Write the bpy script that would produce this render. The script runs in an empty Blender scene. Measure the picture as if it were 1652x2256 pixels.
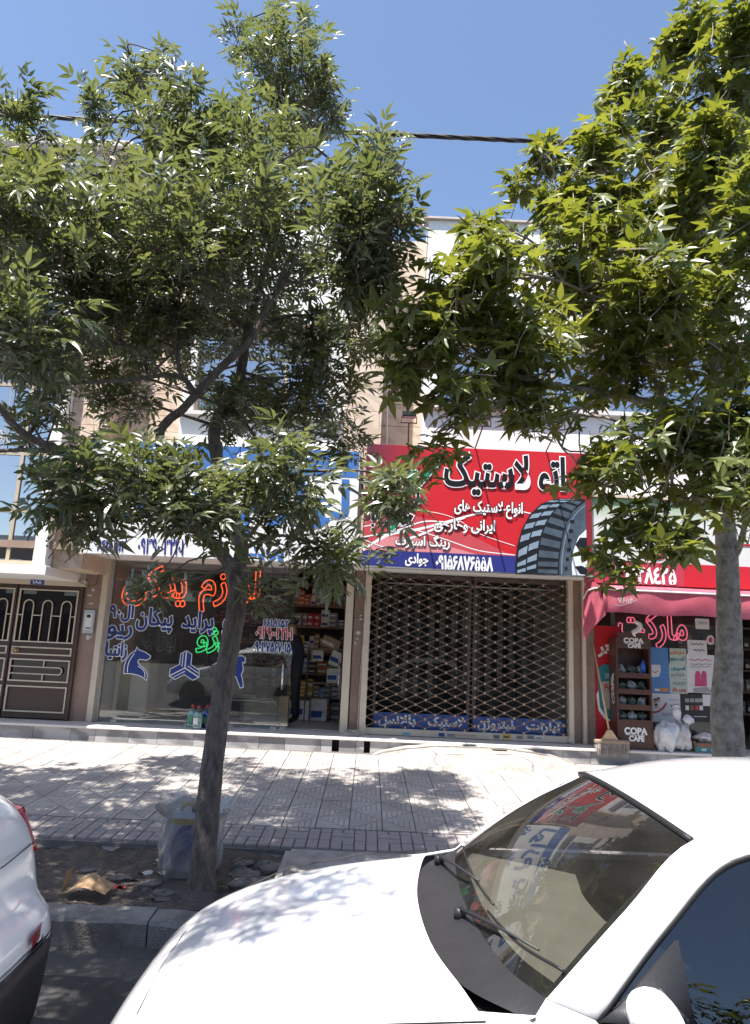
import bpy, math, random
import numpy as np
from mathutils import Vector, Matrix
from mathutils.geometry import tessellate_polygon
random.seed(7); rng = np.random.default_rng(11)
SC = bpy.context.scene
COL = SC.collection
# ------------------------------------------------------------------ camera
PITCH, ROLL, EYE = math.radians(10.8), math.radians(2.6), 1.84
PW, PH, PF = 1652.0, 2256.0, 1482.0            # picture plane used for measuring the place
cd = bpy.data.cameras.new('camera'); cam = bpy.data.objects.new('camera', cd); COL.objects.link(cam)
cd.sensor_fit = 'VERTICAL'; cd.sensor_height = 36.0; cd.lens = PF / PH * 36.0
cd.clip_start = 0.05; cd.clip_end = 3000
C_F = Vector((0, math.cos(PITCH), math.sin(PITCH))); _r = Vector((1, 0, 0)); _u = _r.cross(C_F)
C_R = _r * math.cos(ROLL) + _u * math.sin(ROLL); C_U = -_r * math.sin(ROLL) + _u * math.cos(ROLL)
CP = Vector((0, 0, EYE))
cam.matrix_world = Matrix(((C_R.x, C_U.x, -C_F.x, 0), (C_R.y, C_U.y, -C_F.y, 0), (C_R.z, C_U.z, -C_F.z, EYE), (0, 0, 0, 1)))
SC.camera = cam
# ------------------------------------------------------------------ world, sun, exposure
SUN_EL, SUN_AZ = 68.0, 38.0                    # sun stands high, behind the camera and to its left
w = bpy.data.worlds.new('World'); SC.world = w; w.use_nodes = True
nt = w.node_tree; bg = nt.nodes['Background']
sky = nt.nodes.new('ShaderNodeTexSky'); sky.sky_type = 'NISHITA'; sky.sun_disc = False
sky.sun_elevation = math.radians(SUN_EL); sky.sun_rotation = math.radians(180 + SUN_AZ)
sky.altitude = 900; sky.air_density = 1.0; sky.dust_density = 1.6; sky.ozone_density = 1.1
nt.links.new(sky.outputs[0], bg.inputs[0]); bg.inputs[1].default_value = 0.115
sd = bpy.data.lights.new('sun', 'SUN'); sun = bpy.data.objects.new('sun', sd); COL.objects.link(sun)
sd.energy = 5.0; sd.angle = math.radians(0.53); sd.color = (1.0, 0.955, 0.89)
_el, _az = math.radians(SUN_EL), math.radians(SUN_AZ)
LDIR = Vector((math.sin(_az) * math.cos(_el), math.cos(_az) * math.cos(_el), -math.sin(_el)))
sun.rotation_euler = LDIR.to_track_quat('-Z', 'Y').to_euler(); sun.location = (-10, -16, 40)
SC.view_settings.view_transform = 'Standard'; SC.view_settings.look = 'None'
SC.view_settings.exposure = 1.2; SC.view_settings.gamma = 1.0
SC.render.engine = 'CYCLES'
SC.cycles.max_bounces = 8; SC.cycles.transparent_max_bounces = 16; SC.cycles.diffuse_bounces = 4
SC.cycles.glossy_bounces = 4; SC.cycles.transmission_bounces = 6
SC.cycles.caustics_reflective = False; SC.cycles.caustics_refractive = False
SC.cycles.use_denoising = True

# ------------------------------------------------------------------ measuring helpers
def ray(px, py): return C_F * PF + C_R * (px - PW / 2) - C_U * (py - PH / 2)
def atY(px, py, Y): d = ray(px, py); return CP + d * (Y / d.y)
def atZ(px, py, Z): d = ray(px, py); return CP + d * ((Z - EYE) / d.z)
def proj(p):
    d = Vector(p) - CP; k = d.dot(C_F)
    return (PW / 2 + PF * d.dot(C_R) / k, PH / 2 - PF * d.dot(C_U) / k, k)
def walk_z(y): return 0.036 * (y - 6.6)        # the pavement falls towards the street
def road_z(y): return -0.27 + 0.062 * (5.0 - y) if y > 2.4 else -0.109 + 0.012 * (2.4 - y)

# ------------------------------------------------------------------ object helpers
WL = {}                                        # world location of every thing (by object name)
def thing(name, label, cat, loc=(0, 0, 0), group=None, rotz=0.0):
    o = bpy.data.objects.new(name, None); COL.objects.link(o); o.empty_display_size = 0.2
    o.location = loc; o.rotation_euler = (0, 0, rotz); o['label'] = label; o['category'] = cat
    if group: o['group'] = group
    WL[o.name] = Vector(loc); return o
def tag(o, label, cat, group=None):
    o['label'] = label; o['category'] = cat
    if group: o['group'] = group
    return o
def kind(o, k): o['kind'] = k; return o
def link_mesh(name, me, parent=None, mats=()):
    o = bpy.data.objects.new(name, me); COL.objects.link(o)
    for m in mats:
        if m is not None: me.materials.append(m)
    if parent is not None: o.parent = parent; WL[o.name] = WL.get(parent.name, Vector())
    return o
class MB:
    """collects geometry in world coordinates; build() makes ONE mesh object, shifted to its parent"""
    def __init__(s): s.v = []; s.f = []; s.m = []; s.cur = 0; s.uv = None
    def add(s, vs, fs):
        b = len(s.v); s.v += [tuple(p) for p in vs]; s.f += [tuple(i + b for i in f) for f in fs]; s.m += [s.cur] * len(fs); return s
    def box(s, x0, x1, y0, y1, z0, z1, bev=0.0):
        if bev <= 0:
            vs = [(x0,y0,z0),(x1,y0,z0),(x1,y1,z0),(x0,y1,z0),(x0,y0,z1),(x1,y0,z1),(x1,y1,z1),(x0,y1,z1)]
            return s.add(vs, [(0,3,2,1),(4,5,6,7),(0,1,5,4),(1,2,6,5),(2,3,7,6),(3,0,4,7)])
        b = bev; vs = []
        for z, i in ((z0, b), (z0 + b, 0), (z1 - b, 0), (z1, b)):
            vs += [(x0+i+b*(i==0)*0, y0+i, z), (x1-i, y0+i, z), (x1-i, y1-i, z), (x0+i, y1-i, z)]
        fs = [(3,2,1,0), (12,13,14,15)]
        for k in range(3):
            for i in range(4): fs.append((4*k+i, 4*k+(i+1)%4, 4*k+4+(i+1)%4, 4*k+4+i))
        return s.add(vs, fs)
    def obox(s, c, ax, ay, az):               # oriented box: centre and three half-axis vectors
        c, ax, ay, az = Vector(c), Vector(ax), Vector(ay), Vector(az); vs = []
        for k in (-1, 1):
            for i, j in ((-1,-1),(1,-1),(1,1),(-1,1)): vs.append(c + ax*i + ay*j + az*k)
        return s.add(vs, [(0,3,2,1),(4,5,6,7),(0,1,5,4),(1,2,6,5),(2,3,7,6),(3,0,4,7)])
    def bar(s, a, b, w, h=None, up=(0, 0, 1)):  # straight bar from a to b, section w x h
        a, b = Vector(a), Vector(b); d = b - a; h = w if h is None else h; u = Vector(up)
        sd_ = d.cross(u)
        if sd_.length < 1e-6: sd_ = d.cross(Vector((1, 0, 0)))
        sd_.normalize(); u = sd_.cross(d).normalized()
        return s.obox((a + b) / 2, d / 2, sd_ * w / 2, u * h / 2)
    def tube(s, pts, r, n=8, caps=True):
        pts = [Vector(p) for p in pts]; k = len(pts)
        rs = r if isinstance(r, (list, tuple)) else [r] * k
        rings = []; prev = None
        for i, p in enumerate(pts):
            d = (pts[min(i+1, k-1)] - pts[max(i-1, 0)]).normalized()
            if prev is None: a = d.cross(Vector((0, 1, 0.3))); a = a if a.length > .1 else d.cross(Vector((1, 0, 0)))
            else: a = prev - d * prev.dot(d)
            a.normalize(); prev = a; b = d.cross(a)
            rings.append([p + a * (math.cos(t) * rs[i]) + b * (math.sin(t) * rs[i]) for t in (2*math.pi*j/n for j in range(n))])
        vs = [q for rg in rings for q in rg]; fs = []
        for i in range(k - 1):
            for j in range(n): fs.append((i*n+j, i*n+(j+1)%n, (i+1)*n+(j+1)%n, (i+1)*n+j))
        if caps: fs.append(tuple(range(n-1, -1, -1))); fs.append(tuple((k-1)*n+j for j in range(n)))
        return s.add(vs, fs)
    def lathe(s, c, prof, n=16, axis='z'):      # prof: list of (r, h)
        vs = []; fs = []
        for r, h in prof:
            for j in range(n):
                t = 2*math.pi*j/n; a, b = r*math.cos(t), r*math.sin(t)
                vs.append((c[0]+a, c[1]+b, c[2]+h) if axis == 'z' else ((c[0]+a, c[1]+h, c[2]+b) if axis == 'y' else (c[0]+h, c[1]+a, c[2]+b)))
        k = len(prof)
        for i in range(k-1):
            for j in range(n): fs.append((i*n+j, i*n+(j+1)%n, (i+1)*n+(j+1)%n, (i+1)*n+j))
        fs.append(tuple(range(n-1, -1, -1))); fs.append(tuple((k-1)*n+j for j in range(n)))
        return s.add(vs, fs)
    def prism(s, poly, y0, y1):                 # polygon in (x, z) pushed from y0 to y1
        n = len(poly); vs = [(x, y0, z) for x, z in poly] + [(x, y1, z) for x, z in poly]
        tr = tessellate_polygon([[Vector((x, z, 0)) for x, z in poly]])
        fs = [tuple(t) for t in tr] + [tuple(i + n for i in t) for t in tr] + [(i, (i+1)%n, n+(i+1)%n, n+i) for i in range(n)]
        return s.add(vs, fs)
    def grid(s, fn, nu, nv):                    # fn(u, v) -> point
        vs = [fn(i/nu, j/nv) for j in range(nv+1) for i in range(nu+1)]
        return s.add(vs, [(j*(nu+1)+i, j*(nu+1)+i+1, (j+1)*(nu+1)+i+1, (j+1)*(nu+1)+i) for j in range(nv) for i in range(nu)])
    def build(s, name, mats, parent=None, smooth=False, local=False, origin=None):
        if not isinstance(mats, (list, tuple)): mats = [mats]
        off = Vector((0,0,0)) if (local or parent is None) else WL.get(parent.name, Vector())
        if origin is not None: off = Vector(origin)
        me = bpy.data.meshes.new(name)
        me.from_pydata([(p[0]-off[0], p[1]-off[1], p[2]-off[2]) for p in s.v], [], s.f)
        for m in mats: me.materials.append(m)
        if any(s.m): me.polygons.foreach_set('material_index', s.m)
        if smooth: me.polygons.foreach_set('use_smooth', [True] * len(me.polygons))
        me.update()
        o = bpy.data.objects.new(name, me); COL.objects.link(o)
        if parent is not None: o.parent = parent; WL[o.name] = WL.get(parent.name, Vector())
        if origin is not None:
            o.location = off - (WL.get(parent.name, Vector()) if parent is not None else Vector())
            WL[o.name] = off
        return o
def fix_normals(o):
    import bmesh
    bm = bmesh.new(); bm.from_mesh(o.data); bmesh.ops.recalc_face_normals(bm, faces=bm.faces); bm.to_mesh(o.data); bm.free()

# ------------------------------------------------------------------ procedural materials
def M(name, rgb, rough=0.6, var=0.12, scale=6.0, bump=0.0, bscale=60.0, metal=0.0, spec=0.5, coat=0.0, dirt=None, dscale=2.0, damt=0.4, trans=0.0, emit=None, estr=0.0, detail=4.0):
    m = bpy.data.materials.new(name); m.use_nodes = True; t = m.node_tree; p = t.nodes['Principled BSDF']; L = t.links.new
    p.inputs['Roughness'].default_value = rough; p.inputs['Metallic'].default_value = metal
    p.inputs['Specular IOR Level'].default_value = spec; p.inputs['Coat Weight'].default_value = coat
    p.inputs['Coat Roughness'].default_value = 0.04
    p.inputs['Base Color'].default_value = (*rgb, 1)
    tc = t.nodes.new('ShaderNodeTexCoord')
    if var > 0:
        n = t.nodes.new('ShaderNodeTexNoise'); n.inputs['Scale'].default_value = scale; n.inputs['Detail'].default_value = detail; n.inputs['Roughness'].default_value = 0.65
        L(tc.outputs['Object'], n.inputs['Vector'])
        mp = t.nodes.new('ShaderNodeMapRange'); L(n.outputs['Fac'], mp.inputs[0])
        mp.inputs[1].default_value = 0.3; mp.inputs[2].default_value = 0.7; mp.inputs[3].default_value = 1 - var; mp.inputs[4].default_value = 1 + var
        mx = t.nodes.new('ShaderNodeVectorMath'); mx.operation = 'SCALE'; mx.inputs[0].default_value = rgb; L(mp.outputs[0], mx.inputs['Scale'])
        out = mx.outputs[0]
        if dirt:
            n2 = t.nodes.new('ShaderNodeTexNoise'); n2.inputs['Scale'].default_value = dscale; n2.inputs['Detail'].default_value = 6; n2.inputs['Roughness'].default_value = 0.7
            L(tc.outputs['Object'], n2.inputs['Vector'])
            r2 = t.nodes.new('ShaderNodeMapRange'); L(n2.outputs['Fac'], r2.inputs[0]); r2.inputs[1].default_value = 0.48; r2.inputs[2].default_value = 0.72; r2.inputs[3].default_value = 0; r2.inputs[4].default_value = damt
            mc = t.nodes.new('ShaderNodeMix'); mc.data_type = 'RGBA'; L(r2.outputs[0], mc.inputs[0]); L(out, mc.inputs[6]); mc.inputs[7].default_value = (*dirt, 1); out = mc.outputs[2]
        L(out, p.inputs['Base Color'])
    if bump > 0:
        nb = t.nodes.new('ShaderNodeTexNoise'); nb.inputs['Scale'].default_value = bscale; nb.inputs['Detail'].default_value = 3
        L(tc.outputs['Object'], nb.inputs['Vector'])
        bp = t.nodes.new('ShaderNodeBump'); bp.inputs['Strength'].default_value = min(1, bump); bp.inputs['Distance'].default_value = 0.01 * max(1, bump)
        L(nb.outputs['Fac'], bp.inputs['Height']); L(bp.outputs[0], p.inputs['Normal'])
    if emit:
        p.inputs['Emission Color'].default_value = (*emit, 1); p.inputs['Emission Strength'].default_value = estr
    return m
def glass_mat(name, tint=(0.9, 0.93, 0.92), ior=1.5, refl=1.0, rough=0.0, alpha_dark=0.0, dust=0.0):
    """thin pane: what is behind shows through, mixed with a mirror by Fresnel"""
    m = bpy.data.materials.new(name); m.use_nodes = True; t = m.node_tree; L = t.links.new; t.nodes.remove(t.nodes['Principled BSDF'])
    tr = t.nodes.new('ShaderNodeBsdfTransparent'); tr.inputs[0].default_value = (*tint, 1)
    gl = t.nodes.new('ShaderNodeBsdfGlossy'); gl.inputs['Roughness'].default_value = rough; gl.inputs['Color'].default_value = (1, 1, 1, 1)
    gm = t.nodes.new('ShaderNodeNewGeometry'); dt = t.nodes.new('ShaderNodeVectorMath'); dt.operation = 'DOT_PRODUCT'; L(gm.outputs['Normal'], dt.inputs[0]); L(gm.outputs['Incoming'], dt.inputs[1])
    def mth(op, a, b_=None):
        n = t.nodes.new('ShaderNodeMath'); n.operation = op; n.use_clamp = True
        for i, q in enumerate((a, b_)):
            if q is None: continue
            if isinstance(q, (int, float)): n.inputs[i].default_value = q
            else: L(q, n.inputs[i])
        return n
    f0 = ((ior-1)/(ior+1))**2; fr = mth('ADD', mth('MULTIPLY', mth('POWER', mth('SUBTRACT', 1.0, mth('ABSOLUTE', dt.outputs['Value']).outputs[0]).outputs[0], 5.0).outputs[0], 1-f0).outputs[0], f0)
    ma = t.nodes.new('ShaderNodeMath'); ma.operation = 'MULTIPLY_ADD'; ma.inputs[1].default_value = refl; ma.inputs[2].default_value = alpha_dark; ma.use_clamp = True
    L(fr.outputs[0], ma.inputs[0])
    mx = t.nodes.new('ShaderNodeMixShader'); L(ma.outputs[0], mx.inputs[0]); L(tr.outputs[0], mx.inputs[1]); L(gl.outputs[0], mx.inputs[2])
    res = mx.outputs[0]
    if dust > 0:
        df = t.nodes.new('ShaderNodeBsdfDiffuse'); df.inputs[0].default_value = (0.5, 0.46, 0.42, 1)
        tc = t.nodes.new('ShaderNodeTexCoord'); n = t.nodes.new('ShaderNodeTexNoise'); n.inputs['Scale'].default_value = 3.0; n.inputs['Detail'].default_value = 6
        L(tc.outputs['Object'], n.inputs['Vector'])
        mr = t.nodes.new('ShaderNodeMapRange'); L(n.outputs['Fac'], mr.inputs[0]); mr.inputs[1].default_value = .35; mr.inputs[2].default_value = .75; mr.inputs[3].default_value = dust * .4; mr.inputs[4].default_value = dust * 1.5
        m2 = t.nodes.new('ShaderNodeMixShader'); L(mr.outputs[0], m2.inputs[0]); L(res, m2.inputs[1]); L(df.outputs[0], m2.inputs[2]); res = m2.outputs[0]
    L(res, t.nodes['Material Output'].inputs[0]); return m

def leaf_mat(name, rgb, rgb2, transl, tcol, rough=0.4, spec=0.5):
    """leaf colour varies from leaf to leaf through the 'tint' attribute; light passes through the blade"""
    m = bpy.data.materials.new(name); m.use_nodes = True; t = m.node_tree; p = t.nodes['Principled BSDF']; L = t.links.new
    at = t.nodes.new('ShaderNodeAttribute'); at.attribute_name = 'tint'
    mc = t.nodes.new('ShaderNodeMix'); mc.data_type = 'RGBA'; L(at.outputs['Fac'], mc.inputs[0]); mc.inputs[6].default_value = (*rgb, 1); mc.inputs[7].default_value = (*rgb2, 1)
    L(mc.outputs[2], p.inputs['Base Color']); p.inputs['Roughness'].default_value = rough; p.inputs['Specular IOR Level'].default_value = spec; p.inputs['Coat Weight'].default_value = .6; p.inputs['Coat Roughness'].default_value = .32
    tl = t.nodes.new('ShaderNodeBsdfTranslucent')
    ml = t.nodes.new('ShaderNodeMix'); ml.data_type = 'RGBA'; ml.blend_type = 'MULTIPLY'; ml.inputs[0].default_value = 1; L(mc.outputs[2], ml.inputs[6]); ml.inputs[7].default_value = (*tcol, 1)
    L(ml.outputs[2], tl.inputs[0])
    mx = t.nodes.new('ShaderNodeMixShader'); mx.inputs[0].default_value = transl
    L(p.outputs[0], mx.inputs[1]); L(tl.outputs[0], mx.inputs[2]); L(mx.outputs[0], t.nodes['Material Output'].inputs[0]); return m

# ------------------------------------------------------------------ lettering
FORMS = {'ا':(0xFE8D,2),'آ':(0xFE81,2),'ب':(0xFE8F,4),'ت':(0xFE95,4),'ج':(0xFE9D,4),'خ':(0xFEA5,4),'د':(0xFEA9,2),'ر':(0xFEAD,2),'ز':(0xFEAF,2),'س':(0xFEB1,4),'ع':(0xFEC9,4),'ل':(0xFEDD,4),'م':(0xFEE1,4),'ن':(0xFEE5,4),'ه':(0xFEE9,4),'و':(0xFEED,2),'پ':(0xFB56,4),'ژ':(0xFB8A,2),'ک':(0xFB8E,4),'گ':(0xFB92,4),'ی':(0xFBFC,4),'ف':(0xFED1,4),'ش':(0xFEB5,4),'ق':(0xFED5,4),'ط':(0xFEC1,4),'ح':(0xFEA1,4),'ص':(0xFEB9,4)}
def fa(s):
    """joins Persian letters and puts them in drawing order"""
    out = []; i = 0; n = len(s)
    jn = lambda ch: ch in FORMS and FORMS[ch][1] == 4
    while i < n:
        c = s[i]
        if c not in FORMS: out.append(c); i += 1; continue
        pv = i > 0 and jn(s[i-1]); nx = jn(c) and i + 1 < n and s[i+1] in FORMS
        if c == 'ل' and i + 1 < n and s[i+1] == 'ا': out.append(chr(0xFEFC if pv else 0xFEFB)); i += 2; continue
        b, k = FORMS[c]
        out.append(chr(b + ((1 if pv else 0) if k == 2 else (3 if pv and nx else 2 if nx else 1 if pv else 0)))); i += 1
    r = ''.join(reversed(out))                 # numbers keep running left to right
    res = ''; run = ''
    for ch in r + '\0':
        if ch.isdigit(): run = ch + run
        else: res += run + ch; run = ''
    return res[:-1]
_LC = {}
def letter_loops(s, res=5):
    """outline loops of a word, in em units"""
    if s in _LC: return _LC[s]
    cu = bpy.data.curves.new('lettering', 'FONT'); cu.body = s
    ob = bpy.data.objects.new('lettering', cu); COL.objects.link(ob)
    dg = bpy.context.evaluated_depsgraph_get(); oe = ob.evaluated_get(dg); cc = oe.to_curve(dg)
    loops = []
    for sp in cc.splines:
        pts = []
        if sp.type == 'BEZIER':
            bp = sp.bezier_points; n = len(bp)
            for i in range(n):
                a, b = bp[i], bp[(i+1) % n]
                st = (b.co - a.co).length; hl = (a.handle_right - a.co).length + (b.handle_left - b.co).length
                straight = abs(hl + (b.handle_left - a.handle_right).length - st) < 1e-4 * max(st, 1e-3)
                k = 1 if straight else res
                for j in range(k):
                    q = j / k; u = 1 - q
                    c = a.co*u**3 + a.handle_right*(3*u*u*q) + b.handle_left*(3*u*q*q) + b.co*q**3
                    pts.append((c.x, c.y))
        else: pts = [(p.co.x, p.co.y) for p in sp.points]
        cl = []
        for p in pts:
            if not cl or (p[0]-cl[-1][0])**2 + (p[1]-cl[-1][1])**2 > 1e-8: cl.append(p)
        if len(cl) > 2: loops.append(np.array(cl))
    oe.to_curve_clear(); bpy.data.objects.remove(ob); bpy.data.curves.remove(cu)
    _LC[s] = loops; return loops
def s_area(l): x, y = l[:, 0], l[:, 1]; return 0.5 * float(np.sum(x*np.roll(y, -1) - np.roll(x, -1)*y))
def inside(p, l):
    x, y = p; c = False; n = len(l); j = n - 1
    for i in range(n):
        if (l[i][1] > y) != (l[j][1] > y) and x < (l[j][0]-l[i][0])*(y-l[i][1])/(l[j][1]-l[i][1]) + l[i][0]: c = not c
        j = i
    return c
def grow(l, d):
    """moves a closed loop outwards (d > 0 thickens the stroke, holes shrink)"""
    a = np.roll(l, 1, 0); b = np.roll(l, -1, 0)
    t1 = l - a; t2 = b - l; t1 /= np.linalg.norm(t1, axis=1)[:, None] + 1e-9; t2 /= np.linalg.norm(t2, axis=1)[:, None] + 1e-9
    n = np.stack([t1[:, 1] + t2[:, 1], -(t1[:, 0] + t2[:, 0])], 1); ln = np.linalg.norm(n, axis=1)[:, None]
    n = n / np.maximum(ln, 1e-6); k = np.clip(2.0 / np.maximum(ln, 0.9), 1, 1.6)
    return l + n * d * k
def fit_loops(loops, x0, x1, z0, z1, keep=False):
    al = np.concatenate(loops); mn, mx = al.min(0), al.max(0); sx = (x1-x0)/(mx[0]-mn[0]); sz = (z1-z0)/(mx[1]-mn[1])
    if keep: sx = sz = min(sx, sz)
    return [np.stack([x0 + (l[:, 0]-mn[0])*sx, z0 + (l[:, 1]-mn[1])*sz], 1) for l in loops], sz
def fill_loops(mb, loops, y, thick=0.0, to3=None):
    """fills outline loops as flat print at depth y (each letter a hair in front of the last)"""
    ar = [s_area(l) for l in loops]
    sg = math.copysign(1, max(ar, key=abs)); k = 0
    outer = [l for l, a in zip(loops, ar) if a * sg > 0]; holes = [l for l, a in zip(loops, ar) if a * sg <= 0]
    to3 = to3 or (lambda x, z, d: (x, y - d, z))
    for l in outer:
        hs = [h for h in holes if inside(h[0], l)]
        pl = [l] + hs; al = np.concatenate(pl)
        tr = tessellate_polygon([[Vector((p[0], p[1], 0)) for p in q] for q in pl])
        k += 1; d = thick + 0.00015 * k
        mb.add([to3(p[0], p[1], d) for p in al], [tuple(t) for t in tr])
def lettering(name, s, x0, x1, z0, z1, y, mat, parent, bold=0.0, edge=0.0, emat=None, keep=False, to3=None, slant=0.0, persian=True):
    lo = letter_loops(fa(s) if persian else s); lo, sc = fit_loops(lo, x0, x1, z0, z1, keep)
    if slant: lo = [np.stack([l[:, 0] + slant*(l[:, 1]-z0), l[:, 1]], 1) for l in lo]
    ar = [s_area(l) for l in lo]; sg = math.copysign(1, max(ar, key=abs))
    if edge > 0:
        e = MB(); fill_loops(e, [grow(l, sg*(bold+edge)) for l in lo], y, 0.0, to3); e.build('letter_edge', emat, parent)
    b = MB(); fill_loops(b, [grow(l, sg*bold) for l in lo] if bold else lo, y, 0.0025 if edge > 0 else 0.0, to3)
    return b.build(name, mat, parent)
def neon(name, s, x0, x1, z0, z1, y, mat, parent, r=0.010, bold=.014):
    lo, _ = fit_loops(letter_loops(fa(s)), x0, x1, z0, z1)
    sg = math.copysign(1, max((s_area(l) for l in lo), key=abs)); lo = [grow(l, sg*bold) for l in lo]
    b = MB()
    for l in lo:
        if len(l) > 3: b.tube([(p[0], y, p[1]) for p in l] + [(l[0][0], y, l[0][1])], r, 5, False)
    return b.build(name, mat, parent, smooth=True)
def smooth_line(pts, k=6):
    """Catmull-Rom through points given as tuples of any length"""
    P = [np.array(p, float) for p in pts]; P = [2*P[0]-P[1]] + P + [2*P[-1]-P[-2]]; out = []
    for i in range(1, len(P)-2):
        for j in range(k):
            t = j/k; a, b, c, d = P[i-1], P[i], P[i+1], P[i+2]
            out.append(0.5*((2*b) + (-a+c)*t + (2*a-5*b+4*c-d)*t*t + (-a+3*b-3*c+d)*t**3))
    out.append(P[-2]); return out
# ------------------------------------------------------------------ materials of the setting
m_asphalt = M('asphalt', (0.055, 0.053, 0.053), 0.9, .25, 3, 1.0, 180, dirt=(.12,.11,.10), dscale=1.2, damt=.5)
m_concrete = M('kerb concrete', (0.25, 0.235, 0.22), 0.9, .22, 5, 1.2, 70, dirt=(.085,.075,.07), dscale=3.5, damt=.9)
m_patch = M('cement patch', (0.38, 0.345, 0.315), 0.95, .22, 7, 1.3, 45, dirt=(.17,.145,.125), dscale=3.2, damt=.75)
m_soil = M('dry soil', (0.088, 0.072, 0.062), 1.0, .4, 8, 1.8, 50, dirt=(.17,.145,.125), dscale=2.5, damt=.6)
m_mortar = M('mortar bed', (0.16, 0.145, 0.14), 1.0, .2, 8, .6, 60)
m_brick = M('grey paving brick', (0.33, 0.29, 0.28), 0.92, .2, 9, .8, 90, dirt=(.2,.17,.16), dscale=6, damt=.5)
m_slab = M('pale stone slab', (0.66, 0.63, 0.61), 0.5, .08, 3, .1, 40, dirt=(.42,.38,.35), dscale=3, damt=.5)
m_white = M('white wall paint', (0.80, 0.79, 0.77), 0.8, .05, 1.5, .25, 90, dirt=(.6,.57,.53), dscale=1.0, damt=.35)
m_cream = M('cream painted metal', (0.58, 0.50, 0.40), 0.45, .1, 5, .1, 50, dirt=(.3,.25,.2), dscale=5, damt=.5)
m_granite = M('brown granite', (0.27, 0.185, 0.14), 0.55, .28, 60, .1, 120, dirt=(.42,.34,.28), dscale=2, damt=.35, detail=8)
m_dark = M('painted gap shade', (0.015, 0.014, 0.013), 1.0, 0)
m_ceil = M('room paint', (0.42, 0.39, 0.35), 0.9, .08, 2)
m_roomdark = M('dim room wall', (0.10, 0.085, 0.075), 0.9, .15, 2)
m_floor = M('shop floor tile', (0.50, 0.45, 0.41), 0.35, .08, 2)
m_brown = M('brown gate paint', (0.060, 0.036, 0.026), 0.42, .12, 6, .05, 40, spec=.5)
m_frame = M('window frame metal', (0.50, 0.41, 0.30), 0.4, .08, 4, metal=.2)
m_black = M('black plastic', (0.012, 0.012, 0.013), 0.5, .1, 10)
m_glass = glass_mat('shop glass', (0.86, 0.89, 0.88), 1.5, 1.35, 0, .05, .02)
m_winglass = glass_mat('reflecting window glass', (0.30, 0.34, 0.36), 1.6, 2.5, 0, .30, .0)
def veined(name, base, vein, scale=2.5, rough=.35):
    m = bpy.data.materials.new(name); m.use_nodes = True; t = m.node_tree; p = t.nodes['Principled BSDF']; L = t.links.new
    p.inputs['Roughness'].default_value = rough
    tc = t.nodes.new('ShaderNodeTexCoord'); oi = t.nodes.new('ShaderNodeObjectInfo')
    ad = t.nodes.new('ShaderNodeVectorMath'); ad.operation = 'MULTIPLY_ADD'; ad.inputs[1].default_value = (1, 1, 1.6)
    cb = t.nodes.new('ShaderNodeCombineXYZ'); mu = t.nodes.new('ShaderNodeMath'); mu.operation = 'MULTIPLY'; mu.inputs[1].default_value = 37.0
    L(oi.outputs['Random'], mu.inputs[0]); L(mu.outputs[0], cb.inputs[0]); L(mu.outputs[0], cb.inputs[2])
    L(tc.outputs['Object'], ad.inputs[0]); L(cb.outputs[0], ad.inputs[2])
    rt = t.nodes.new('ShaderNodeMapping'); rt.inputs['Rotation'].default_value = (0.3, 0.75, 0.2); L(ad.outputs[0], rt.inputs[0])
    wv = t.nodes.new('ShaderNodeTexWave'); wv.inputs['Scale'].default_value = scale; wv.inputs['Distortion'].default_value = 11; wv.inputs['Detail'].default_value = 5; wv.inputs['Detail Scale'].default_value = 1.4
    L(rt.outputs[0], wv.inputs[0])
    cr = t.nodes.new('ShaderNodeValToRGB'); L(wv.outputs['Fac'], cr.inputs[0])
    cr.color_ramp.elements[0].position = .12; cr.color_ramp.elements[0].color = (*vein, 1); cr.color_ramp.elements[1].position = .62; cr.color_ramp.elements[1].color = (*base, 1)
    L(cr.outputs[0], p.inputs['Base Color']); return m
m_marble = veined('grey veined marble', (0.46, 0.44, 0.43), (0.25, 0.24, 0.24), .55, .4)
m_trav = veined('travertine stone', (0.62, 0.49, 0.385), (0.52, 0.395, 0.30), .8, .6)
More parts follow.
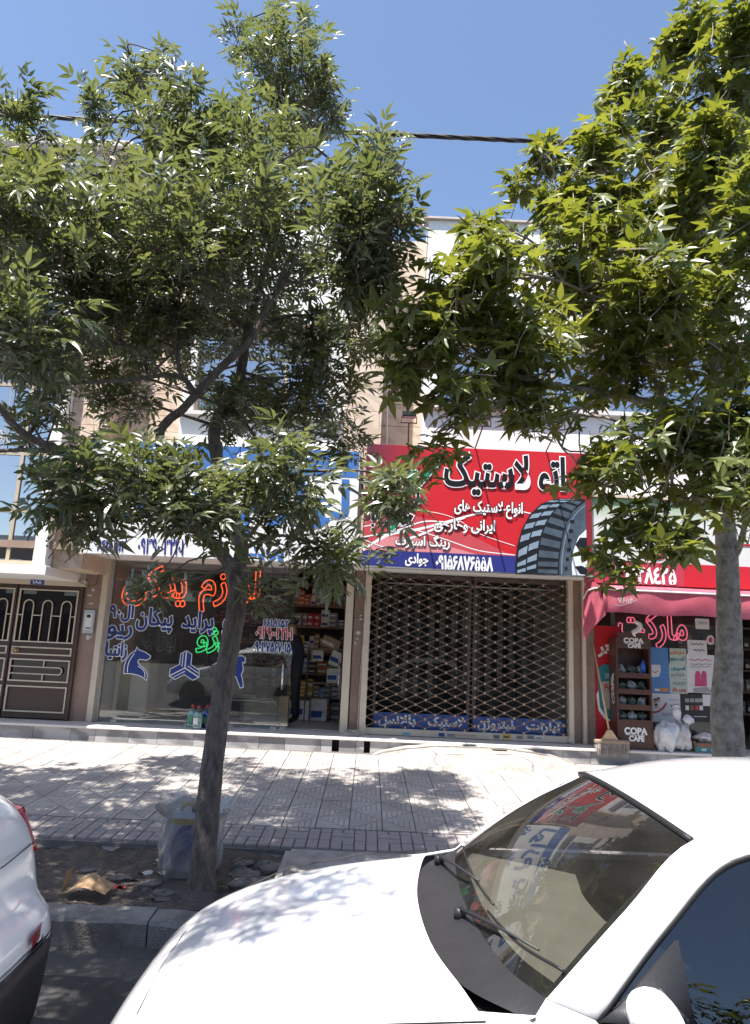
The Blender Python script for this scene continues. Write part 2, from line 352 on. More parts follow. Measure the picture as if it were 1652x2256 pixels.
def tile_mat():
    m = bpy.data.materials.new('grooved paving tile'); m.use_nodes = True; t = m.node_tree; p = t.nodes['Principled BSDF']; L = t.links.new
    p.inputs['Roughness'].default_value = .85
    uv = t.nodes.new('ShaderNodeUVMap'); sx = t.nodes.new('ShaderNodeSeparateXYZ'); L(uv.outputs[0], sx.inputs[0])
    def mth(op, a, b=None, clamp=False):
        n = t.nodes.new('ShaderNodeMath'); n.operation = op; n.use_clamp = clamp
        for i, q in enumerate((a, b)):
            if q is None: continue
            if isinstance(q, (int, float)): n.inputs[i].default_value = q
            else: L(q, n.inputs[i])
        return n.outputs[0]
    mxx = mth('MAXIMUM', sx.outputs[0], sx.outputs[1]); st = mth('FRACT', mth('MULTIPLY', mxx, 6.0))
    g1 = mth('MULTIPLY', mth('ABSOLUTE', mth('SUBTRACT', st, .5)), 2.0)      # 1 at stripe edges
    g1 = mth('SUBTRACT', mth('MULTIPLY', g1, 6.0), 4.6, True)
    dg = mth('MULTIPLY', mth('ABSOLUTE', mth('SUBTRACT', sx.outputs[0], sx.outputs[1])), 16.0); g2 = mth('SUBTRACT', 1.0, dg, True)
    gr = mth('MAXIMUM', g1, g2)
    tc = t.nodes.new('ShaderNodeNewGeometry')
    n = t.nodes.new('ShaderNodeTexNoise'); n.inputs['Scale'].default_value = 2.2; n.inputs['Detail'].default_value = 7; L(tc.outputs['Position'], n.inputs['Vector'])
    cr = t.nodes.new('ShaderNodeValToRGB'); L(n.outputs['Fac'], cr.inputs[0]); cr.color_ramp.elements[0].position = .3; cr.color_ramp.elements[0].color = (.36, .325, .30, 1); cr.color_ramp.elements[1].position = .7; cr.color_ramp.elements[1].color = (.48, .44, .405, 1)
    oi = t.nodes.new('ShaderNodeObjectInfo'); vm = t.nodes.new('ShaderNodeVectorMath'); vm.operation = 'SCALE'; L(cr.outputs[0], vm.inputs[0]); L(mth('ADD', mth('MULTIPLY', oi.outputs['Random'], .2), .88), vm.inputs['Scale'])
    n3 = t.nodes.new('ShaderNodeTexNoise'); n3.inputs['Scale'].default_value = 1.1; n3.inputs['Detail'].default_value = 9; n3.inputs['Roughness'].default_value = .7; L(tc.outputs['Position'], n3.inputs['Vector'])
    st2 = t.nodes.new('ShaderNodeMix'); st2.data_type = 'RGBA'; L(mth('MULTIPLY', mth('SUBTRACT', n3.outputs['Fac'], .54, True), 4.0, True), st2.inputs[0]); L(vm.outputs[0], st2.inputs[6]); st2.inputs[7].default_value = (.24, .205, .18, 1)
    mc = t.nodes.new('ShaderNodeMix'); mc.data_type = 'RGBA'; L(mth('MULTIPLY', gr, .62), mc.inputs[0]); L(st2.outputs[2], mc.inputs[6]); mc.inputs[7].default_value = (.16, .135, .13, 1)
    L(mc.outputs[2], p.inputs['Base Color'])
    nb = t.nodes.new('ShaderNodeTexNoise'); nb.inputs['Scale'].default_value = 120; L(tc.outputs['Position'], nb.inputs['Vector'])
    h = mth('SUBTRACT', mth('MULTIPLY', nb.outputs['Fac'], .25), gr)
    bp = t.nodes.new('ShaderNodeBump'); bp.inputs['Strength'].default_value = .9; bp.inputs['Distance'].default_value = .006; L(h, bp.inputs['Height']); L(bp.outputs[0], p.inputs['Normal']); return m
m_tile = tile_mat()

# ------------------------------------------------------------------ street, gutter, kerb
b = MB()
ys = [-40, -20, -8, -2, 2.4, 3.2, 4.0, 4.56]
xs = np.linspace(-60, 60, 25)
b.add([(x, y, road_z(y)) for y in ys for x in xs], [(j*25+i, j*25+i+1, (j+1)*25+i+1, (j+1)*25+i) for j in range(len(ys)-1) for i in range(24)])
kind(b.build('road', m_asphalt), 'structure')
b = MB().add([(-60, -400, -.5), (60, -400, -.5), (400, 400, -.5), (-400, 400, -.5), (-400, -400, -.5), (400, -400, -.5)], [(4, 5, 2, 3)])
kind(b.build('ground', m_asphalt), 'structure')
b = MB()
def gut(u, v):
    x = -20 + 40*u; y = 4.52 + .55*v
    return (x, y, -.268 - .03*math.sin(v*math.pi) + .006*math.sin(x*5.1+v*3) + .004*math.sin(x*11))
m_gutter = M('dirty gutter concrete', (0.12, 0.11, 0.10), 0.95, .3, 5, 1.3, 60, dirt=(.05,.045,.042), dscale=2.5, damt=.8)
b.grid(gut, 160, 6); kind(b.build('gutter', m_gutter, smooth=True), 'structure')
kerb = bpy.data.objects.new('kerb', None); COL.objects.link(kerb); kind(kerb, 'structure'); WL['kerb'] = Vector()
kx = -9.35
while kx < 8:
    ln = random.uniform(.92, 1.06); b = MB(); dz = random.uniform(-.012, .008); dy = random.uniform(-.012, .012)
    n = 9
    prof = [(5.03, -.33), (5.01, -.13), (5.035, -.105), (5.13, -.098), (5.23, -.1), (5.26, -.12), (5.26, -.33)]
    vs = []; fs = []
    for i in range(n+1):
        x = kx + .006 + (ln-.012)*i/n
        for (yy, zz) in prof:
            j = .007 if zz > -.3 else 0
            vs.append((x, yy + dy + random.uniform(-j, j), zz + dz + random.uniform(-j, j)))
    k = len(prof)
    for i in range(n):
        for q in range(k-1): fs.append((i*k+q, (i+1)*k+q, (i+1)*k+q+1, i*k+q+1))
    fs.append(tuple(range(k))); fs.append(tuple(n*k+q for q in range(k-1, -1, -1)))
    b.add(vs, fs).build('kerb_block', m_concrete, kerb); kx += ln
# planting strip: dry soil below the pavement
def soil_z(x, y): return -.115 + .022*math.sin(x*2.3+y*1.7) + .012*math.sin(x*6.1-y*5.3) + .008*math.sin(x*13+y*9) + .05*math.exp(-((x+1.2)**2+(y-5.65)**2)/.06) + (.05*max(0, (y-6.1)/.35))
b = MB(); b.grid(lambda u, v: (-9 + 8.38*u, 5.24 + 1.24*v, soil_z(-9 + 8.38*u, 5.24 + 1.24*v) + random.uniform(-.006, .006)), 150, 26)
kind(b.build('planting_strip', m_soil, smooth=True), 'structure')
# broken cement edge that carries the pavement behind the soil
b = MB()
def ledge(u, v):
    x = -9 + 8.4*u; rag = .11 + .06*math.sin(x*3.1) + .035*math.sin(x*7.7+1) + .02*math.sin(x*19)
    y = 6.5 - (rag + .03)*v; z = walk_z(6.5) - .045 - .055*v - .02*(v > .9)
    if v < .01: z = walk_z(6.5) - .04
    return (x, y, z + random.uniform(-.003, .003))
b.grid(ledge, 170, 5); kind(b.build('pavement_edge', m_concrete), 'structure')
# paved strip right of the soil, reaching the kerb
b = MB()
b.grid(lambda u, v: (-.61 + 10*u, 5.24 + 1.28*v, -.105 + v*(walk_z(6.52)+.085)), 30, 4)
b.box(-.66, -.61, 5.25, 6.5, -.3, -.035)
kind(b.build('pavement_apron', m_patch), 'structure')
# ------------------------------------------------------------------ pavement of grooved tiles and a brick band
pave = MB().add([(-14, 6.46, walk_z(6.46)-.028), (14, 6.46, walk_z(6.46)-.028), (14, 12, walk_z(12)-.028), (-14, 12, walk_z(12)-.028), (-14, 6.46, -.3), (14, 6.46, -.3)], [(0,1,2,3), (4,5,1,0)]).build('pavement', m_mortar)
kind(pave, 'structure'); WL['pavement'] = Vector()
T = 0.331
def tile_mesh(nm, sz, rot):
    h = sz/2 - .0035; c = h - .004
    vs = [(-h,-h,-.03),(h,-h,-.03),(h,h,-.03),(-h,h,-.03),(-h,-h,-.004),(h,-h,-.004),(h,h,-.004),(-h,h,-.004),(-c,-c,0),(c,-c,0),(c,c,0),(-c,c,0)]
    fs = [(0,1,5,4),(1,2,6,5),(2,3,7,6),(3,0,4,7),(4,5,9,8),(5,6,10,9),(6,7,11,10),(7,4,8,11),(8,9,10,11)]
    me = bpy.data.meshes.new(nm); me.from_pydata(vs, [], fs); ul = me.uv_layers.new(name='UVMap'); cr, sr = ((1,0),(0,1),(-1,0),(0,-1))[rot]
    for lp in me.loops:
        x, y = vs[lp.vertex_index][0]/sz, vs[lp.vertex_index][1]/sz
        ul.data[lp.index].uv = (cr*x - sr*y + .5, sr*x + cr*y + .5)
    me.materials.append(m_tile); return me
TM = [tile_mesh('paving_tile', T, r) for r in range(4)]
tiles = []
for j in range(12):
    for i in range(-21, 22):
        x = .05 + i*T; y = 7.06 + T/2 + j*T
        if y + T/2 > 10.9: continue
        px, py, k = proj((x, y, walk_z(y)))
        vis = -60 < px < 1712 and not (px > 1000 and py > 1900 - (px-1000)*.75) and not ((x-1.7)**2/1.5**2 + max(0, 10.86-y)**2/1.12**2 < .75 and y < 10.9)
        rot = (0 if i % 2 == 0 else 1) if j % 2 == 0 else (3 if i % 2 == 0 else 2)
        tiles.append((not vis, k, x, y, rot))
tiles.sort()
rest_v = []; rest_f = []; rest_uv = []
for q, (nv, k, x, y, rot) in enumerate(tiles):
    dz = random.uniform(-.0025, .002)
    if q < 300 and not nv:
        o = bpy.data.objects.new('paving_tile', TM[rot]); COL.objects.link(o); o.parent = pave; o.location = (x, y, walk_z(y) + dz)
        o.rotation_euler = (math.atan(.036) + random.uniform(-.004, .004), random.uniform(-.004, .004), random.uniform(-.004, .004))
    else:
        me = TM[rot]; bs = len(rest_v); rest_v += [(v.co.x + x, v.co.y + y, v.co.z + walk_z(y + v.co.y) + dz) for v in me.vertices]
        for p in me.polygons: rest_f.append(tuple(bs + i for i in p.vertices)); rest_uv += [tuple(me.uv_layers[0].data[l].uv) for l in p.loop_indices]
me = bpy.data.meshes.new('paving_tile_field'); me.from_pydata(rest_v, [], rest_f); ul = me.uv_layers.new(name='UVMap')
ul.data.foreach_set('uv', [c for u in rest_uv for c in u]); me.materials.append(m_tile)
o = bpy.data.objects.new('paving_tile_field', me); COL.objects.link(o); o.parent = pave; kind(o, 'stuff')
def brick_mesh(lx, ly):
    hx, hy = lx/2-.004, ly/2-.004; cx, cy = hx-.005, hy-.005
    vs = [(-hx,-hy,-.04),(hx,-hy,-.04),(hx,hy,-.04),(-hx,hy,-.04),(-hx,-hy,-.006),(hx,-hy,-.006),(hx,hy,-.006),(-hx,hy,-.006),(-cx,-cy,0),(cx,-cy,0),(cx,cy,0),(-cx,cy,0)]
    me = bpy.data.meshes.new('brick'); me.from_pydata(vs, [], [(0,1,5,4),(1,2,6,5),(2,3,7,6),(3,0,4,7),(4,5,9,8),(5,6,10,9),(6,7,11,10),(7,4,8,11),(8,9,10,11)]); me.materials.append(m_brick); return me
BS, BL, BH = brick_mesh(.108, .22), brick_mesh(.22, .108), brick_mesh(.108, .108)
far_b = MB()
def put_brick(me, x, y, vis):
    z = walk_z(y) + random.uniform(-.004, .002)
    if vis:
        o = bpy.data.objects.new('brick', me); COL.objects.link(o); o.parent = pave; o.location = (x, y, z); o.rotation_euler = (.036, random.uniform(-.01,.01), random.uniform(-.012,.012))
    else: far_b.add([(v.co.x+x, v.co.y+y, v.co.z+z) for v in me.vertices], [tuple(p.vertices) for p in me.polygons])
for i in range(-40, 66):
    x = i*.109; vis = -3.6 < x < 1.15
    if i % 2 == 0: put_brick(BS, x, 6.60, vis)
    else: put_brick(BH, x, 6.545, vis); put_brick(BH, x, 6.654, vis)
    if i % 2 == 0:
        if (i//2) % 2: put_brick(BL, x+.055, 6.765, vis); put_brick(BL, x+.055, 6.874, vis)
        else: put_brick(BS, x, 6.82, vis); put_brick(BS, x+.109, 6.82, vis)
    put_brick(BH, x, 6.985, vis)
kind(far_b.build('brick_field', m_brick, pave), 'stuff')
# cement ramp in front of the shutter
b = MB()
def ramp(u, v):
    t = math.pi*u; r = v; rag = 1 + (.03*math.sin(5*t) + .022*math.sin(13*t+1) + .016*math.sin(29*t) + .012*math.sin(61*t+2))*r; x = 1.68 - math.cos(t)*1.5*r*rag; y = 10.86 - math.sin(t)*1.13*r*rag
    h = max(0, 1 - r**3.0); base = walk_z(y) - .012
    return (x, y, base + (.335 - walk_z(10.85))*h*(1 - .1*r) + (.012 if r < .999 else -.01) + (.006*math.sin(x*7)*math.sin(y*9) + .004*math.sin(x*17+y*5))*h)
b.grid(ramp, 130, 18); rmp = kind(b.build('cement_ramp', m_patch, smooth=True), 'structure'); WL['cement_ramp'] = Vector()
for pts in ([(.9, 10.6), (1.05, 10.3), (1.0, 10.05), (1.12, 9.85)], [(2.3, 10.75), (2.22, 10.4), (2.42, 10.2), (2.38, 9.95)], [(1.05, 10.3), (1.5, 10.22), (1.9, 10.3), (2.22, 10.4)]):
    P = smooth_line(pts, 8); MB().tube([(p[0] + .012*math.sin(i*2.3), p[1], max(ramp(.5 - .5*(1.68-p[0])/1.5*0 + 0, .0)[2]*0, 0) + walk_z(10.85)*0 + (lambda r_: walk_z(p[1]) - .012 + (.335 - walk_z(10.85))*max(0, 1-r_**3)*(1-.1*r_) + .012)(math.hypot((p[0]-1.68)/1.5, (10.86-p[1])/1.13))) for i, p in enumerate(P)], .004, 4).build('crack', m_mortar, rmp)
# ------------------------------------------------------------------ stone step along the shops
step = thing('stone_step', 'long low stone step with grey veined marble riser along the shop fronts', 'step', (0, 11, .1))
SZ = .345
x = -9.0
gaps = [(-.50, -.395), (-.005, .085)]
edges = [-9.0]
while x < 9:
    ln = random.uniform(.36, .62); x += ln; edges.append(x)
for g0, g1 in gaps: edges = [e for e in edges if not (g0-.12 < e < g1+.12)] + [g0, g1]
edges.sort()
for a, c in zip(edges[:-1], edges[1:]):
    if any(abs(a-g0) < 1e-6 for g0, _ in gaps): continue
    MB().box(a+.003, c-.003, 10.88 + random.uniform(-.002, .003), 10.93, .0, SZ-.036).build('marble_panel', m_marble, step)
x = -9.0
while x < 9:
    ln = random.uniform(.8, 1.35); MB().box(x+.002, x+ln-.002, 10.845 + random.uniform(-.003, .003), 11.62, SZ-.035, SZ + random.uniform(-.001, .001), .004).build('slab', m_slab, step); x += ln
MB().box(-9, 9, 10.97, 11.6, -.05, SZ-.037).build('core', m_dark, step)  # near-black colour stands in for the shade inside the riser gaps
# ------------------------------------------------------------------ reading points off the facade
def zoomer(x0, y0, x1, w):
    k = (x1 - x0) / w; S = 3000 / 1652
    def f(zx, zy, Y): p = atY((x0 + zx*k)/S, (y0 + zy*k)/S, Y); return p.x, p.z
    return f
ZA, ZB, ZC, ZG, ZM = zoomer(0, 2100, 1000, 1652), zoomer(900, 2100, 1600, 1579), zoomer(1400, 1700, 2400, 1652), zoomer(1400, 2250, 2400, 1652), zoomer(2200, 2000, 3000, 1641)
ZU = zoomer(300, 1700, 1500, 1652)
YG, YF = 11.4, 10.3
def flat(name, pts, y, mat, parent):           # flat printed shape from (x, z) points
    return MB().add([(x, y, z) for x, z in pts], [tuple(t) for t in tessellate_polygon([[Vector((x, z, 0)) for x, z in pts]])]).build(name, mat, parent)
def rect(name, x0, x1, z0, z1, y, mat, parent): return MB().add([(x0,y,z0),(x1,y,z0),(x1,y,z1),(x0,y,z1)], [(0,1,2,3)]).build(name, mat, parent)
def ribbon(name, pts, w, y, mat, parent):      # curved band of changing width from (x, z) points
    P = smooth_line(pts, 8); n = len(P); ws = [w[0]+(w[1]-w[0])*i/(n-1) if isinstance(w, tuple) else w for i in range(n)]
    vs = []
    for i, p in enumerate(P):
        d = P[min(i+1, n-1)] - P[max(i-1, 0)]; d = d/np.linalg.norm(d); nn = np.array([-d[1], d[0]])*ws[i]/2
        vs += [(p[0]+nn[0], y, p[1]+nn[1]), (p[0]-nn[0], y, p[1]-nn[1])]
    return MB().add(vs, [(2*i, 2*i+1, 2*i+3, 2*i+2) for i in range(n-1)]).build(name, mat, parent)
def stone_panels(parent, x0, x1, z0, z1, yf, th=.03, course=.385, axis='y', ncol=1):
    z = z0; k = 0
    while z < z1 - .05:
        zt = min(z + course, z1)
        for c in range(ncol):
            a = x0 + (x1-x0)*c/ncol; e = x0 + (x1-x0)*(c+1)/ncol; j = random.uniform(-.002, .002)
            if axis == 'y': MB().box(a+.002, e-.002, yf+j, yf+th, z+.004, zt-.004).build('stone_panel', m_trav, parent)
            else: MB().box(yf, yf+th, a+.002, e-.002, z+.004, zt-.004).build('stone_panel', m_trav, parent)
        z = zt; k += 1
def window(parent, x0, x1, z0, z1, y, vx=(), hz=(), fw=.055, pane=None):
    f = MB(); d0, d1 = y-.03, y+.04
    f.box(x0, x0+fw, d0, d1, z0, z1).box(x1-fw, x1, d0, d1, z0, z1).box(x0+fw, x1-fw, d0, d1, z0, z0+fw).box(x0+fw, x1-fw, d0, d1, z1-fw, z1)
    fo = f.build('window', m_frame, parent)
    for v in vx: MB().box(v-fw/2, v+fw/2, d0+.004, d1-.004, z0+fw, z1-fw).build('mullion', m_frame, fo)
    for h in hz:
        ed = [x0+fw] + [q for v in vx for q in (v-fw/2, v+fw/2)] + [x1-fw]
        for a, c in zip(ed[::2], ed[1::2]): MB().box(a, c, d0+.006, d1-.006, h-fw/2, h+fw/2).build('transom', m_frame, fo)
    xs_ = [x0+fw] + [q for v in vx for q in (v-fw/2, v+fw/2)] + [x1-fw]; zs_ = [z0+fw] + [q for v in hz for q in (v-fw/2, v+fw/2)] + [z1-fw]
    for a, c in zip(xs_[::2], xs_[1::2]):
        for e, g in zip(zs_[::2], zs_[1::2]): rect('pane', a, c, e, g, y, pane or m_winglass, fo)
    return fo

# ================================================================== house at the left
house = thing('house', 'travertine clad house with brown metal gate below tall white framed window', 'house', (-6.6, 11, .345))
bx = MB()
bx.box(-12, -4.46, 11.0, 19, 3.12, 9.9); bx.box(-12, -6.98, 11.36, 19, .3, 3.1)
bx.box(-6.98, -4.8, 11.36, 11.6, 2.53, 3.1); bx.box(-12, -4.95, 10.3, 11.0, 6.5, 9.9)
bx.build('wall', m_white, house)
MB().box(-12, -4.48, 10.22, 11.45, 2.99, 3.1).box(-4.80, -4.5, 11.352, 11.62, .3, 2.99).build('pier', m_granite, house)
MB().box(-6.98, -4.76, 11.25, 11.36, 2.5, 2.6, .004).build('lintel', m_cream, house)
MB().box(-12, -4.88, 10.08, 11.34, 2.58, 2.72, .006).build('window_sill', m_white, house)
MB().box(-7.4, -6.78, 10.14, 10.98, 2.72, 6.5).box(-5.12, -4.94, 10.14, 10.98, 2.72, 6.5).box(-6.78, -5.12, 10.14, 10.98, 6.25, 6.5).build('window_surround', m_white, house)
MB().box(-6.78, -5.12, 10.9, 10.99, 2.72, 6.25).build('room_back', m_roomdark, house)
wo = window(house, -6.78, -5.12, 2.74, 6.25, 10.26, vx=(-6.15, -5.56), hz=(3.56, 4.47, 5.6))
g = MB()
for s in (-1, 1):                              # curled ironwork in the middle window
    for q in (-1, 1):
        g.tube([(-5.86 + s*(.03+.09*(1-math.cos(t)) ), 10.2, 4.72 + q*.12*math.sin(t*.8)) for t in np.linspace(0, 3.6, 14)], .009, 5)
g.tube([(-5.86, 10.2, 4.5), (-5.86, 10.2, 5.58)], .008, 5).tube([(-6.1, 10.2, 4.72), (-5.6, 10.2, 4.72)], .008, 5)
g.build('window_grille', m_cream, house)
stone_panels(house, -4.93, -4.47, 2.72, 9.9, 10.36)
MB().box(-4.93, -4.462, 10.39, 11.35, 2.72, 9.9).build('pilaster', m_trav, house)
MB().box(-12, -4.4, 10.1, 10.4, 9.9, 10.0).build('roof_cap', m_slab, house)
pl = MB().box(-5.66, -5.44, 11.235, 11.25, 2.5, 2.585).build('number_plate', M('blue enamel', (.03, .09, .32), .35, .1), house)
m_wprint = M('white print', (.78, .78, .78), .6, .04); m_neonoff = m_wprint
lettering('lettering', '۱۸۵', -5.62, -5.48, 2.515, 2.565, 11.233, m_wprint, pl, bold=.002)
# two gate leaves
m_gateglass = glass_mat('dark gate glass', (.10, .10, .10), 1.5, 1.9, .0, .05)
def gate_leaf(x0, x1, knob):
    g = MB(); y0, y1 = 11.30, 11.35
    zs = [.37, .44, .88, .93, 1.30, 1.345, 1.50, 1.55, 2.44, 2.5]
    g.box(x0, x0+.045, y0, y1, .37, 2.5).box(x1-.045, x1, y0, y1, .37, 2.5)
    for a, c in ((.37, .44), (.88, .93), (1.30, 1.55), (2.44, 2.5)): g.box(x0+.045, x1-.045, y0, y1, a, c)
    g.box(x0+.045, x1-.045, y0+.014, y1, .44, .88)
    o = g.build('gate_leaf', m_brown, house)
    rect('pane', x0+.045, x1-.045, .93, 1.30, y0+.03, m_gateglass, o); rect('pane', x0+.045, x1-.045, 1.55, 2.44, y0+.03, m_gateglass, o)
    t = .011
    def fr(a, b_, c, d, nm='trim'):
        yy = y0-.004
        MB().box(a, a+2*t, yy-.012, yy+.006, c, d).box(b_-2*t, b_, yy-.012, yy+.006, c, d).box(a+2*t, b_-2*t, yy-.012, yy+.006, c, c+2*t).box(a+2*t, b_-2*t, yy-.012, yy+.006, d-2*t, d).build(nm, m_cream, o)
    fr(x0+.03, x1-.03, .46, .87); fr(x0+.03, x1-.03, .935, 1.295); fr(x0+.03, x1-.03, 1.36, 1.49); fr(x0+.03, x1-.03, 1.56, 2.43)
    wd = x1-x0-.1; yy = y0-.006
    for k in range(3):                          # hairpin bars
        c = x0+.05 + wd*(k+.5)/3; h = wd*.085
        MB().tube([(c-h, yy, 1.58)] + [(c - h*math.cos(a), yy, 2.17 + h*math.sin(a)) for a in np.linspace(0, math.pi, 9)] + [(c+h, yy, 1.58)], .011, 6).build('bar', m_cream, o, smooth=True)
    ends = [x0+.05] + [q for k in range(3) for q in (x0+.05+wd*(k+.5)/3-wd*.085, x0+.05+wd*(k+.5)/3+wd*.085)] + [x1-.05]
    for a, c in zip(ends[::2], ends[1::2]): MB().tube([(a, yy, 2.0), (c, yy, 2.0)], .009, 6).build('bar', m_cream, o)
    xe = x1-.2; MB().tube([(x0+.05, yy, 1.17), (xe, yy, 1.17)] + [(xe+.05*math.sin(a), yy, 1.115+.055*math.cos(a)) for a in np.linspace(.3, math.pi-.3, 7)] + [(xe, yy, 1.06), (x0+.05, yy, 1.06)], .011, 6).build('bar', m_cream, o, smooth=True)
    xm = x0 + wd*.62
    MB().tube([(xm, yy, 1.18), (xm, yy, 1.28)], .01, 6).tube([(xm, yy, 1.05), (xm, yy, .95)], .01, 6).build('bar', m_cream, o)
    if knob: MB().lathe((x0+.1, y0-.07, 1.425), [(.0, 0), (.035, .005), (.04, .02), (.03, .035), (.014, .045), (.014, .055), (.045, .06), (.045, .07)], 16, 'y').build('door_knob', M('brass', (.35, .24, .13), .35, .1, metal=.8), o, smooth=True)
gate_leaf(-5.87, -4.83, True); gate_leaf(-6.93, -5.89, False)
MB().box(-6.98, -6.93, 11.28, 11.36, .345, 2.5).build('gate_frame', m_brown, house); MB().box(-4.83, -4.79, 11.28, 11.352, .345, 2.5).build('gate_frame', m_brown, house)
MB().box(-6.98, -4.83, 11.55, 11.6, .35, 2.5).build('hall_back', m_roomdark, house)
# intercom panel on the pier
ic = thing('intercom_panel', 'aluminium intercom panel with white speaker plate on brown pier', 'intercom', (-4.655, 11.35, 1.94))
m_alu = M('brushed aluminium', (.55, .54, .52), .35, .1, 20, metal=.7)
MB().box(-4.75, -4.565, 11.325, 11.351, 1.74, 2.13, .008).build('frame', m_alu, ic)
MB().box(-4.715, -4.60, 11.312, 11.33, 1.80, 2.08, .006).build('face_plate', M('white plastic', (.7, .69, .66), .4, .05), ic)
MB().box(-4.69, -4.63, 11.308, 11.313, 2.0, 2.05).build('camera_window', m_black, ic)
for k in range(4): MB().box(-4.69+.02*k, -4.677+.02*k, 11.306, 11.313, 1.82, 1.84).build('call_button', m_black, ic)

# ================================================================== building with the shops
shop = thing('shop_building', 'two storey shop building with white upper wall, travertine pilasters and ground floor shops', 'building', (1.6, 11, .345))
bx = MB()
def wall_with_hole(mb, x0, x1, z0, z1, hx0, hx1, hz0, hz1, y0, y1):
    mb.box(x0, hx0, y0, y1, z0, z1).box(hx1, x1, y0, y1, z0, z1).box(hx0, hx1, y0, y1, z0, hz0).box(hx0, hx1, y0, y1, hz1, z1)
wall_with_hole(bx, -3.18, -.56, 3.1, 8.9, -3.0, -.82, 5.3, 6.7, YF, 11.1)
wall_with_hole(bx, .69, 12, 3.1, 8.9, .92, 6.4, 5.6, 6.72, YF, 11.1)
bx.box(-4.45, 12, 11.1, 19, 3.12, 8.9)
bx.build('wall', m_white, shop)
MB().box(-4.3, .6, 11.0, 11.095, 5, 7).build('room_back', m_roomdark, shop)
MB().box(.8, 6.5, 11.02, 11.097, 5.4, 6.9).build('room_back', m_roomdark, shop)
MB().box(-4.46, 12, 10.27, 11.5, 2.99, 3.098).build('soffit', m_white, shop)
MB().box(-4.46, 12, 10.24, 10.5, 8.9, 8.935).build('roof_cap', M('metal cap', (.5, .42, .38), .5, .1), shop)
MB().box(-3.2, -.54, 10.24, 10.32, 6.72, 6.86).box(.67, 6.6, 10.24, 10.32, 6.74, 6.88).build('lintel', M('brown stone band', (.24, .14, .095), .6, .15, 8), shop)
MB().box(.67, 6.6, 10.2, 10.34, 5.53, 5.598).box(-3.2, -.54, 10.2, 10.34, 5.235, 5.298).build('window_sill', m_slab, shop)
window(shop, -3.0, -.82, 5.3, 6.7, 10.42, vx=(-2.3, -1.55), hz=(6.3,))
window(shop, .92, 6.4, 5.6, 6.72, 10.42, vx=(1.85, 2.8, 3.7, 4.62, 5.5), hz=(6.4,))
for (x0, x1, yy) in ((-.55, -.0, 10.2),): stone_panels(shop, x0, x1, 3.1, 8.9, yy); MB().box(x0, x1, yy+.03, 11.1, 3.1, 8.9).build('pilaster', m_trav, shop)
MB().box(.0, .035, 10.204, 10.9, 3.1, 8.9).build('pilaster_return', m_trav, shop)
stone_panels(shop, .035, .69, 3.1, 8.9, 10.9); stone_panels(shop, -4.38, -3.18, 3.1, 8.9, 10.9, ncol=2)
stone_panels(shop, -4.46, -4.38, 3.1, 8.9, 10.25)
stone_panels(shop, -3.46, -3.18, 3.1, 8.9, 10.55)
MB().box(-4.46, -4.38, 10.28, 11.1, 3.1, 8.9).box(-3.46, -3.18, 10.58, 11.1, 3.1, 8.9).build('pilaster', m_trav, shop)
MB().tube([(.13, 10.86, 8.6), (.12, 10.85, 6), (.15, 10.86, 4.9)], .011, 6).build('down_cable', m_wprint, shop)
# ground floor rooms: side walls, back walls, floors, ceilings
r = MB(); r.box(-4.5, -4.4, 11.64, 15.6, .3, 3.1).box(-.27, -.03, 11.62, 15.6, .3, 3.1).box(3.38, 3.7, 11.55, 15.6, .3, 3.1).box(8, 8.2, 11.4, 15.6, .3, 3.1); r.box(-4.5, 8.2, 15.6, 15.8, .3, 3.1)
r.build('party_wall', m_ceil, shop)
MB().box(-4.4, -.27, 11.62, 15.6, .25, .35).build('shop_floor', m_floor, shop)
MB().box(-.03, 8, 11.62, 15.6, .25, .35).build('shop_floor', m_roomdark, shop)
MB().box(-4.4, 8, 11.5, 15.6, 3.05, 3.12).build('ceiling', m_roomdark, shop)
# granite piers between the shops
for nm, x0, x1, y0 in (('pier', -.27, -.03, 11.36), ('pier', 3.37, 3.52, 11.38), ('pier', 3.585, 3.74, 11.36)):
    z = .345
    while z < 2.95:
        zt = min(z + .62, 3.0); MB().box(x0, x1, y0, 11.63, z+.002, zt-.002).build('granite_panel', m_granite, shop); z = zt
np_ = MB().box(*(ZB(1183, 600, 11.35)[0], ZB(1275, 600, 11.35)[0]), 11.345, 11.359, *(ZB(1183, 600, 11.35)[1], ZB(1183, 548, 11.35)[1])).build('number_plate', bpy.data.materials['blue enamel'], shop)
lettering('lettering', '۱۷۳', ZB(1190, 590, 11.34)[0], ZB(1245, 590, 11.34)[0], ZB(1190, 588, 11.34)[1], ZB(1190, 560, 11.34)[1], 11.342, m_wprint, np_, bold=.002)
# cream steel posts and guide rails of the shutters
for x0, x1, y0 in ((-4.5, -4.405, 11.30), (-.415, -.29, 11.30), (-.10, .0, 11.27), (3.29, 3.365, 11.27), (3.525, 3.585, 11.30)):
    f = MB().box(x0, x1, y0, 11.42, .347, 2.99, .006)
    f.build('shutter_post', m_cream, shop)
MB().tube([(-.12, 11.29, .36), (-.115, 11.29, 1.3), (-.1, 11.285, 1.75)], .012, 6).build('conduit', m_alu, shop)
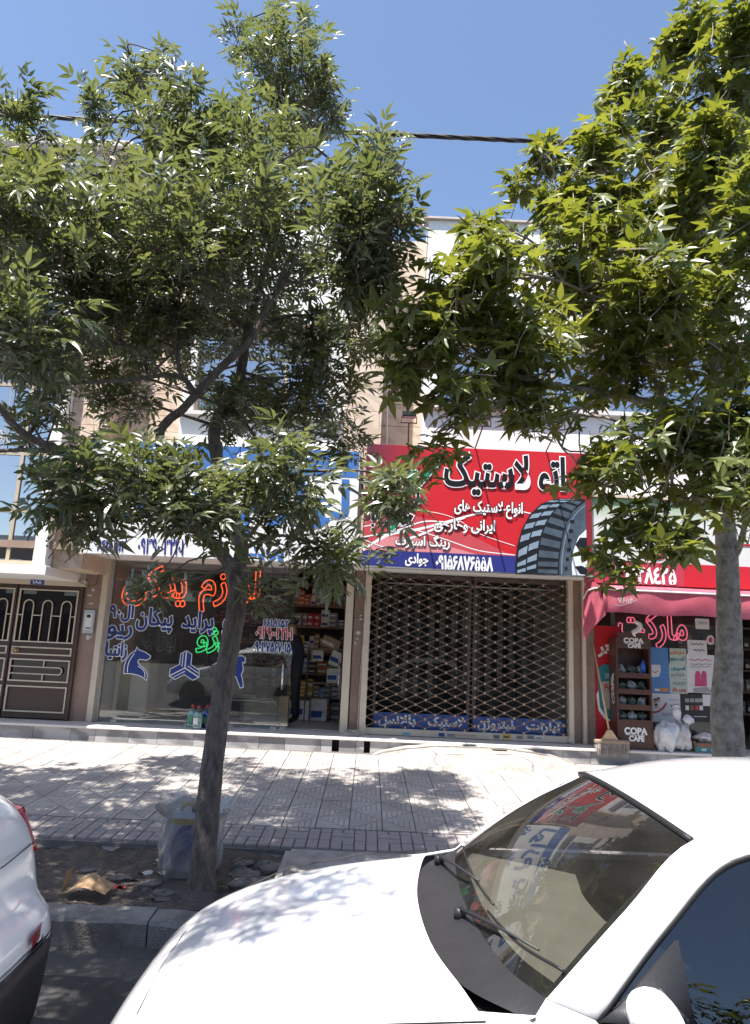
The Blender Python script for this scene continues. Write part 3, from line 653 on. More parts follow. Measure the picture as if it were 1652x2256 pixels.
# torn paper scraps left on the piers
m_paper = M('torn paper', (.62, .60, .57), .9, .1, 12)
for (zx, zy, w_, h_) in ((1225, 820, 22, 16), (1225, 850, 34, 20), (1200, 975, 50, 46), (1190, 1030, 40, 14), (1175, 1068, 22, 30), (1262, 955, 16, 70)):
    P = [ZB(zx + w_/2*math.cos(a)*random.uniform(.6, 1.1), zy + h_/2*math.sin(a)*random.uniform(.6, 1.1), 11.357) for a in np.linspace(0, 2*math.pi, 9)[:-1]]; flat('paper_scrap', P, 11.357, m_paper, shop)
for (zx, zy, w_, h_) in ((590, 465, 40, 12), (615, 430, 24, 20), (600, 520, 44, 10), (580, 745, 30, 44), (595, 740, 26, 14)):
    P = [ZA(zx + w_/2*math.cos(a)*random.uniform(.6, 1.1), zy + h_/2*math.sin(a)*random.uniform(.6, 1.1), 11.348) for a in np.linspace(0, 2*math.pi, 9)[:-1]]; flat('paper_scrap', P, 11.349, m_paper, house)
# loops of cable under the blue sign
for k in range(3):
    c = ZA(600 + 28*k, 205, 11.25); MB().tube([(c[0]+.07*math.sin(a), 11.28, c[1]-.10-.1*math.cos(a)) for a in np.linspace(-2.6, 2.6, 12)], .008, 5).build('cable_loop', m_black, house)
MB().tube([(-6.9, 11.24, 2.66), (-5.6, 11.235, 2.63), (-4.9, 11.24, 2.6), (-4.72, 11.26, 2.52), (-4.6, 11.3, 2.55), (-4.55, 11.3, 2.9)], .006, 5).build('door_cable', m_black, house)

# ------------------------------------------------------------------ glass front of the parts shop
gf = thing('glass_shop_front', 'frameless glass front of the car parts shop beside its open doorway', 'shop window', (-2.8, 11.45, .345))
for a, c in ((-4.36, -3.123), (-3.117, -1.863), (-1.857, -1.27)):
    MB().box(a, c, 11.44, 11.45, .36, 2.98).build('pane', m_glass, gf)
MB().box(-4.405, -4.36, 11.41, 11.47, .35, 2.98).build('frame', m_alu, gf); MB().box(-4.36, -.42, 11.41, 11.48, 2.981, 2.99).build('frame', m_alu, gf)
for x in (-4.1, -2.9, -2.2, -1.5, -1.35): MB().box(x-.05, x+.05, 11.43, 11.46, .346, .385).build('clamp', m_alu, gf)
m_chrome = M('polished steel', (.7, .7, .7), .12, .05, 10, metal=1)
MB().tube([(-1.40, 11.40, .98), (-1.40, 11.40, 1.40)], .016, 8).tube([(-1.40, 11.40, 1.05), (-1.40, 11.45, 1.05)], .008, 6).tube([(-1.40, 11.40, 1.33), (-1.40, 11.45, 1.33)], .008, 6).build('door_handle', m_chrome, gf, smooth=True)
od = thing('glass_door', 'open glass door leaf with steel handle folded in beside cream post', 'door', (-.44, 11.8, .36))
MB().box(-.445, -.435, 11.48, 12.28, .37, 2.9).build('pane', m_glass, od)
MB().tube([(-.50, 12.15, .86), (-.50, 12.15, 1.42)], .017, 8).tube([(-.50, 12.15, .95), (-.44, 12.15, .95)], .008, 6).tube([(-.50, 12.15, 1.33), (-.44, 12.15, 1.33)], .008, 6).build('door_handle', m_chrome, od, smooth=True)
# lettering stuck on and hung behind the glass
m_blue = M('blue vinyl', (.012, .035, .20), .5, .05); m_red = M('red vinyl', (.42, .02, .03), .5, .05)
m_nred = M('red neon', (.5, .05, .01), .4, 0, emit=(1.0, .10, .025), estr=1.0); m_ngreen = M('green neon', (.02, .4, .1), .4, 0, emit=(.03, .75, .20), estr=.6); m_npink = M('pink neon', (.5, .05, .1), .4, 0, emit=(1.0, .14, .25), estr=.6)
m_noff = M('unlit neon tube', (.10, .09, .085), .5, .1)
def word(s, za, a, b_, y, mat, parent, **k):
    (x0, z0), (x1, z1) = za(*a, y), za(*b_, y); return lettering('lettering', s, x0, x1, z0, z1, y, mat, parent, **k)
yw = 11.435
for s, a, c in (('ال۹۰', (722, 632), (886, 535)), ('پیکان', (895, 705), (1145, 558)), ('پراید', (1200, 720), (1415, 578)), ('و', (1470, 718), (1512, 625)), ('ریو', (705, 752), (876, 665)), ('زانتیا', (695, 888), (843, 780))):
    word(s, ZA, a, c, yw, m_blue, gf, bold=.010, edge=.011, emat=m_wprint)
for s, a, c, mt in (('۶۶۱۸۱۵۲', (345, 915), (577, 862), m_blue), ('۰۹۳۹۰۰۳۲۱۰۱', (276, 1020), (610, 935), m_red), ('۰۹۰۳۷۵۶۷۰۱۵', (252, 1140), (592, 1066), m_blue)):
    word(s, ZB, a, c, yw, mt, gf, bold=.006, edge=.008, emat=m_wprint)
nsg = thing('neon_sign', 'red outline neon sign glowing behind the parts shop glass', 'neon sign', (-3.2, 11.5, 2.2))
(xa, za_), (xb, zb_) = ZA(805, 528, 11.5), ZA(1240, 285, 11.5)
neon('neon_tube', 'یدکی', xa, xb, za_, zb_, 11.5, m_nred, nsg)
(xa, za_), (xb, zb_) = ZA(1312, 570, 11.5), ZA(1720, 300, 11.5)
neon('neon_tube', 'لوازم', xa, xb, za_, zb_, 11.5, m_nred, nsg)
nsg2 = thing('neon_sign', 'green outline neon word behind the parts shop glass', 'neon sign', (-2.58, 11.5, 1.5))
(xa, za_), (xb, zb_) = ZA(1297, 850, 11.5), ZA(1502, 688, 11.5); neon('neon_tube', 'پژو', xa, xb, za_, zb_, 11.5, m_ngreen, nsg2)
nsg3 = thing('neon_sign', 'unlit dark neon word hanging behind the blue lettering on the glass', 'neon sign', (-3.6, 11.5, 1.5))
(xa, za_), (xb, zb_) = ZA(875, 835, 11.52), ZA(1165, 690, 11.52); neon('neon_tube', 'پراید', xa, xb, za_, zb_, 11.52, m_noff, nsg3)
# emblems on the glass
def emblem(name, outer, inners, za, y, parent, offs=.014):
    P = np.array([za(px, py, y) for px, py in outer]); sg = math.copysign(1, s_area(P))
    flat(name + '_edge', [tuple(p) for p in grow(P, sg*offs)], y, m_wprint, parent); flat(name, [tuple(p) for p in P], y-.004, m_blue, parent)
    for i in inners: ribbon('emblem_line', [za(px, py, y) for px, py in i], .014, y-.008, m_wprint, parent)
horse = [(820, 980), (824, 935), (838, 890), (862, 856), (890, 836), (898, 838), (905, 812), (918, 830), (945, 838), (965, 848), (992, 868), (988, 880), (975, 888), (960, 892), (945, 888), (925, 886), (912, 892), (908, 908), (920, 928), (945, 945), (962, 965), (972, 995), (966, 1024), (940, 1002), (905, 988), (860, 980)]
emblem('horse_emblem', horse, [[(842, 975), (846, 930), (862, 888), (890, 850)], [(958, 1008), (956, 975), (938, 950), (912, 934)]], ZA, yw, gf)
sc_ = ZA(1222, 945, yw)                         # star emblem of three folded arms: six lozenges and a split line
def star_pt(r_, a): return (sc_[0] + r_*math.sin(a), sc_[1] + r_*math.cos(a))
for k in range(3):
    a0 = k*2*math.pi/3; u = (math.sin(a0), math.cos(a0)); v = (math.cos(a0), -math.sin(a0)); q = lambda l, w_: (sc_[0] + u[0]*l + v[0]*w_, sc_[1] + u[1]*l + v[1]*w_)
    P = np.array([q(.05, -.085), q(.235, -.085), q(.27, -.045), q(.235, 0), q(.27, .045), q(.235, .085), q(.05, .085), q(.0, 0)]) if False else np.array([q(.052, -.088), q(.22, -.088), q(.275, 0), q(.22, .088), q(.052, .088), q(0, 0)]); sg = math.copysign(1, s_area(P))
    flat('star_emblem_edge', [tuple(p) for p in grow(P, sg*.012)], yw - .0004*k, m_wprint, gf); flat('star_emblem', [tuple(p) for p in P], yw-.002-.0004*k, m_blue, gf)
    ribbon('emblem_line', [q(.0, 0), q(.265, 0)], .017, yw-.0045-.0004*k, m_wprint, gf); ribbon('emblem_line', [q(.02, -.05), q(.235, -.05)], .012, yw-.005-.0004*k, m_wprint, gf)
lion = [(1455, 880), (1478, 862), (1500, 858), (1506, 880), (1540, 870), (1600, 868), (1618, 880), (1615, 910), (1600, 905), (1605, 960), (1590, 990), (1600, 1020), (1605, 1070), (1588, 1075), (1560, 1000), (1500, 990), (1470, 1040), (1460, 1010), (1475, 960), (1455, 930)]
emblem('lion_emblem', lion, [], ZA, yw, gf)

# ------------------------------------------------------------------ printed signs
m_signw = M('white sign vinyl', (.74, .74, .76), .45, .04, 3, dirt=(.6, .58, .56), dscale=1.5, damt=.25); m_signb = M('bright blue print', (.04, .145, .43), .45, .06, 3); m_navy = M('navy print', (.02, .025, .18), .45, .05, 3); m_redp = M('red print', (.50, .012, .022), .42, .1, 1.2)
m_inkblk = M('black print', (.006, .006, .010), .6, 0, spec=.2); m_green = M('green print', (.0, .21, .10), .45, .05)
bs = thing('shop_sign', 'white and blue printed sign board of the car parts shop behind the tree', 'sign', (-2.3, 10.2, 2.94))
MB().box(-4.37, -.27, 10.12, 10.24, 2.94, 4.72, .004).build('board', m_signw, bs)
rect('band', -3.72, -.285, 4.30, 4.705, 10.114, m_signb, bs)
ysg = 10.112
lettering('lettering', 'لوازم یدکی', -4.1, -.42, 3.36, 4.24, ysg, m_signb, bs, bold=.022)
word('پژو', ZU, (1385, 768), (1520, 660), ysg, m_signb, bs, bold=.010)
word('۰۹۳۹۰۰۳۲۱۰۱', ZU, (343, 705), (600, 635), ysg, m_navy, bs, bold=.006); word('۶۶۱۸۱۵۲', ZU, (120, 690), (280, 640), ysg, m_navy, bs, bold=.006)
word('پراید', ZU, (960, 745), (1150, 660), ysg, m_signb, bs, bold=.008)
word('یدکی', ZU, (760, 245), (1100, 150), 10.110, m_wprint, bs, bold=.014)
c = ZU(330, 210, 10.11); ribbon('ring_mark', [(c[0]+.13*math.cos(a), c[1]+.11*math.sin(a)) for a in np.linspace(0, 6.3, 14)], .035, 10.113, m_inkblk, bs)
MB().box(-4.45, -4.375, 10.15, 10.24, 2.93, 4.7).build('side_frame', m_cream, bs)

rs = thing('shop_sign', 'red printed tyre shop sign board with big tyre picture over the shutter', 'sign', (1.6, 10.15, 2.94))
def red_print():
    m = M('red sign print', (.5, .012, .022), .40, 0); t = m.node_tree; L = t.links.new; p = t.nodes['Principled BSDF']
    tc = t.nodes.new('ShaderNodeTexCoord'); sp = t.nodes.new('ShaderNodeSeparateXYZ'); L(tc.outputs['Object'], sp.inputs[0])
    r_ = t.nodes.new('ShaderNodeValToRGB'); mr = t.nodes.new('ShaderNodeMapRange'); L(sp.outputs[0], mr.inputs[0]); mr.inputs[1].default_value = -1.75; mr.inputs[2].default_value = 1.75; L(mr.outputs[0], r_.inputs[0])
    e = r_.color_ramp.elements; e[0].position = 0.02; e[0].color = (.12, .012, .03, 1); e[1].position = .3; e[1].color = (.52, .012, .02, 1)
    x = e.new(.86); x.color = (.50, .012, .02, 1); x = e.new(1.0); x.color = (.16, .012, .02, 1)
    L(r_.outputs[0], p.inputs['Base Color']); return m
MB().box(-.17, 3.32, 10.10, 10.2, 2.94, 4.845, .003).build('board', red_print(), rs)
for (a, c) in (((-.175, 2.935), (3.325, 2.95)),): MB().box(a[0], c[0], 10.092, 10.205, 2.922, 2.945).build('trim', m_alu, rs)
yr = 10.097
m_pink = M('pale red print', (.60, .22, .24), .42, .05)
flat('swoosh', [ZC(*q, yr) for q in ((90, 820), (95, 640), (220, 600), (420, 600), (600, 640), (780, 720), (1000, 830), (1090, 868), (500, 845))], yr, M('rose print', (.47, .06, .075), .42, .1, 2), rs)
flat('swoosh', [ZC(*q, yr) for q in ((90, 826), (250, 735), (420, 745), (640, 800), (860, 862), (500, 842))], yr-.001, m_pink, rs)
for pts, wd in (([(85, 825), (260, 725), (450, 690), (640, 640), (850, 585), (1050, 560), (1195, 585)], (.05, .015)), ([(90, 670), (220, 655), (420, 690), (640, 760), (850, 830), (1090, 860)], .014), ([(100, 580), (300, 560), (520, 572), (700, 620), (860, 720), (1090, 800)], .009), ([(90, 740), (300, 700), (480, 640), (620, 640)], .02), ([(330, 770), (480, 720), (640, 650), (760, 615)], (.04, .02)), ([(95, 760), (200, 800), (330, 830)], .012)):
    yr -= .0008; ribbon('swoosh_line', [ZC(*q, yr) for q in pts], wd, yr, m_wprint, rs)
flat('band', [(-.165, 2.95), ZC(1095, 980, yr), ZC(1095, 868, yr), ZC(700, 850, yr), ZC(300, 832, yr), (-.165, ZC(80, 832, yr)[1])], 10.090, m_navy, rs)
yt = 10.085
word('اتو لاستیک', ZC, (625, 460), (1415, 220), yt, m_inkblk, rs, bold=.016, edge=.017, emat=m_wprint)
word('انواع لاستیک های', ZC, (690, 605), (1140, 515), yt, m_wprint, rs, bold=.005, edge=.008, emat=m_inkblk)
word('ایرانی وخارجی', ZC, (557, 705), (958, 632), yt, m_wprint, rs, bold=.005, edge=.008, emat=m_inkblk)
word('رینگ اسپرت', ZC, (300, 815), (660, 735), yt, m_wprint, rs, bold=.005, edge=.008, emat=m_inkblk)
word('جوادی', ZC, (365, 930), (517, 855), yt, m_wprint, rs, bold=.005); word('۰۹۱۵۶۸۷۶۵۵۸', ZC, (568, 950), (943, 878), yt, m_wprint, rs, bold=.008)
# check mark and letters of the tyre maker
def mark(nm, pts, mat, ex=0.016):
    P = np.array([ZC(*q, yt) for q in pts]); sg = math.copysign(1, s_area(P)); flat('logo_edge', [tuple(p) for p in grow(P, sg*ex)], yt+.002, m_wprint, rs); flat(nm, pts=[tuple(p) for p in P], y=yt, mat=mat, parent=rs)
mark('logo_check', [(385, 305), (442, 302), (448, 352), (600, 232), (606, 240), (470, 400), (385, 455), (345, 425)], m_green)
mark('logo_letter', [(170, 300), (365, 300), (335, 345), (215, 345), (205, 330)], m_inkblk); mark('logo_letter', [(228, 352), (262, 352), (225, 470), (190, 470)], m_inkblk)
mark('logo_letter', [(440, 440), (458, 425), (458, 510), (420, 560), (405, 540), (440, 495)], m_inkblk)
mark('logo_letter', [(250, 600), (300, 560), (340, 610), (320, 660), (280, 700), (262, 690), (290, 640)], m_green); mark('logo_letter', [(330, 640), (400, 590), (420, 600), (400, 640), (345, 665)], m_inkblk)
mark('logo_letter', [(140, 545), (162, 540), (165, 625), (150, 640), (140, 625)], m_inkblk, .01); mark('logo_letter', [(185, 540), (205, 536), (208, 635), (195, 650), (185, 635)], m_inkblk, .01)
for q in ((150, 662), (150, 690)): mark('logo_dot', [(q[0]+11*math.cos(a), q[1]+11*math.sin(a)) for a in np.linspace(0, 2*math.pi, 9)[:-1]], m_inkblk, .008)
# the printed tyre
m_tyd = M('tyre print dark', (.008, .010, .014), .55, 0, spec=.25); m_tyl = M('tyre print pale', (.20, .265, .34), .42, .15, 6); m_tym = M('tyre print grey', (.055, .075, .10), .42, .3, 5); m_tyw = M('rim print', (.66, .70, .75), .42, .1, 3)
zl = lambda pts: [ZC(*q, 10.08) for q in pts]
flat('tyre_print', zl([(1095, 985), (1092, 920), (1105, 800), (1135, 690), (1190, 590), (1265, 520), (1340, 492), (1400, 485), (1556, 490), (1572, 995)]), 10.087, m_tyd, rs)
flat('tyre_sidewall', zl([(1385, 990), (1385, 900), (1400, 780), (1430, 660), (1475, 570), (1557, 505), (1571, 995)]), 10.0855, m_tym, rs)
flat('tyre_rim', zl([(1470, 992), (1466, 920), (1478, 830), (1510, 740), (1562, 690), (1571, 995)]), 10.084, m_tyw, rs)
flat('rim_hole', zl([(1490, 790), (1520, 745), (1564, 745), (1567, 820), (1530, 860)]), 10.0825, m_tyd, rs); flat('rim_hole', zl([(1485, 935), (1530, 930), (1569, 950), (1570, 992), (1520, 985)]), 10.0825, m_tyd, rs)
ribbon('sidewall_line', zl([(1400, 988), (1402, 890), (1420, 770), (1452, 660), (1500, 580), (1556, 530)]), .012, 10.0835, m_tyl, rs)
for i in range(9):                               # tread blocks: two staggered rows and long side lugs
    t0 = i/9
    for row, (wa, wb) in enumerate(((.03, .22), (.25, .46), (.50, .96))):
        tt = t0 + (.05 if row == 1 else 0); 
        def cur(u, s):                           # s across the tread, u along it
            A = smooth_line([(1098, 985), (1100, 900), (1125, 730), (1190, 600), (1300, 505), (1420, 487)], 6); B = smooth_line([(1385, 985), (1388, 890), (1405, 770), (1440, 650), (1490, 555), (1556, 495)], 6)
            k = min(max(u, 0), 1)*(len(A)-1); i0 = min(int(k), len(A)-2); f = k - i0
            a = A[i0]*(1-f)+A[i0+1]*f; b_ = B[i0]*(1-f)+B[i0+1]*f; return a*(1-s)+b_*s
        h = .075; sk = .03 if row < 2 else -.025
        q = [cur(tt+.012, wa), cur(tt+.012+sk, wb), cur(tt+h+sk+.01, wb), cur(tt+h, wa)]
        if row < 2: q = [cur(tt+.012, wa), cur(tt+.03, (wa+wb)/2), cur(tt+.012+sk, wb), cur(tt+h+sk, wb), cur(tt+h+.01, (wa+wb)/2), cur(tt+h-.01, wa)]
        flat('tread_block', zl([tuple(p) for p in q]), 10.0835 - .0004*row, m_tyl if row < 2 else m_tym, rs)
for k in range(6): MB().add([(x, 10.082, z) for x, z in zl([(1418+7*k, 940-62*k), (1436+9*k, 935-62*k), (1440+9*k, 955-62*k), (1422+7*k, 962-62*k)])], [(0,1,2,3)]).build('sidewall_mark', m_tyd, rs)
# lamp arms reaching forward from the red sign
m_rust = M('rusty red steel', (.16, .05, .035), .7, .3, 12)
for i, (xb, xt, lab) in enumerate(((.47, .43, 'slim floodlight arm over the left end of the red sign'), (1.52, 1.5, 'slim floodlight arm over the middle of the red sign'), (2.63, 2.57, 'slim floodlight arm over the right end of the red sign'))):
    t = thing('floodlight_arm', lab, 'lamp', (xb, 10.15, 4.84), 'floodlight arms on the red sign')
    MB().tube([(xb, 10.16, 4.80), (xb, 10.14, 4.86), (xt, 9.3, 4.94)], .012, 6).build('arm', m_rust, t)
    h = MB().box(xt-.1, xt+.1, 9.2, 9.33, 5.02, 5.1, .012).build('lamp_housing', m_black, t); MB().bar((xt-.12, 9.3, 4.945), (xt+.12, 9.3, 4.945), .014).bar((xt-.11, 9.28, 4.945), (xt-.11, 9.28, 5.04), .012).bar((xt+.11, 9.28, 4.945), (xt+.11, 9.28, 5.04), .012).build('bracket', m_rust, t)
    MB().box(xt-.085, xt+.085, 9.22, 9.31, 5.012, 5.018).build('lens', m_alu, h)
# ------------------------------------------------------------------ shelves and cartons inside the parts shop
BC = {'white': (.62, .61, .58), 'red': (.38, .03, .035), 'blue': (.02, .06, .26), 'brown cardboard': (.34, .22, .12), 'yellow': (.55, .36, .04), 'grey': (.22, .22, .22), 'dark': (.04, .04, .05), 'orange': (.5, .14, .03), 'light blue': (.2, .36, .55), 'pink': (.45, .10, .12)}
BM = {k: M(k + ' carton', v, .6, .12, 9) for k, v in BC.items()}
m_shelf = M('dark shelf steel', (.10, .075, .06), .6, .15, 5); m_wood = M('shelf board wood', (.24, .15, .085), .6, .2, 6)
def shelf_unit(name, label, x0, x1, y0, y1, zs, top):
    t = thing(name, label, 'shelves', ((x0+x1)/2, (y0+y1)/2, .35))
    for z in zs: MB().box(x0+.031, x1-.031, y0+.004, y1, z-.03, z).build('shelf_board', m_wood, t)
    for x in (x0, x1-.03):
        for y in (y0, y1-.03): MB().box(x, x+.03, y, y+.03, .35, top).build('post', m_shelf, t)
    MB().box(x0, x1, y1+.002, y1+.015, .35, top).build('back', m_roomdark, t)
    return t
box_cache = {}
def carton(w_, d_, h_, col):
    k = (round(w_, 2), round(d_, 2), round(h_, 2), col)
    if k not in box_cache:
        b = MB(); b.box(-w_/2, w_/2, -d_/2, d_/2, 0, h_, .004)
        o = b.build('carton', [BM[col], BM['white' if col != 'white' else 'blue'], BM['brown cardboard']], None)
        # printed panel and flap line on the face
        mb = MB(); me = o.data
        n = len(me.vertices)
        b2 = MB(); b2.v = [tuple(v.co) for v in me.vertices]; b2.f = [tuple(p.vertices) for p in me.polygons]; b2.m = [0]*len(b2.f)
        b2.cur = 1; a = random.uniform(.12, .3); b2.add([(-w_/2+.01, -d_/2-.0015, h_*a), (w_/2*random.uniform(.2, .95), -d_/2-.0015, h_*a), (w_/2*random.uniform(.2, .95), -d_/2-.0015, h_*(a+.3)), (-w_/2+.01, -d_/2-.0015, h_*(a+.3))], [(0,1,2,3)])
        bpy.data.objects.remove(o); 
        m2 = bpy.data.meshes.new('carton'); m2.from_pydata(b2.v, [], b2.f); 
        for mm in (BM[col], BM['white' if col != 'white' else 'blue'], BM['brown cardboard']): m2.materials.append(mm)
        m2.polygons.foreach_set('material_index', b2.m); box_cache[k] = m2
    return box_cache[k]
ORD = ['lowest', 'second lowest', 'middle', 'fourth', 'fifth', 'highest']
NTH = ['first', 'second', 'third', 'fourth', 'fifth', 'sixth', 'seventh', 'eighth', 'ninth', 'tenth', 'eleventh', 'twelfth', 'thirteenth', 'fourteenth', 'fifteenth', 'sixteenth', 'seventeenth', 'eighteenth', 'nineteenth', 'twentieth']
UPW = ['bottom of', 'second up in', 'third up in', 'fourth up in']
def fill_shelf(x0, x1, y, z, hmax, cols, where, shelf_word, side=None):
    x = x0; nth = 0
    while x < x1 - .06:
        col = random.choice(cols); w_ = random.choice([.07, .09, .09, .12, .12, .16, .2]); h_ = min(hmax, random.choice([.07, .09, .12, .16])); d_ = random.choice([.16, .22])
        if x + w_ > x1: break
        zz = z; stack = random.choice([2, 3, 3, 4])
        for s in range(stack):
            if zz + h_ > z + hmax + .01: break
            o = bpy.data.objects.new('carton', carton(w_, d_, h_, col)); COL.objects.link(o)
            if side is None: o.location = (x + w_/2, y + random.uniform(-.02, .03), zz + .001); o.rotation_euler = (0, 0, random.uniform(-.08, .08))
            else: o.location = (side + random.uniform(-.02, .02), x + w_/2, zz + .001); o.rotation_euler = (0, 0, -math.pi/2 + random.uniform(-.06, .06))
            tag(o, '%s carton %s pile %s from left on %s %s shelf' % (col.replace('brown cardboard', 'brown').replace('light blue', 'pale'), UPW[s] + ' the', NTH[min(nth, 19)], where, shelf_word), 'carton', 'cartons on the parts shop shelves')
            zz += h_ + .002
        x += w_ + random.uniform(.003, .012); nth += 1
allc = ['white', 'white', 'red', 'blue', 'brown cardboard', 'yellow', 'grey', 'orange', 'light blue', 'white', 'dark']
# shelves straight behind the doorway
sz1 = [.75, 1.18, 1.55, 2.05, 2.45]
shelf_unit('shelf_unit', 'tall shelves of small cartons seen through the open shop doorway', -1.55, -.34, 13.0, 13.35, sz1 + [2.85], 3.0)
for i, z in enumerate(sz1):
    h = (sz1 + [2.85])[i+1] - z - .06; fill_shelf(-1.5, -.38, 13.14, z, h, allc if i != 3 else ['white', 'white', 'grey', 'white', 'red'], 'the doorway', ORD[i])
fill_shelf(-1.5, -.38, 13.14, .352, .33, ['white', 'blue', 'grey', 'orange'], 'the doorway', 'floor level')
# back shelves behind the glass
sz2 = [.8, 1.25, 1.65, 2.05, 2.45]
shelf_unit('shelf_unit', 'wide rear shelves stacked with red and dark cartons behind the shop glass', -3.4, -1.7, 14.6, 14.95, sz2 + [2.85], 3.0)
for i, z in enumerate(sz2): fill_shelf(-3.34, -1.76, 14.74, z, (sz2 + [2.85])[i+1] - z - .06, [['dark', 'grey', 'brown cardboard', 'white'], ['blue', 'white', 'grey', 'red'], allc, ['pink', 'red', 'pink', 'white'], ['red', 'orange', 'brown cardboard', 'white']][i], 'the rear', ORD[i])
# larger cartons by the doorway
for (x, y, z, w_, h_, c, l) in ((-.72, 12.75, 1.66, .34, .20, 'brown cardboard', 'tilted brown carton with white end high in the open doorway'), (-.62, 12.72, 1.35, .22, .27, 'white', 'upright white carton below the tilted brown one in the doorway'), (-.95, 12.72, 1.42, .2, .2, 'white', 'square white carton left of the upright white one in the doorway'), (-.62, 12.7, 1.05, .26, .26, 'white', 'white carton over the steel handle in the doorway'), (-1.2, 12.85, .36, .36, .34, 'white', 'large pale carton on the floor at the foot of the doorway shelves'), (-.85, 12.84, .36, .3, .38, 'white', 'pale carton with dark mark on the floor beside the large one')):
    o = bpy.data.objects.new('carton', carton(w_, .26, h_, c)); COL.objects.link(o); o.location = (x, y, z); o.rotation_euler = (0, .35 if 'tilted' in l else 0, random.uniform(-.2, .2)); tag(o, l, 'carton')
st = thing('side_stack_rack', 'low rack holding the white cartons inside the doorway', 'rack', (-.7, 12.75, .35))
MB().box(-1.1, -.46, 12.58, 12.9, 1.02, 1.045).build('shelf_board', m_wood, st); MB().box(-1.1, -.46, 12.58, 12.9, 1.325, 1.345).build('shelf_board', m_wood, st); MB().box(-1.1, -.46, 12.58, 12.9, 1.63, 1.655).build('shelf_board', m_wood, st)
for x in (-1.12, -.47): MB().box(x, x+.02, 12.58, 12.6, .35, 1.66).box(x, x+.02, 12.88, 12.9, .35, 1.66).build('post', m_shelf, st)
# desk and white cabinet behind the glass
dk = thing('desk', 'dark office desk behind the lettered shop glass', 'desk', (-2.9, 12.6, .35))
MB().box(-3.65, -2.0, 12.3, 12.9, 1.02, 1.06, .005).build('top', m_black, dk); MB().box(-3.6, -2.05, 12.34, 12.38, .36, 1.02).build('front_panel', M('desk panel', (.06, .05, .045), .5, .15), dk); MB().box(-3.6, -3.56, 12.38, 12.86, .36, 1.02).box(-2.09, -2.05, 12.38, 12.86, .36, 1.02).build('side_panel', m_black, dk)
cb = thing('cabinet', 'pale cream cabinet at the left end of the shop glass', 'cabinet', (-4.1, 12.2, .35))
MB().box(-4.36, -3.78, 12.0, 12.5, .36, 1.32, .008).build('body', M('cream laminate', (.52, .48, .40), .5, .06), cb); MB().box(-4.34, -4.08, 11.985, 11.999, .38, 1.3).build('door', bpy.data.materials['cream laminate'], cb); MB().box(-4.06, -3.8, 11.985, 11.999, .38, 1.3).build('door', bpy.data.materials['cream laminate'], cb)
# wrapped front seat panel and bottles behind the glass
sp = thing('wrapped_panel', 'beige panel wrapped in clear film leaning behind the shop glass by the doorway', 'panel', (-1.6, 11.6, .35))
def rr(x0, x1, z0, z1, r_, n=5):
    P = []
    for cx, cz, a in ((x1-r_, z1-r_, 0), (x0+r_, z1-r_, 90), (x0+r_, z0+r_, 180), (x1-r_, z0+r_, 270)):
        P += [(cx + r_*math.cos(math.radians(a+90*i/n)), cz + r_*math.sin(math.radians(a+90*i/n))) for i in range(n+1)]
    return P
MB().prism(rr(-2.03, -1.48, .38, .80, .09), 11.62, 11.66).build('board', M('beige board', (.36, .27, .18), .55, .12, 7), sp)
m_film = glass_mat('clear film', (.92, .93, .94), 1.45, 1.2, .18, .05, .12)
MB().grid(lambda u, v: (-2.08 + .65*u, 11.60 + .012*math.sin(u*23+v*9) + .01*math.sin(v*31), .36 + .50*v), 26, 14).build('film', m_film, sp, smooth=True)
MB().box(-1.46, -1.30, 11.62, 11.8, .36, .86, .01).build('tall_box', BM['brown cardboard'], sp)
m_bottle = {'blue': glass_mat('blue washer fluid', (.10, .38, .75), 1.4, 1.0, .05, .08, .10), 'clear': glass_mat('clear washer fluid', (.62, .78, .76), 1.4, 1.0, .05, .08, .12)}
m_cap = M('red cap', (.5, .03, .03), .4, .05)
for i, (x, y, cl, lab) in enumerate(((-2.79, 11.27, 'clear', 'clear washer fluid jug with red cap at the left of the row on the step'), (-2.66, 11.13, 'clear', 'clear washer fluid jug second from left on the step'), (-2.56, 11.29, 'blue', 'blue washer fluid jug beside the clear jugs on the step'), (-2.44, 11.14, 'blue', 'blue washer fluid jug nearest the tree trunk on the step'))):
    t = thing('fluid_jug', lab, 'jug', (x, y, SZ), 'washer fluid jugs on the shop step')
    def jug(u, v, g=0.0):
        a = 2*math.pi*u; h = v*.31; k = 1 if v < .62 else max(.22, 1 - ((v-.62)/.38)**1.4*.8)
        wx, wy = (.078-g)*k*(1+.03*math.sin(v*30)), (.055-g)*k; cc, ss = math.cos(a), math.sin(a)
        return (x + wx*math.copysign(abs(cc)**.6, cc), y + wy*math.copysign(abs(ss)**.6, ss), SZ + .003 + h)
    MB().grid(jug, 24, 18).build('body', m_bottle[cl], t, smooth=True); MB().grid(lambda u, v: jug(u, min(v*.9+.01, .8), .008), 20, 12).build('fluid', M('fluid ' + cl + str(i), (.05, .30, .60) if cl == 'blue' else (.42, .55, .52), .3, .05), t, smooth=True)
    MB().lathe((x, y, SZ+.312), [(.026, 0), (.026, .03), (.02, .036)], 12).build('cap', m_cap, t); MB().tube([(x+.02, y-.045, SZ+.25), (x+.045, y-.085, SZ+.23), (x+.05, y-.09, SZ+.14), (x+.045, y-.06, SZ+.10)], .012, 6).build('handle', m_bottle[cl], t, smooth=True)
    MB().box(x-.055, x+.02, y-.0605, y-.0585, SZ+.06, SZ+.17).build('label', M('jug label %d' % i, (.6, .62, .62) if i % 2 else (.1, .35, .2), .5, .3, 18), t)
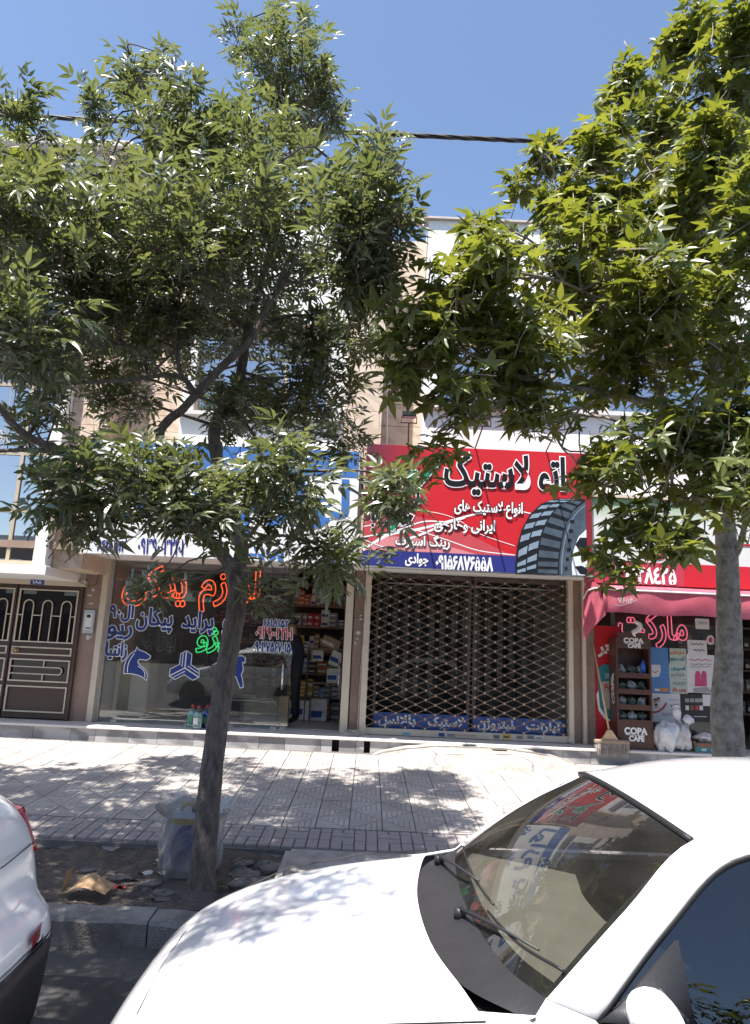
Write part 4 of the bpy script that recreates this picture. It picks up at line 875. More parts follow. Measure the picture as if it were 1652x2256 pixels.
# framed picture and ceiling things in the shop
MB_ = MB().box(-4.28, -3.95, 11.9, 11.93, 2.5, 2.9); tag(MB_.build('wall_clock_frame', m_black), 'dark framed board high behind the left end of the shop glass', 'frame')

# ------------------------------------------------------------------ rolling lattice shutter
sh = thing('lattice_shutter', 'closed rolling lattice shutter of brown diamond links under the red sign', 'shutter', (1.65, 11.36, .345))
m_link = M('brown shutter steel', (.17, .115, .085), .42, .2, 9, metal=.45); m_rivet = M('shutter rivet', (.52, .46, .38), .35, .1, metal=.5)
px0, pz0 = .002, .47; P2, HZ = .1605, .0752
nx = 21; nz = 34
for k in range(nz):
    b = MB(); z0 = pz0 + k*HZ
    if z0 + HZ > 3.02: break
    for i in range(nx):
        xa, xb = px0 + i*P2, px0 + (i+1)*P2
        if xb > 3.37: xb = 3.37
        up = (i + k) % 2 == 0
        za, zb = (z0, z0+HZ) if up else (z0+HZ, z0)
        yy = 11.352 if up else 11.36
        b.bar((xa, yy, za), (xb, yy, zb), .006, .016, up=(0, 0, 1)); 
    b.cur = 1
    for i in range(nx+1):
        xa = px0 + i*P2
        if (i + k) % 2 == 0: b.box(xa-.012, xa+.012, 11.338, 11.366, z0-.017, z0+.017)
    b.build('lattice_strip', [m_link, m_rivet], sh)
br = MB().box(.0, 3.29, 11.31, 11.37, .355, .455, .006).build('bottom_bar', m_cream, sh)
for (zx, zy, w_, h_, mt) in ((372, 1137, 50, 26, 'light blue'), (605, 1140, 40, 26, 'blue'), (668, 1142, 52, 18, 'grey'), (968, 1152, 44, 26, 'grey'), (1036, 1152, 54, 28, 'yellow'), (1122, 1155, 44, 20, 'grey'), (1192, 1153, 46, 26, 'grey'), (1250, 1160, 60, 22, 'white')):
    (x0, z0), (x1, z1) = ZG(zx-w_/2, zy+h_/2, 11.31), ZG(zx+w_/2, zy-h_/2, 11.31); z0 = max(z0, .37); z1 = min(z1, .448); rect('sticker', x0, x1, z0, z1, 11.307, BM[mt], br); rect('sticker_print', x0+.02, x1-.03, z0+.02, z1-.025, 11.305, BM['dark'], br)
MB().tube([(1.45, 11.30, .41), (1.47, 11.285, .425), (1.78, 11.285, .425), (1.8, 11.30, .41)], .011, 6).build('pull_handle', m_cream, br)
MB().box(3.27, 3.37, 11.28, 11.31, .37, .43).tube([(3.30, 11.27, .40), (3.30, 11.255, .36), (3.35, 11.255, .36), (3.35, 11.27, .40)], .008, 6).build('padlock', m_alu, br)
# glass doors behind the shutter, with blue lettered strips
m_gglass = glass_mat('shutter door glass', (.8, .82, .8), 1.45, .55, 0, .0, .02)
dd = thing('glass_double_door', 'dark glass double door with blue lettered strips behind the lattice shutter', 'door', (1.65, 11.5, .345))
for a, c in ((.10, 1.70), (1.745, 3.30)):
    f = MB().box(a, a+.05, 11.49, 11.53, .36, 2.98).box(c-.05, c, 11.49, 11.53, .36, 2.98).box(a+.05, c-.05, 11.49, 11.53, .36, .44).box(a+.05, c-.05, 11.49, 11.53, 2.9, 2.98); fo = f.build('door_frame', m_roomdark, dd)
    rect('pane', a+.05, c-.05, .44, 2.9, 11.51, m_gglass, fo)
for w1, w2, a, c in (('لاستیک', 'بالانس', .13, 1.69), ('آپارات', 'نیتروژن', 1.76, 3.28)):
    s = MB().box(a, c, 11.47, 11.484, .44, .69).build('blue_strip', bpy.data.materials['blue enamel'], dd); mid = (a+c)/2
    lettering('lettering', w1, mid+.12, c-.08, .475, .655, 11.468, m_wprint, s, bold=.008); lettering('lettering', w2, a+.08, mid-.1, .475, .655, 11.468, m_wprint, s, bold=.008)
# tyres stored inside
m_rub = M('tyre rubber', (.02, .02, .021), .75, .2, 12, .3, 40); m_rim = M('alloy rim', (.42, .42, .43), .3, .1, metal=.8)
def tyre_obj(c, R, wd, axis, label, rim=True):
    t = thing('tyre', label, 'tyre', c, 'tyres stored in the tyre shop')
    MB().lathe((0, 0, 0), [(R*.62, -wd/2), (R*.72, -wd*.52), (R*.93, -wd*.46), (R, -wd*.3), (R*1.005, 0), (R, wd*.3), (R*.93, wd*.46), (R*.72, wd*.52), (R*.62, wd/2)], 28, axis).build('tread', m_rub, t, smooth=True, local=True)
    if rim: MB().lathe((0, 0, 0), [(.02, -wd*.42), (R*.25, -wd*.42), (R*.32, -wd*.3), (R*.56, -wd*.38), (R*.63, -wd*.5), (R*.63, wd*.5)], 20, axis).build('rim', m_rim, t, smooth=True, local=True)
for i in range(4): tyre_obj((.55, 12.7, .46 + .2*i), .31, .19, 'z', '%s black tyre of the lying pile at left inside the tyre shop' % ('lowest', 'second', 'third', 'topmost')[i])
for i in range(3): tyre_obj((2.75, 12.9, .46 + .2*i), .31, .19, 'z', '%s black tyre of the lying pile at right inside the tyre shop' % ('lowest', 'middle', 'topmost')[i])
tyre_obj((1.3, 12.9, .68), .32, .2, 'y', 'tyre with alloy rim standing upright at left inside the tyre shop'); tyre_obj((2.1, 12.8, .68), .32, .2, 'y', 'tyre with alloy rim standing upright at right inside the tyre shop')
hr = thing('hanging_rail', 'steel rail of clear hanging strips inside the tyre shop', 'rail', (1.7, 11.9, 2.9))
MB().tube([(.1, 11.9, 2.85), (3.3, 11.9, 2.85)], .015, 6).build('rail', m_alu, hr)
for i in range(15):
    x = .2 + i*.205 + random.uniform(-.03, .03); z1 = random.uniform(.9, 1.6)
    MB().grid(lambda u, v: (x + .09*u + .01*math.sin(v*9+i), 11.9 + .015*math.sin(u*6+v*5), 2.85 - (2.85-z1)*v), 3, 10).build('strip', m_film, hr, smooth=True)
MB().box(.02, 3.36, 15.55, 15.59, .36, 3.0).build('tyre_shop_backdrop', m_roomdark, shop)
# tangle of wire and bolts at the foot of the pier
wt = thing('wire_tangle', 'small tangle of grey wire lying at the foot of the brown pier', 'wire', (-.2, 11.2, SZ))
b = MB(); P = [(-.2 + .14*math.sin(a*2.3)*math.cos(a*.7), 11.15 + .1*math.cos(a*1.9), SZ + .02 + .03*(1+math.sin(a*3.7))) for a in np.linspace(0, 22, 120)]
b.tube(P, .004, 4).build('wire', m_alu, wt)

# ================================================================== market at the right
ms = thing('shop_sign', 'white and red box sign of the market with large phone digits', 'sign', (5.6, 10.35, 2.84))
m_msw = M('market sign white', (.62, .62, .60), .4, .05, 2)
def green_top():
    m = M('market sign print', (.6, .6, .58), .4, 0); t = m.node_tree; L = t.links.new
    tc = t.nodes.new('ShaderNodeTexCoord'); sp_ = t.nodes.new('ShaderNodeSeparateXYZ'); L(tc.outputs['Object'], sp_.inputs[0]); cr = t.nodes.new('ShaderNodeValToRGB')
    mr = t.nodes.new('ShaderNodeMapRange'); L(sp_.outputs[2], mr.inputs[0]); mr.inputs[1].default_value = .35; mr.inputs[2].default_value = 1.35; L(mr.outputs[0], cr.inputs[0])
    cr.color_ramp.elements[0].position = .6; cr.color_ramp.elements[0].color = (.60, .60, .58, 1); cr.color_ramp.elements[1].position = 1; cr.color_ramp.elements[1].color = (.13, .27, .06, 1); L(cr.outputs[0], t.nodes['Principled BSDF'].inputs[0]); return m
MB().box(3.335, 9, 10.16, 10.27, 3.19, 4.17).build('board', green_top(), ms)
MB().box(3.24, 4.72, 10.15, 10.27, 2.845, 3.188).build('band', M('faded red panel', (.42, .035, .065), .45, .08, 2), ms); MB().box(4.722, 9, 10.152, 10.27, 2.845, 3.188).build('band', m_redp, ms)
MB().box(3.3, 9, 10.12, 10.28, 4.172, 4.22).build('cap', m_cream, ms)
word('۳۶۶۲۸٤۲۵', ZM, (543, 672), (1028, 568), 10.145, m_wprint, ms, bold=.011)
ribbon('swoosh', [ZM(820, 440, 10.15), ZM(900, 470, 10.15), ZM(1000, 420, 10.15), ZM(1200, 390, 10.15), ZM(1500, 370, 10.15), ZM(1800, 380, 10.15)], (.10, .03), 10.152, m_redp, ms)
MB().tube([(3.33, 10.2, 4.45), (3.7, 10.25, 4.42), (4.2, 10.22, 4.44)], .008, 5).build('cable', m_black, ms)
aw = thing('awning', 'faded red fabric awning with white piping under the market sign', 'awning', (5.5, 10.2, 2.4))
m_awn = M('faded red canvas', (.46, .085, .125), .85, .12, 3, .3, 120, dirt=(.5, .2, .22), dscale=1.5, damt=.5); m_pipe = M('white piping', (.7, .66, .62), .6, .05)
xl, xr = 3.36, 9
MB().grid(lambda u, v: (xl + (xr-xl)*u, 10.25 - .30*v, 2.83 - .10*v*v - .012*math.sin(u*26)*v), 40, 5).build('top_cloth', m_awn, aw, smooth=True)
MB().grid(lambda u, v: (xl + .06 + (xr-xl-.06)*u, 9.955 + .012*math.sin(u*40+v*2) + .015*v, 2.725 - .33*v + .012*math.sin(u*31)*v), 60, 5).build('valance', m_awn, aw, smooth=True)
def cheek(u, v):
    a = Vector((3.24, 10.26, 2.80)); b_ = Vector((3.40, 9.96, 2.725)); c_ = Vector((3.20, 10.25, 1.98)); d_ = Vector((3.44, 9.95, 2.36))
    p = (a*(1-u)+b_*u)*(1-v) + (c_*(1-u)+d_*u)*v; p.z += .09*math.sin(math.pi*u)*(1-v); p.y += .03*math.sin(u*7+v*4); return p
MB().grid(cheek, 10, 10).build('side_cloth', m_awn, aw, smooth=True)
MB().tube([(3.22, 10.25, 2.60), (3.26, 10.18, 2.72), (3.33, 10.06, 2.755), (3.42, 9.955, 2.745), (3.6, 9.945, 2.735), (9, 9.945, 2.73)], .013, 6).build('piping', m_pipe, aw, smooth=True)
MB().tube([(3.44, 9.95, 2.71), (3.47, 9.96, 2.40)], .022, 8).build('corner_roll', m_awn, aw, smooth=True)
word('۷۶۵۴', ZM, (560, 845), (680, 808), 9.935, m_pipe, aw, bold=.003); ribbon('print_swoosh', [ZM(530, 858, 9.935), ZM(580, 866, 9.935), ZM(640, 850, 9.935), ZM(715, 818, 9.935)], (.02, .006), 9.935, m_pipe, aw)
MB().tube([(3.4, 10.36, 2.6), (3.45, 9.98, 2.42)], .012, 6).tube([(6.6, 10.36, 2.6), (6.6, 9.98, 2.42)], .012, 6).build('folding_arm', m_alu, aw)
# market window with posters
mw = thing('market_window', 'poster covered market window between the red panel and the doorway', 'shop window', (5.2, 11.4, .345))
MB().box(4.1, 5.80, 11.42, 11.43, .36, 2.95).build('pane', m_glass, mw); MB().box(5.80, 5.86, 11.39, 11.45, .35, 2.95).box(4.04, 4.1, 11.39, 11.45, .35, 2.95).build('frame', m_roomdark, mw)
MB().box(4.1, 5.8, 11.46, 11.47, .36, 1.05).build('backing', m_roomdark, mw)
yp = 11.415
PM = {k: M('poster ' + k, v, .5, .06, 4) for k, v in {'blue': (.07, .20, .46), 'mint': (.42, .52, .46), 'white': (.62, .62, .64), 'black': (.018, .016, .018), 'pink': (.5, .05, .16), 'red': (.5, .03, .04), 'skin': (.42, .22, .15), 'teal': (.03, .2, .24), 'grey': (.3, .3, .32), 'brown': (.2, .09, .05), 'orange': (.55, .22, .04)}.items()}
def zr(nm, a, b_, mat, parent, dy=0.0):
    (x0, z0), (x1, z1) = ZM(a[0], b_[1], yp), ZM(b_[0], a[1], yp); return rect(nm, x0, x1, z0, z1, yp - dy, PM[mat], parent)
def scrib(parent, x0, y0, x1, n, mat, s=6, dy=.006):
    for k in range(n):
        yy = y0 + k*s*4; ribbon('writing', [ZM(x1 + (x0-x1)*t, yy + s*math.sin(t*19+k*2.1)*(1 if int(t*9) % 3 else .3), yp) for t in np.linspace(0, 1, 16)], .010, yp-dy, PM[mat], parent)
po = thing('poster', 'blue poster with white cup on the market window', 'poster', (4.8, yp, 1.3)); zr('sheet', (832, 1215), (980, 1585), 'blue', po)
c = ZM(872, 1405, yp); flat('cup_picture', [ZM(*q, yp) for q in ((832, 1352), (905, 1352), (908, 1400), (895, 1450), (850, 1455), (832, 1452))], yp-.004, PM['white'], po); ribbon('cup_smile', [ZM(840, 1405, yp), ZM(860, 1418, yp), ZM(890, 1402, yp)], .012, yp-.006, PM['red'], po); zr('logo_block', (905, 1545), (968, 1572), 'orange', po, .004); zr('logo_block', (860, 1550), (900, 1568), 'white', po, .004)
for i, (y0, y1, c1, c2, lb) in enumerate(((1222, 1345, 'orange', 'teal', 'pale green notice with orange and teal writing, highest of three'), (1350, 1466, 'teal', 'grey', 'pale green notice with two teal words, middle of three'), (1474, 1586, 'grey', 'red', 'pale green notice with grey and red writing, lowest of three'))):
    po = thing('notice', lb, 'notice', (5.0, yp, 1.6 - .15*i)); zr('sheet', (974 + 6*i, y0), (1116 + 6*i, y1), 'mint', po, .001*i)
    for wd, yy, mt in ((('عسل طبیعی', y0+30, c1), ('آرد و برنج', y0+85, c2)), (('اسپری', y0+35, c1), ('خوشبو', y0+85, c2)), (('انواع لبنیات', y0+35, c1), ('پنیر باز', y0+85, c2)))[i]:
        (x0, z0), (x1, z1) = ZM(990 + 6*i, yy+16, yp), ZM(1100 + 6*i, yy-16, yp); lettering('writing', wd, x0, x1, z0, z1, yp-.006, PM[mt], po, bold=.004)
po = thing('poster', 'white poster with pink spray bottles on the market window', 'poster', (5.45, yp, 1.3)); zr('sheet', (1125, 1275), (1348, 1590), 'white', po)
scrib(po, 1140, 1315, 1320, 1, 'red'); scrib(po, 1150, 1350, 1320, 2, 'grey', 5)
for q in (1212, 1262): flat('bottle_picture', [ZM(*p, yp) for p in ((q-24, 1530), (q-22, 1430), (q-12, 1405), (q+12, 1405), (q+22, 1430), (q+26, 1530))], yp-.004, PM['pink'], po)
flat('print_shape', [ZM(*p, yp) for p in ((1175, 1545), (1290, 1535), (1345, 1582), (1175, 1580))], yp-.006, PM['grey'], po)
po = thing('notice', 'blank white note near the top of the market window', 'notice', (5.5, yp, 2.2)); zr('sheet', (1195, 978), (1305, 1058), 'white', po); scrib(po, 1215, 1005, 1290, 2, 'grey', 3)
po = thing('notice', 'handwritten white note above the bottle poster', 'notice', (5.4, yp, 1.9)); zr('sheet', (1132, 1155), (1285, 1265), 'white', po); scrib(po, 1155, 1185, 1260, 1, 'black', 9); scrib(po, 1180, 1235, 1270, 1, 'black', 9)
po = thing('sticker', 'round pinkish sticker beside the handwritten note', 'sticker', (5.6, yp, 2.0)); flat('sheet', [ZM(1317 + 33*math.cos(a), 1150 + 40*math.sin(a), yp) for a in np.linspace(0, 6.28, 17)[:-1]], yp, PM['white'], po); flat('print_shape', [ZM(1317 + 18*math.cos(a), 1150 + 22*math.sin(a), yp) for a in np.linspace(0, 6.28, 13)[:-1]], yp-.004, PM['pink'], po)
po = thing('poster', 'white poster with small faces and red curve low on the market window', 'poster', (4.95, yp, .9)); zr('sheet', (840, 1592), (1070, 1822), 'white', po)
for q in ((862, 1650), (888, 1640), (870, 1690)): flat('face_picture', [ZM(q[0] + 15*math.cos(a), q[1] + 19*math.sin(a), yp) for a in np.linspace(0, 6.28, 13)[:-1]], yp-.004, PM['skin'], po); flat('hair_picture', [ZM(q[0] + 16*math.cos(a), q[1] - 3 + 18*math.sin(a), yp) for a in np.linspace(3.3, 6.1, 8)], yp-.006, PM['black'], po)
ribbon('smile_curve', [ZM(842, 1745, yp), ZM(890, 1735, yp), ZM(930, 1705, yp), ZM(955, 1665, yp)], .03, yp-.005, PM['red'], po); flat('leaf_mark', [ZM(*p, yp) for p in ((985, 1680), (1010, 1690), (1040, 1682), (1025, 1700), (1000, 1702))], yp-.005, PM['teal'], po); scrib(po, 980, 1642, 1060, 1, 'grey', 3); scrib(po, 915, 1755, 1010, 2, 'grey', 3)
po = thing('poster', 'black poster with small cups low on the market window', 'poster', (5.5, yp, .9)); zr('sheet', (1075, 1590), (1345, 1815), 'black', po); zr('corner_note', (1255, 1600), (1345, 1690), 'white', po, .004)
for q, mt in ((1125, 'white'), (1165, 'brown'), (1205, 'red'), (1240, 'white')): zr('cup_picture', (q-12, 1688), (q+14, 1725), mt, po, .003); zr('cup_picture', (q-16, 1630), (q+16, 1660), 'grey', po, .003)
scrib(po, 1180, 1778, 1285, 1, 'white', 2)
mn = thing('neon_sign', 'pink outline neon word hanging inside the market window', 'neon sign', (4.75, 11.5, 1.96)); (xa, za_), (xb, zb_) = ZM(570, 1195, 11.5), ZM(1112, 925, 11.5); neon('neon_tube', 'مارکت', xa, xb, za_, zb_, 11.5, m_npink, mn, r=.010)
# red juice advertisement panel beside the window
ja = thing('juice_panel', 'tall red advertisement panel with dark juice carton beside the broom', 'panel', (4.0, 11.36, .36)); 
MB().box(3.745, 4.16, 11.36, 11.38, .37, 2.25).build('board', m_redp, ja); yj = 11.352
zj = lambda pts: [ZM(*q, yj) for q in pts]
flat('white_shape', zj([(380, 1600), (430, 1500), (530, 1480), (530, 1700), (520, 1830), (450, 1800), (400, 1730)]), yj, m_wprint, ja)
flat('carton_picture', zj([(382, 1385), (440, 1348), (530, 1360), (530, 1820), (470, 1790), (410, 1700)]), yj-.003, PM['teal'], ja); flat('carton_picture', zj([(425, 1490), (530, 1485), (530, 1700), (470, 1720), (425, 1640)]), yj-.006, M('carton print', (.4, .34, .3), .5, .2, 8), ja)
word('لیتر', ZM, (400, 1285), (560, 1165), yj, m_wprint, ja, bold=.012)
lettering('lettering', '100%', *(ZM(452, 1440, yj)[0], ZM(515, 1440, yj)[0]), *(ZM(452, 1442, yj)[1], ZM(452, 1424, yj)[1]), yj-.007, m_wprint, ja, persian=False); lettering('lettering', 'JUICE', *(ZM(450, 1470, yj)[0], ZM(515, 1470, yj)[0]), *(ZM(452, 1464, yj)[1], ZM(452, 1446, yj)[1]), yj-.007, m_wprint, ja, persian=False)
lettering('lettering', 'Sun', *(ZM(445, 1545, yj)[0], ZM(515, 1545, yj)[0]), *(ZM(445, 1545, yj)[1], ZM(445, 1510, yj)[1]), yj-.009, m_red, ja, persian=False, bold=.004); lettering('lettering', 'ich', *(ZM(485, 1580, yj)[0], ZM(525, 1580, yj)[0]), *(ZM(485, 1580, yj)[1], ZM(485, 1548, yj)[1]), yj-.009, m_red, ja, persian=False, bold=.004)
# brown coffee display stand
cs = thing('display_stand', 'tall brown coffee display stand with four shelves on the market step', 'display stand', (4.2, 11.15, SZ)); m_cs = M('brown laminate', (.075, .032, .022), .4, .1, 5); yc = 10.98
X0, X1 = 3.96, 4.52; D0, D1 = 10.98, 11.30
MB().box(X0, X0+.03, D0, D1, SZ, 2.06, .003).build('side_panel', m_cs, cs); MB().box(X1-.03, X1, D0, D1, SZ, 2.06, .003).build('side_panel', m_cs, cs); MB().box(X0+.03, X1-.03, D1-.02, D1, SZ, 2.06).build('back_panel', m_cs, cs)
MB().box(X0+.03, X1-.03, D0+.002, D1-.02, SZ+.0, .72).build('base_box', m_cs, cs); hd = MB().box(X0+.03, X1-.03, D0-.004, D0+.02, 1.9, 2.15, .004).build('header', m_cs, cs)
SHZ = [.76, .99, 1.23, 1.48]
for z in SHZ: MB().box(X0+.03, X1-.03, D0+.004, D1-.02, z-.02, z).build('shelf_board', m_cs, cs); MB().box(X0+.03, X1-.03, D0-.006, D0+.003, z-.045, z+.035).build('shelf_lip', m_cs, cs)
def copa(x0, x1, zc, y, par, s=1.0):
    lettering('lettering', 'COPA', x0, x1, zc+.005*s, zc+.095*s, y, m_wprint, par, bold=.006*s, persian=False); w_ = x1-x0; lettering('lettering', 'CAFÉ', x0+w_*.2, x1-w_*.14, zc-.095*s, zc-.005*s, y, m_wprint, par, bold=.005*s, persian=False); ribbon('underline', [(x0, zc-.004), (x0+w_*.5, zc-.012), (x1+.01, zc+.006)], .008, y-.004, m_wprint, par)
copa(X0+.13, X1-.12, 1.985, D0-.008, cs, .8); copa(X0+.11, X1-.10, .575, D0-.004, cs, 1.05)
t3 = lambda x, z, d: (X0-.003-d, D1 - .05 - (z-.0), x)
lettering('lettering', 'COPA', 1.02, 1.5, .05, .14, 0, m_wprint, cs, bold=.004, persian=False, to3=lambda x, z, d: (X0-.003-d, 11.04 + z, x)); lettering('lettering', 'CAFÉ', 1.1, 1.42, .16, .23, 0, m_wprint, cs, bold=.004, persian=False, to3=lambda x, z, d: (X0-.003-d, 11.0 + z, x))
steam = smooth_line([(4.30, 2.06), (4.25, 2.14), (4.34, 2.20), (4.36, 2.28), (4.28, 2.33)], 5)
MB().tube([(p[0], 11.0, p[1]) for p in steam], [.02 + .025*math.sin(math.pi*i/(len(steam)-1)) for i in range(len(steam))], 8).build('steam_crest', m_wprint, cs, smooth=True)
m_foil = M('crinkled plastic', (.28, .30, .30), .25, .4, 14, .6, 20); m_foil2 = M('dark coffee bag', (.06, .075, .06), .3, .4, 14, .6, 20)
def crumple(name, c, r, mat, parent=None, seed=0, squash=(1, 1, 1), n=14):
    rg = random.Random(seed); ph = [rg.uniform(0, 6.3) for _ in range(9)]; vs = []; fs = []; m_ = 10
    for j in range(m_+1):
        th = math.pi*j/m_
        for i in range(n):
            p = 2*math.pi*i/n; k = 1 + .16*math.sin(3*p+ph[0]+2*th) + .12*math.sin(5*p+ph[1]-3*th) + .08*math.sin(9*p+ph[2]+5*th) + .1*math.sin(4*th+ph[3])
            vs.append((c[0]+r*k*squash[0]*math.sin(th)*math.cos(p), c[1]+r*k*squash[1]*math.sin(th)*math.sin(p), c[2]-r*k*squash[2]*math.cos(th)))
    for j in range(m_):
        for i in range(n): fs.append((j*n+i, j*n+(i+1)%n, (j+1)*n+(i+1)%n, (j+1)*n+i))
    return MB().add(vs, fs).build(name, mat, parent, smooth=name in ('plastic_bag', 'knot', 'ear'))
lw = ['lowest', 'second', 'third', 'top']
for si, z in enumerate(SHZ):
    for q in range(3):
        x = 4.08 + .16*q; o = crumple('coffee_bag', (x, 11.1, z+.075), .07, m_foil if (si+q) % 2 else m_foil2, None, si*7+q, (1, .8, 1)); tag(o, 'crumpled coffee bag on the %s shelf of the brown stand, %s' % (lw[si], ('left', 'middle', 'right')[q]), 'bag', 'bags on the coffee stand')
o = crumple('coffee_bag', (4.42, 11.05, 1.60), .06, M('blue bag', (.03, .12, .45), .4, .3, 10), None, 99, (.7, .5, 1.7)); tag(o, 'bright blue bag leaning on the top shelf of the brown stand', 'bag', 'bags on the coffee stand')
# broom leaning on the wall
bm_ = thing('broom', 'push broom with pale wooden stick and grey string head upside against red panel', 'broom', (3.8, 10.9, .35)); m_stick = M('pale wood', (.50, .36, .21), .6, .15, 10)
MB().tube([(3.70, 11.33, 1.98), (3.75, 11.1, 1.3), (3.79, 10.87, .60)], .015, 8).build('stick', m_stick, bm_, smooth=True)
MB().prism([(3.76, .64), (3.82, .64), (3.92, .49), (3.66, .49)], 10.84, 10.88).build('bracket', m_stick, bm_); MB().box(3.55, 4.08, 10.80, 10.90, .44, .495, .012).build('head', M('broom head', (.30, .23, .17), .8, .2, 10), bm_)
b = MB(); rg = random.Random(3)
for i in range(260):
    x = 3.56 + .51*rg.random(); y = 10.81 + .08*rg.random(); l = rg.uniform(.10, .19); dx = rg.uniform(-.025, .025)
    b.tube([(x, y, .45), (x+dx*.5, y-.02, .45-l*.5), (x+dx, y-.03+rg.uniform(-.02, .02), .45-l)], [.005, .005, .002], 4, False)
kind(b.build('bristles', M('grey broom string', (.33, .29, .26), .95, .3, 30), bm_), 'stuff')
# plastic bags and crate by the market window
m_pbag = M('white plastic bag', (.62, .63, .66), .25, .1, 9, 3.0, 16); m_pbag2 = M('milky plastic bag', (.55, .54, .54), .3, .25, 8, .8, 16)
o = crumple('plastic_bag', (4.72, 10.98, .565), .19, m_pbag, None, 5, (1.05, .75, 1.12), 22); tag(o, 'full crumpled white plastic bag on the step beside the brown stand', 'bag')
o = crumple('plastic_bag', (4.99, 11.02, .56), .14, m_pbag2, None, 8, (.95, .8, 1.35), 20); tag(o, 'tied brownish plastic bag with goods right of the white bag', 'bag')
t = thing('tied_bag_top', 'tall white bag handle standing up over the brownish bag', 'bag', (4.95, 11.05, .75)); crumple('knot', (4.93, 11.05, .93), .085, m_pbag, t, 4, (.8, .6, 1.3)); crumple('ear', (5.10, 11.05, .82), .08, m_pbag, t, 6, (1.1, .6, .9)); crumple('ear', (4.93, 11.05, 1.02), .05, m_pbag, t, 9, (1.2, .6, .7))
cr_ = thing('fruit_box', 'small printed cardboard tray with scraps at the foot of the black poster', 'box', (5.35, 11.05, SZ))
MB().box(5.16, 5.62, 10.95, 11.2, SZ+.001, SZ+.012).build('base', BM['brown cardboard'], cr_)
MB().box(5.16, 5.62, 10.95, 10.958, SZ+.012, SZ+.15).build('front', PM['teal'], cr_); MB().box(5.16, 5.62, 11.192, 11.2, SZ+.012, SZ+.22).build('back', BM['brown cardboard'], cr_); MB().box(5.16, 5.168, 10.958, 11.192, SZ+.012, SZ+.17).box(5.612, 5.62, 10.958, 11.192, SZ+.012, SZ+.17).build('side', BM['brown cardboard'], cr_); MB().box(5.18, 5.6, 10.94, 10.949, SZ+.09, SZ+.15).build('print_band', PM['brown'], cr_)
for q in range(2): MB().box(5.25+.15*q, 5.33+.15*q, 10.944, 10.95, SZ+.03, SZ+.07).build('print_block', PM['mint'], cr_)
crumple('scrap', (5.38, 11.08, SZ+.22), .10, m_pbag2, cr_, 12, (1.6, .8, .6))
# dim goods inside the market doorway
mk = thing('market_shelves', 'dim shelves of goods inside the market doorway', 'shelves', (6.8, 13.2, .35))
for z in (.8, 1.2, 1.6, 2.0, 2.4): MB().box(5.9, 7.9, 13.1, 13.5, z-.03, z).build('shelf_board', m_wood, mk)
for x in (5.9, 7.87): MB().box(x, x+.03, 13.1, 13.5, .35, 2.8).build('post', m_shelf, mk)
for i, z in enumerate((.8, 1.2, 1.6, 2.0)):
    x = 5.95
    while x < 7.8:
        col = random.choice(['grey', 'dark', 'dark', 'brown cardboard', 'dark']); o = bpy.data.objects.new('grocery_pack', carton(.12, .16, .22, col)); COL.objects.link(o); o.location = (x+.06, 13.25, z+.001); tag(o, '%s pack %s from left on the %s market doorway shelf' % (col, NTH[int((x-5.95)/.16+.5)], ORD[i]), 'pack', 'packs on the market shelves'); x += .16
# person standing in the parts shop doorway, leaning over
def skin_body(name, verts, edges, radii, sub=2):
    me = bpy.data.meshes.new(name); me.from_pydata(verts, edges, []); ob = bpy.data.objects.new(name, me); COL.objects.link(ob)
    md = ob.modifiers.new('skin', 'SKIN'); md.use_smooth_shade = True
    sv = me.skin_vertices[0].data
    for i, r_ in enumerate(radii): sv[i].radius = (r_, r_) if not isinstance(r_, tuple) else r_; sv[i].use_root = (i == 0)
    s = ob.modifiers.new('sub', 'SUBSURF'); s.levels = sub; s.render_levels = sub
    dg = bpy.context.evaluated_depsgraph_get(); m2 = bpy.data.meshes.new_from_object(ob.evaluated_get(dg)); m2.name = name
    bpy.data.objects.remove(ob); return m2
per = thing('person', 'person in dark navy jacket standing with bowed head in the parts shop doorway', 'person', (-1.26, 12.2, .35))
V = [(0,0,.93),(0,0,1.08),(-.01,0,1.25),(-.03,0,1.42),(-.07,0,1.52),(-.13,0,1.62),(-.15,0,1.72),                       # pelvis .. head
     (0,-.09,.88),(0,-.10,.50),(.03,-.10,.10),(-.10,-.10,.04), (0,.09,.88),(.02,.10,.50),(.06,.10,.10),(-.07,.10,.04),    # legs
     (-.02,-.16,1.43),(-.02,-.21,1.30),(-.06,-.22,1.14),(-.20,-.20,1.02),(-.27,-.19,1.0), (-.02,.16,1.43),(-.04,.21,1.28),(-.10,.2,1.14),(-.24,.16,1.05),(-.31,.15,1.04)]
Eg = [(0,1),(1,2),(2,3),(3,4),(4,5),(5,6),(0,7),(7,8),(8,9),(9,10),(0,11),(11,12),(12,13),(13,14),(3,15),(15,16),(16,17),(17,18),(18,19),(3,20),(20,21),(21,22),(22,23),(23,24)]
Rr = [.15,.14,.15,.15,.065,.085,.095, .095,.065,.045,.04,.095,.065,.045,.04, .075,.06,.05,.035,.03,.075,.06,.05,.035,.03]
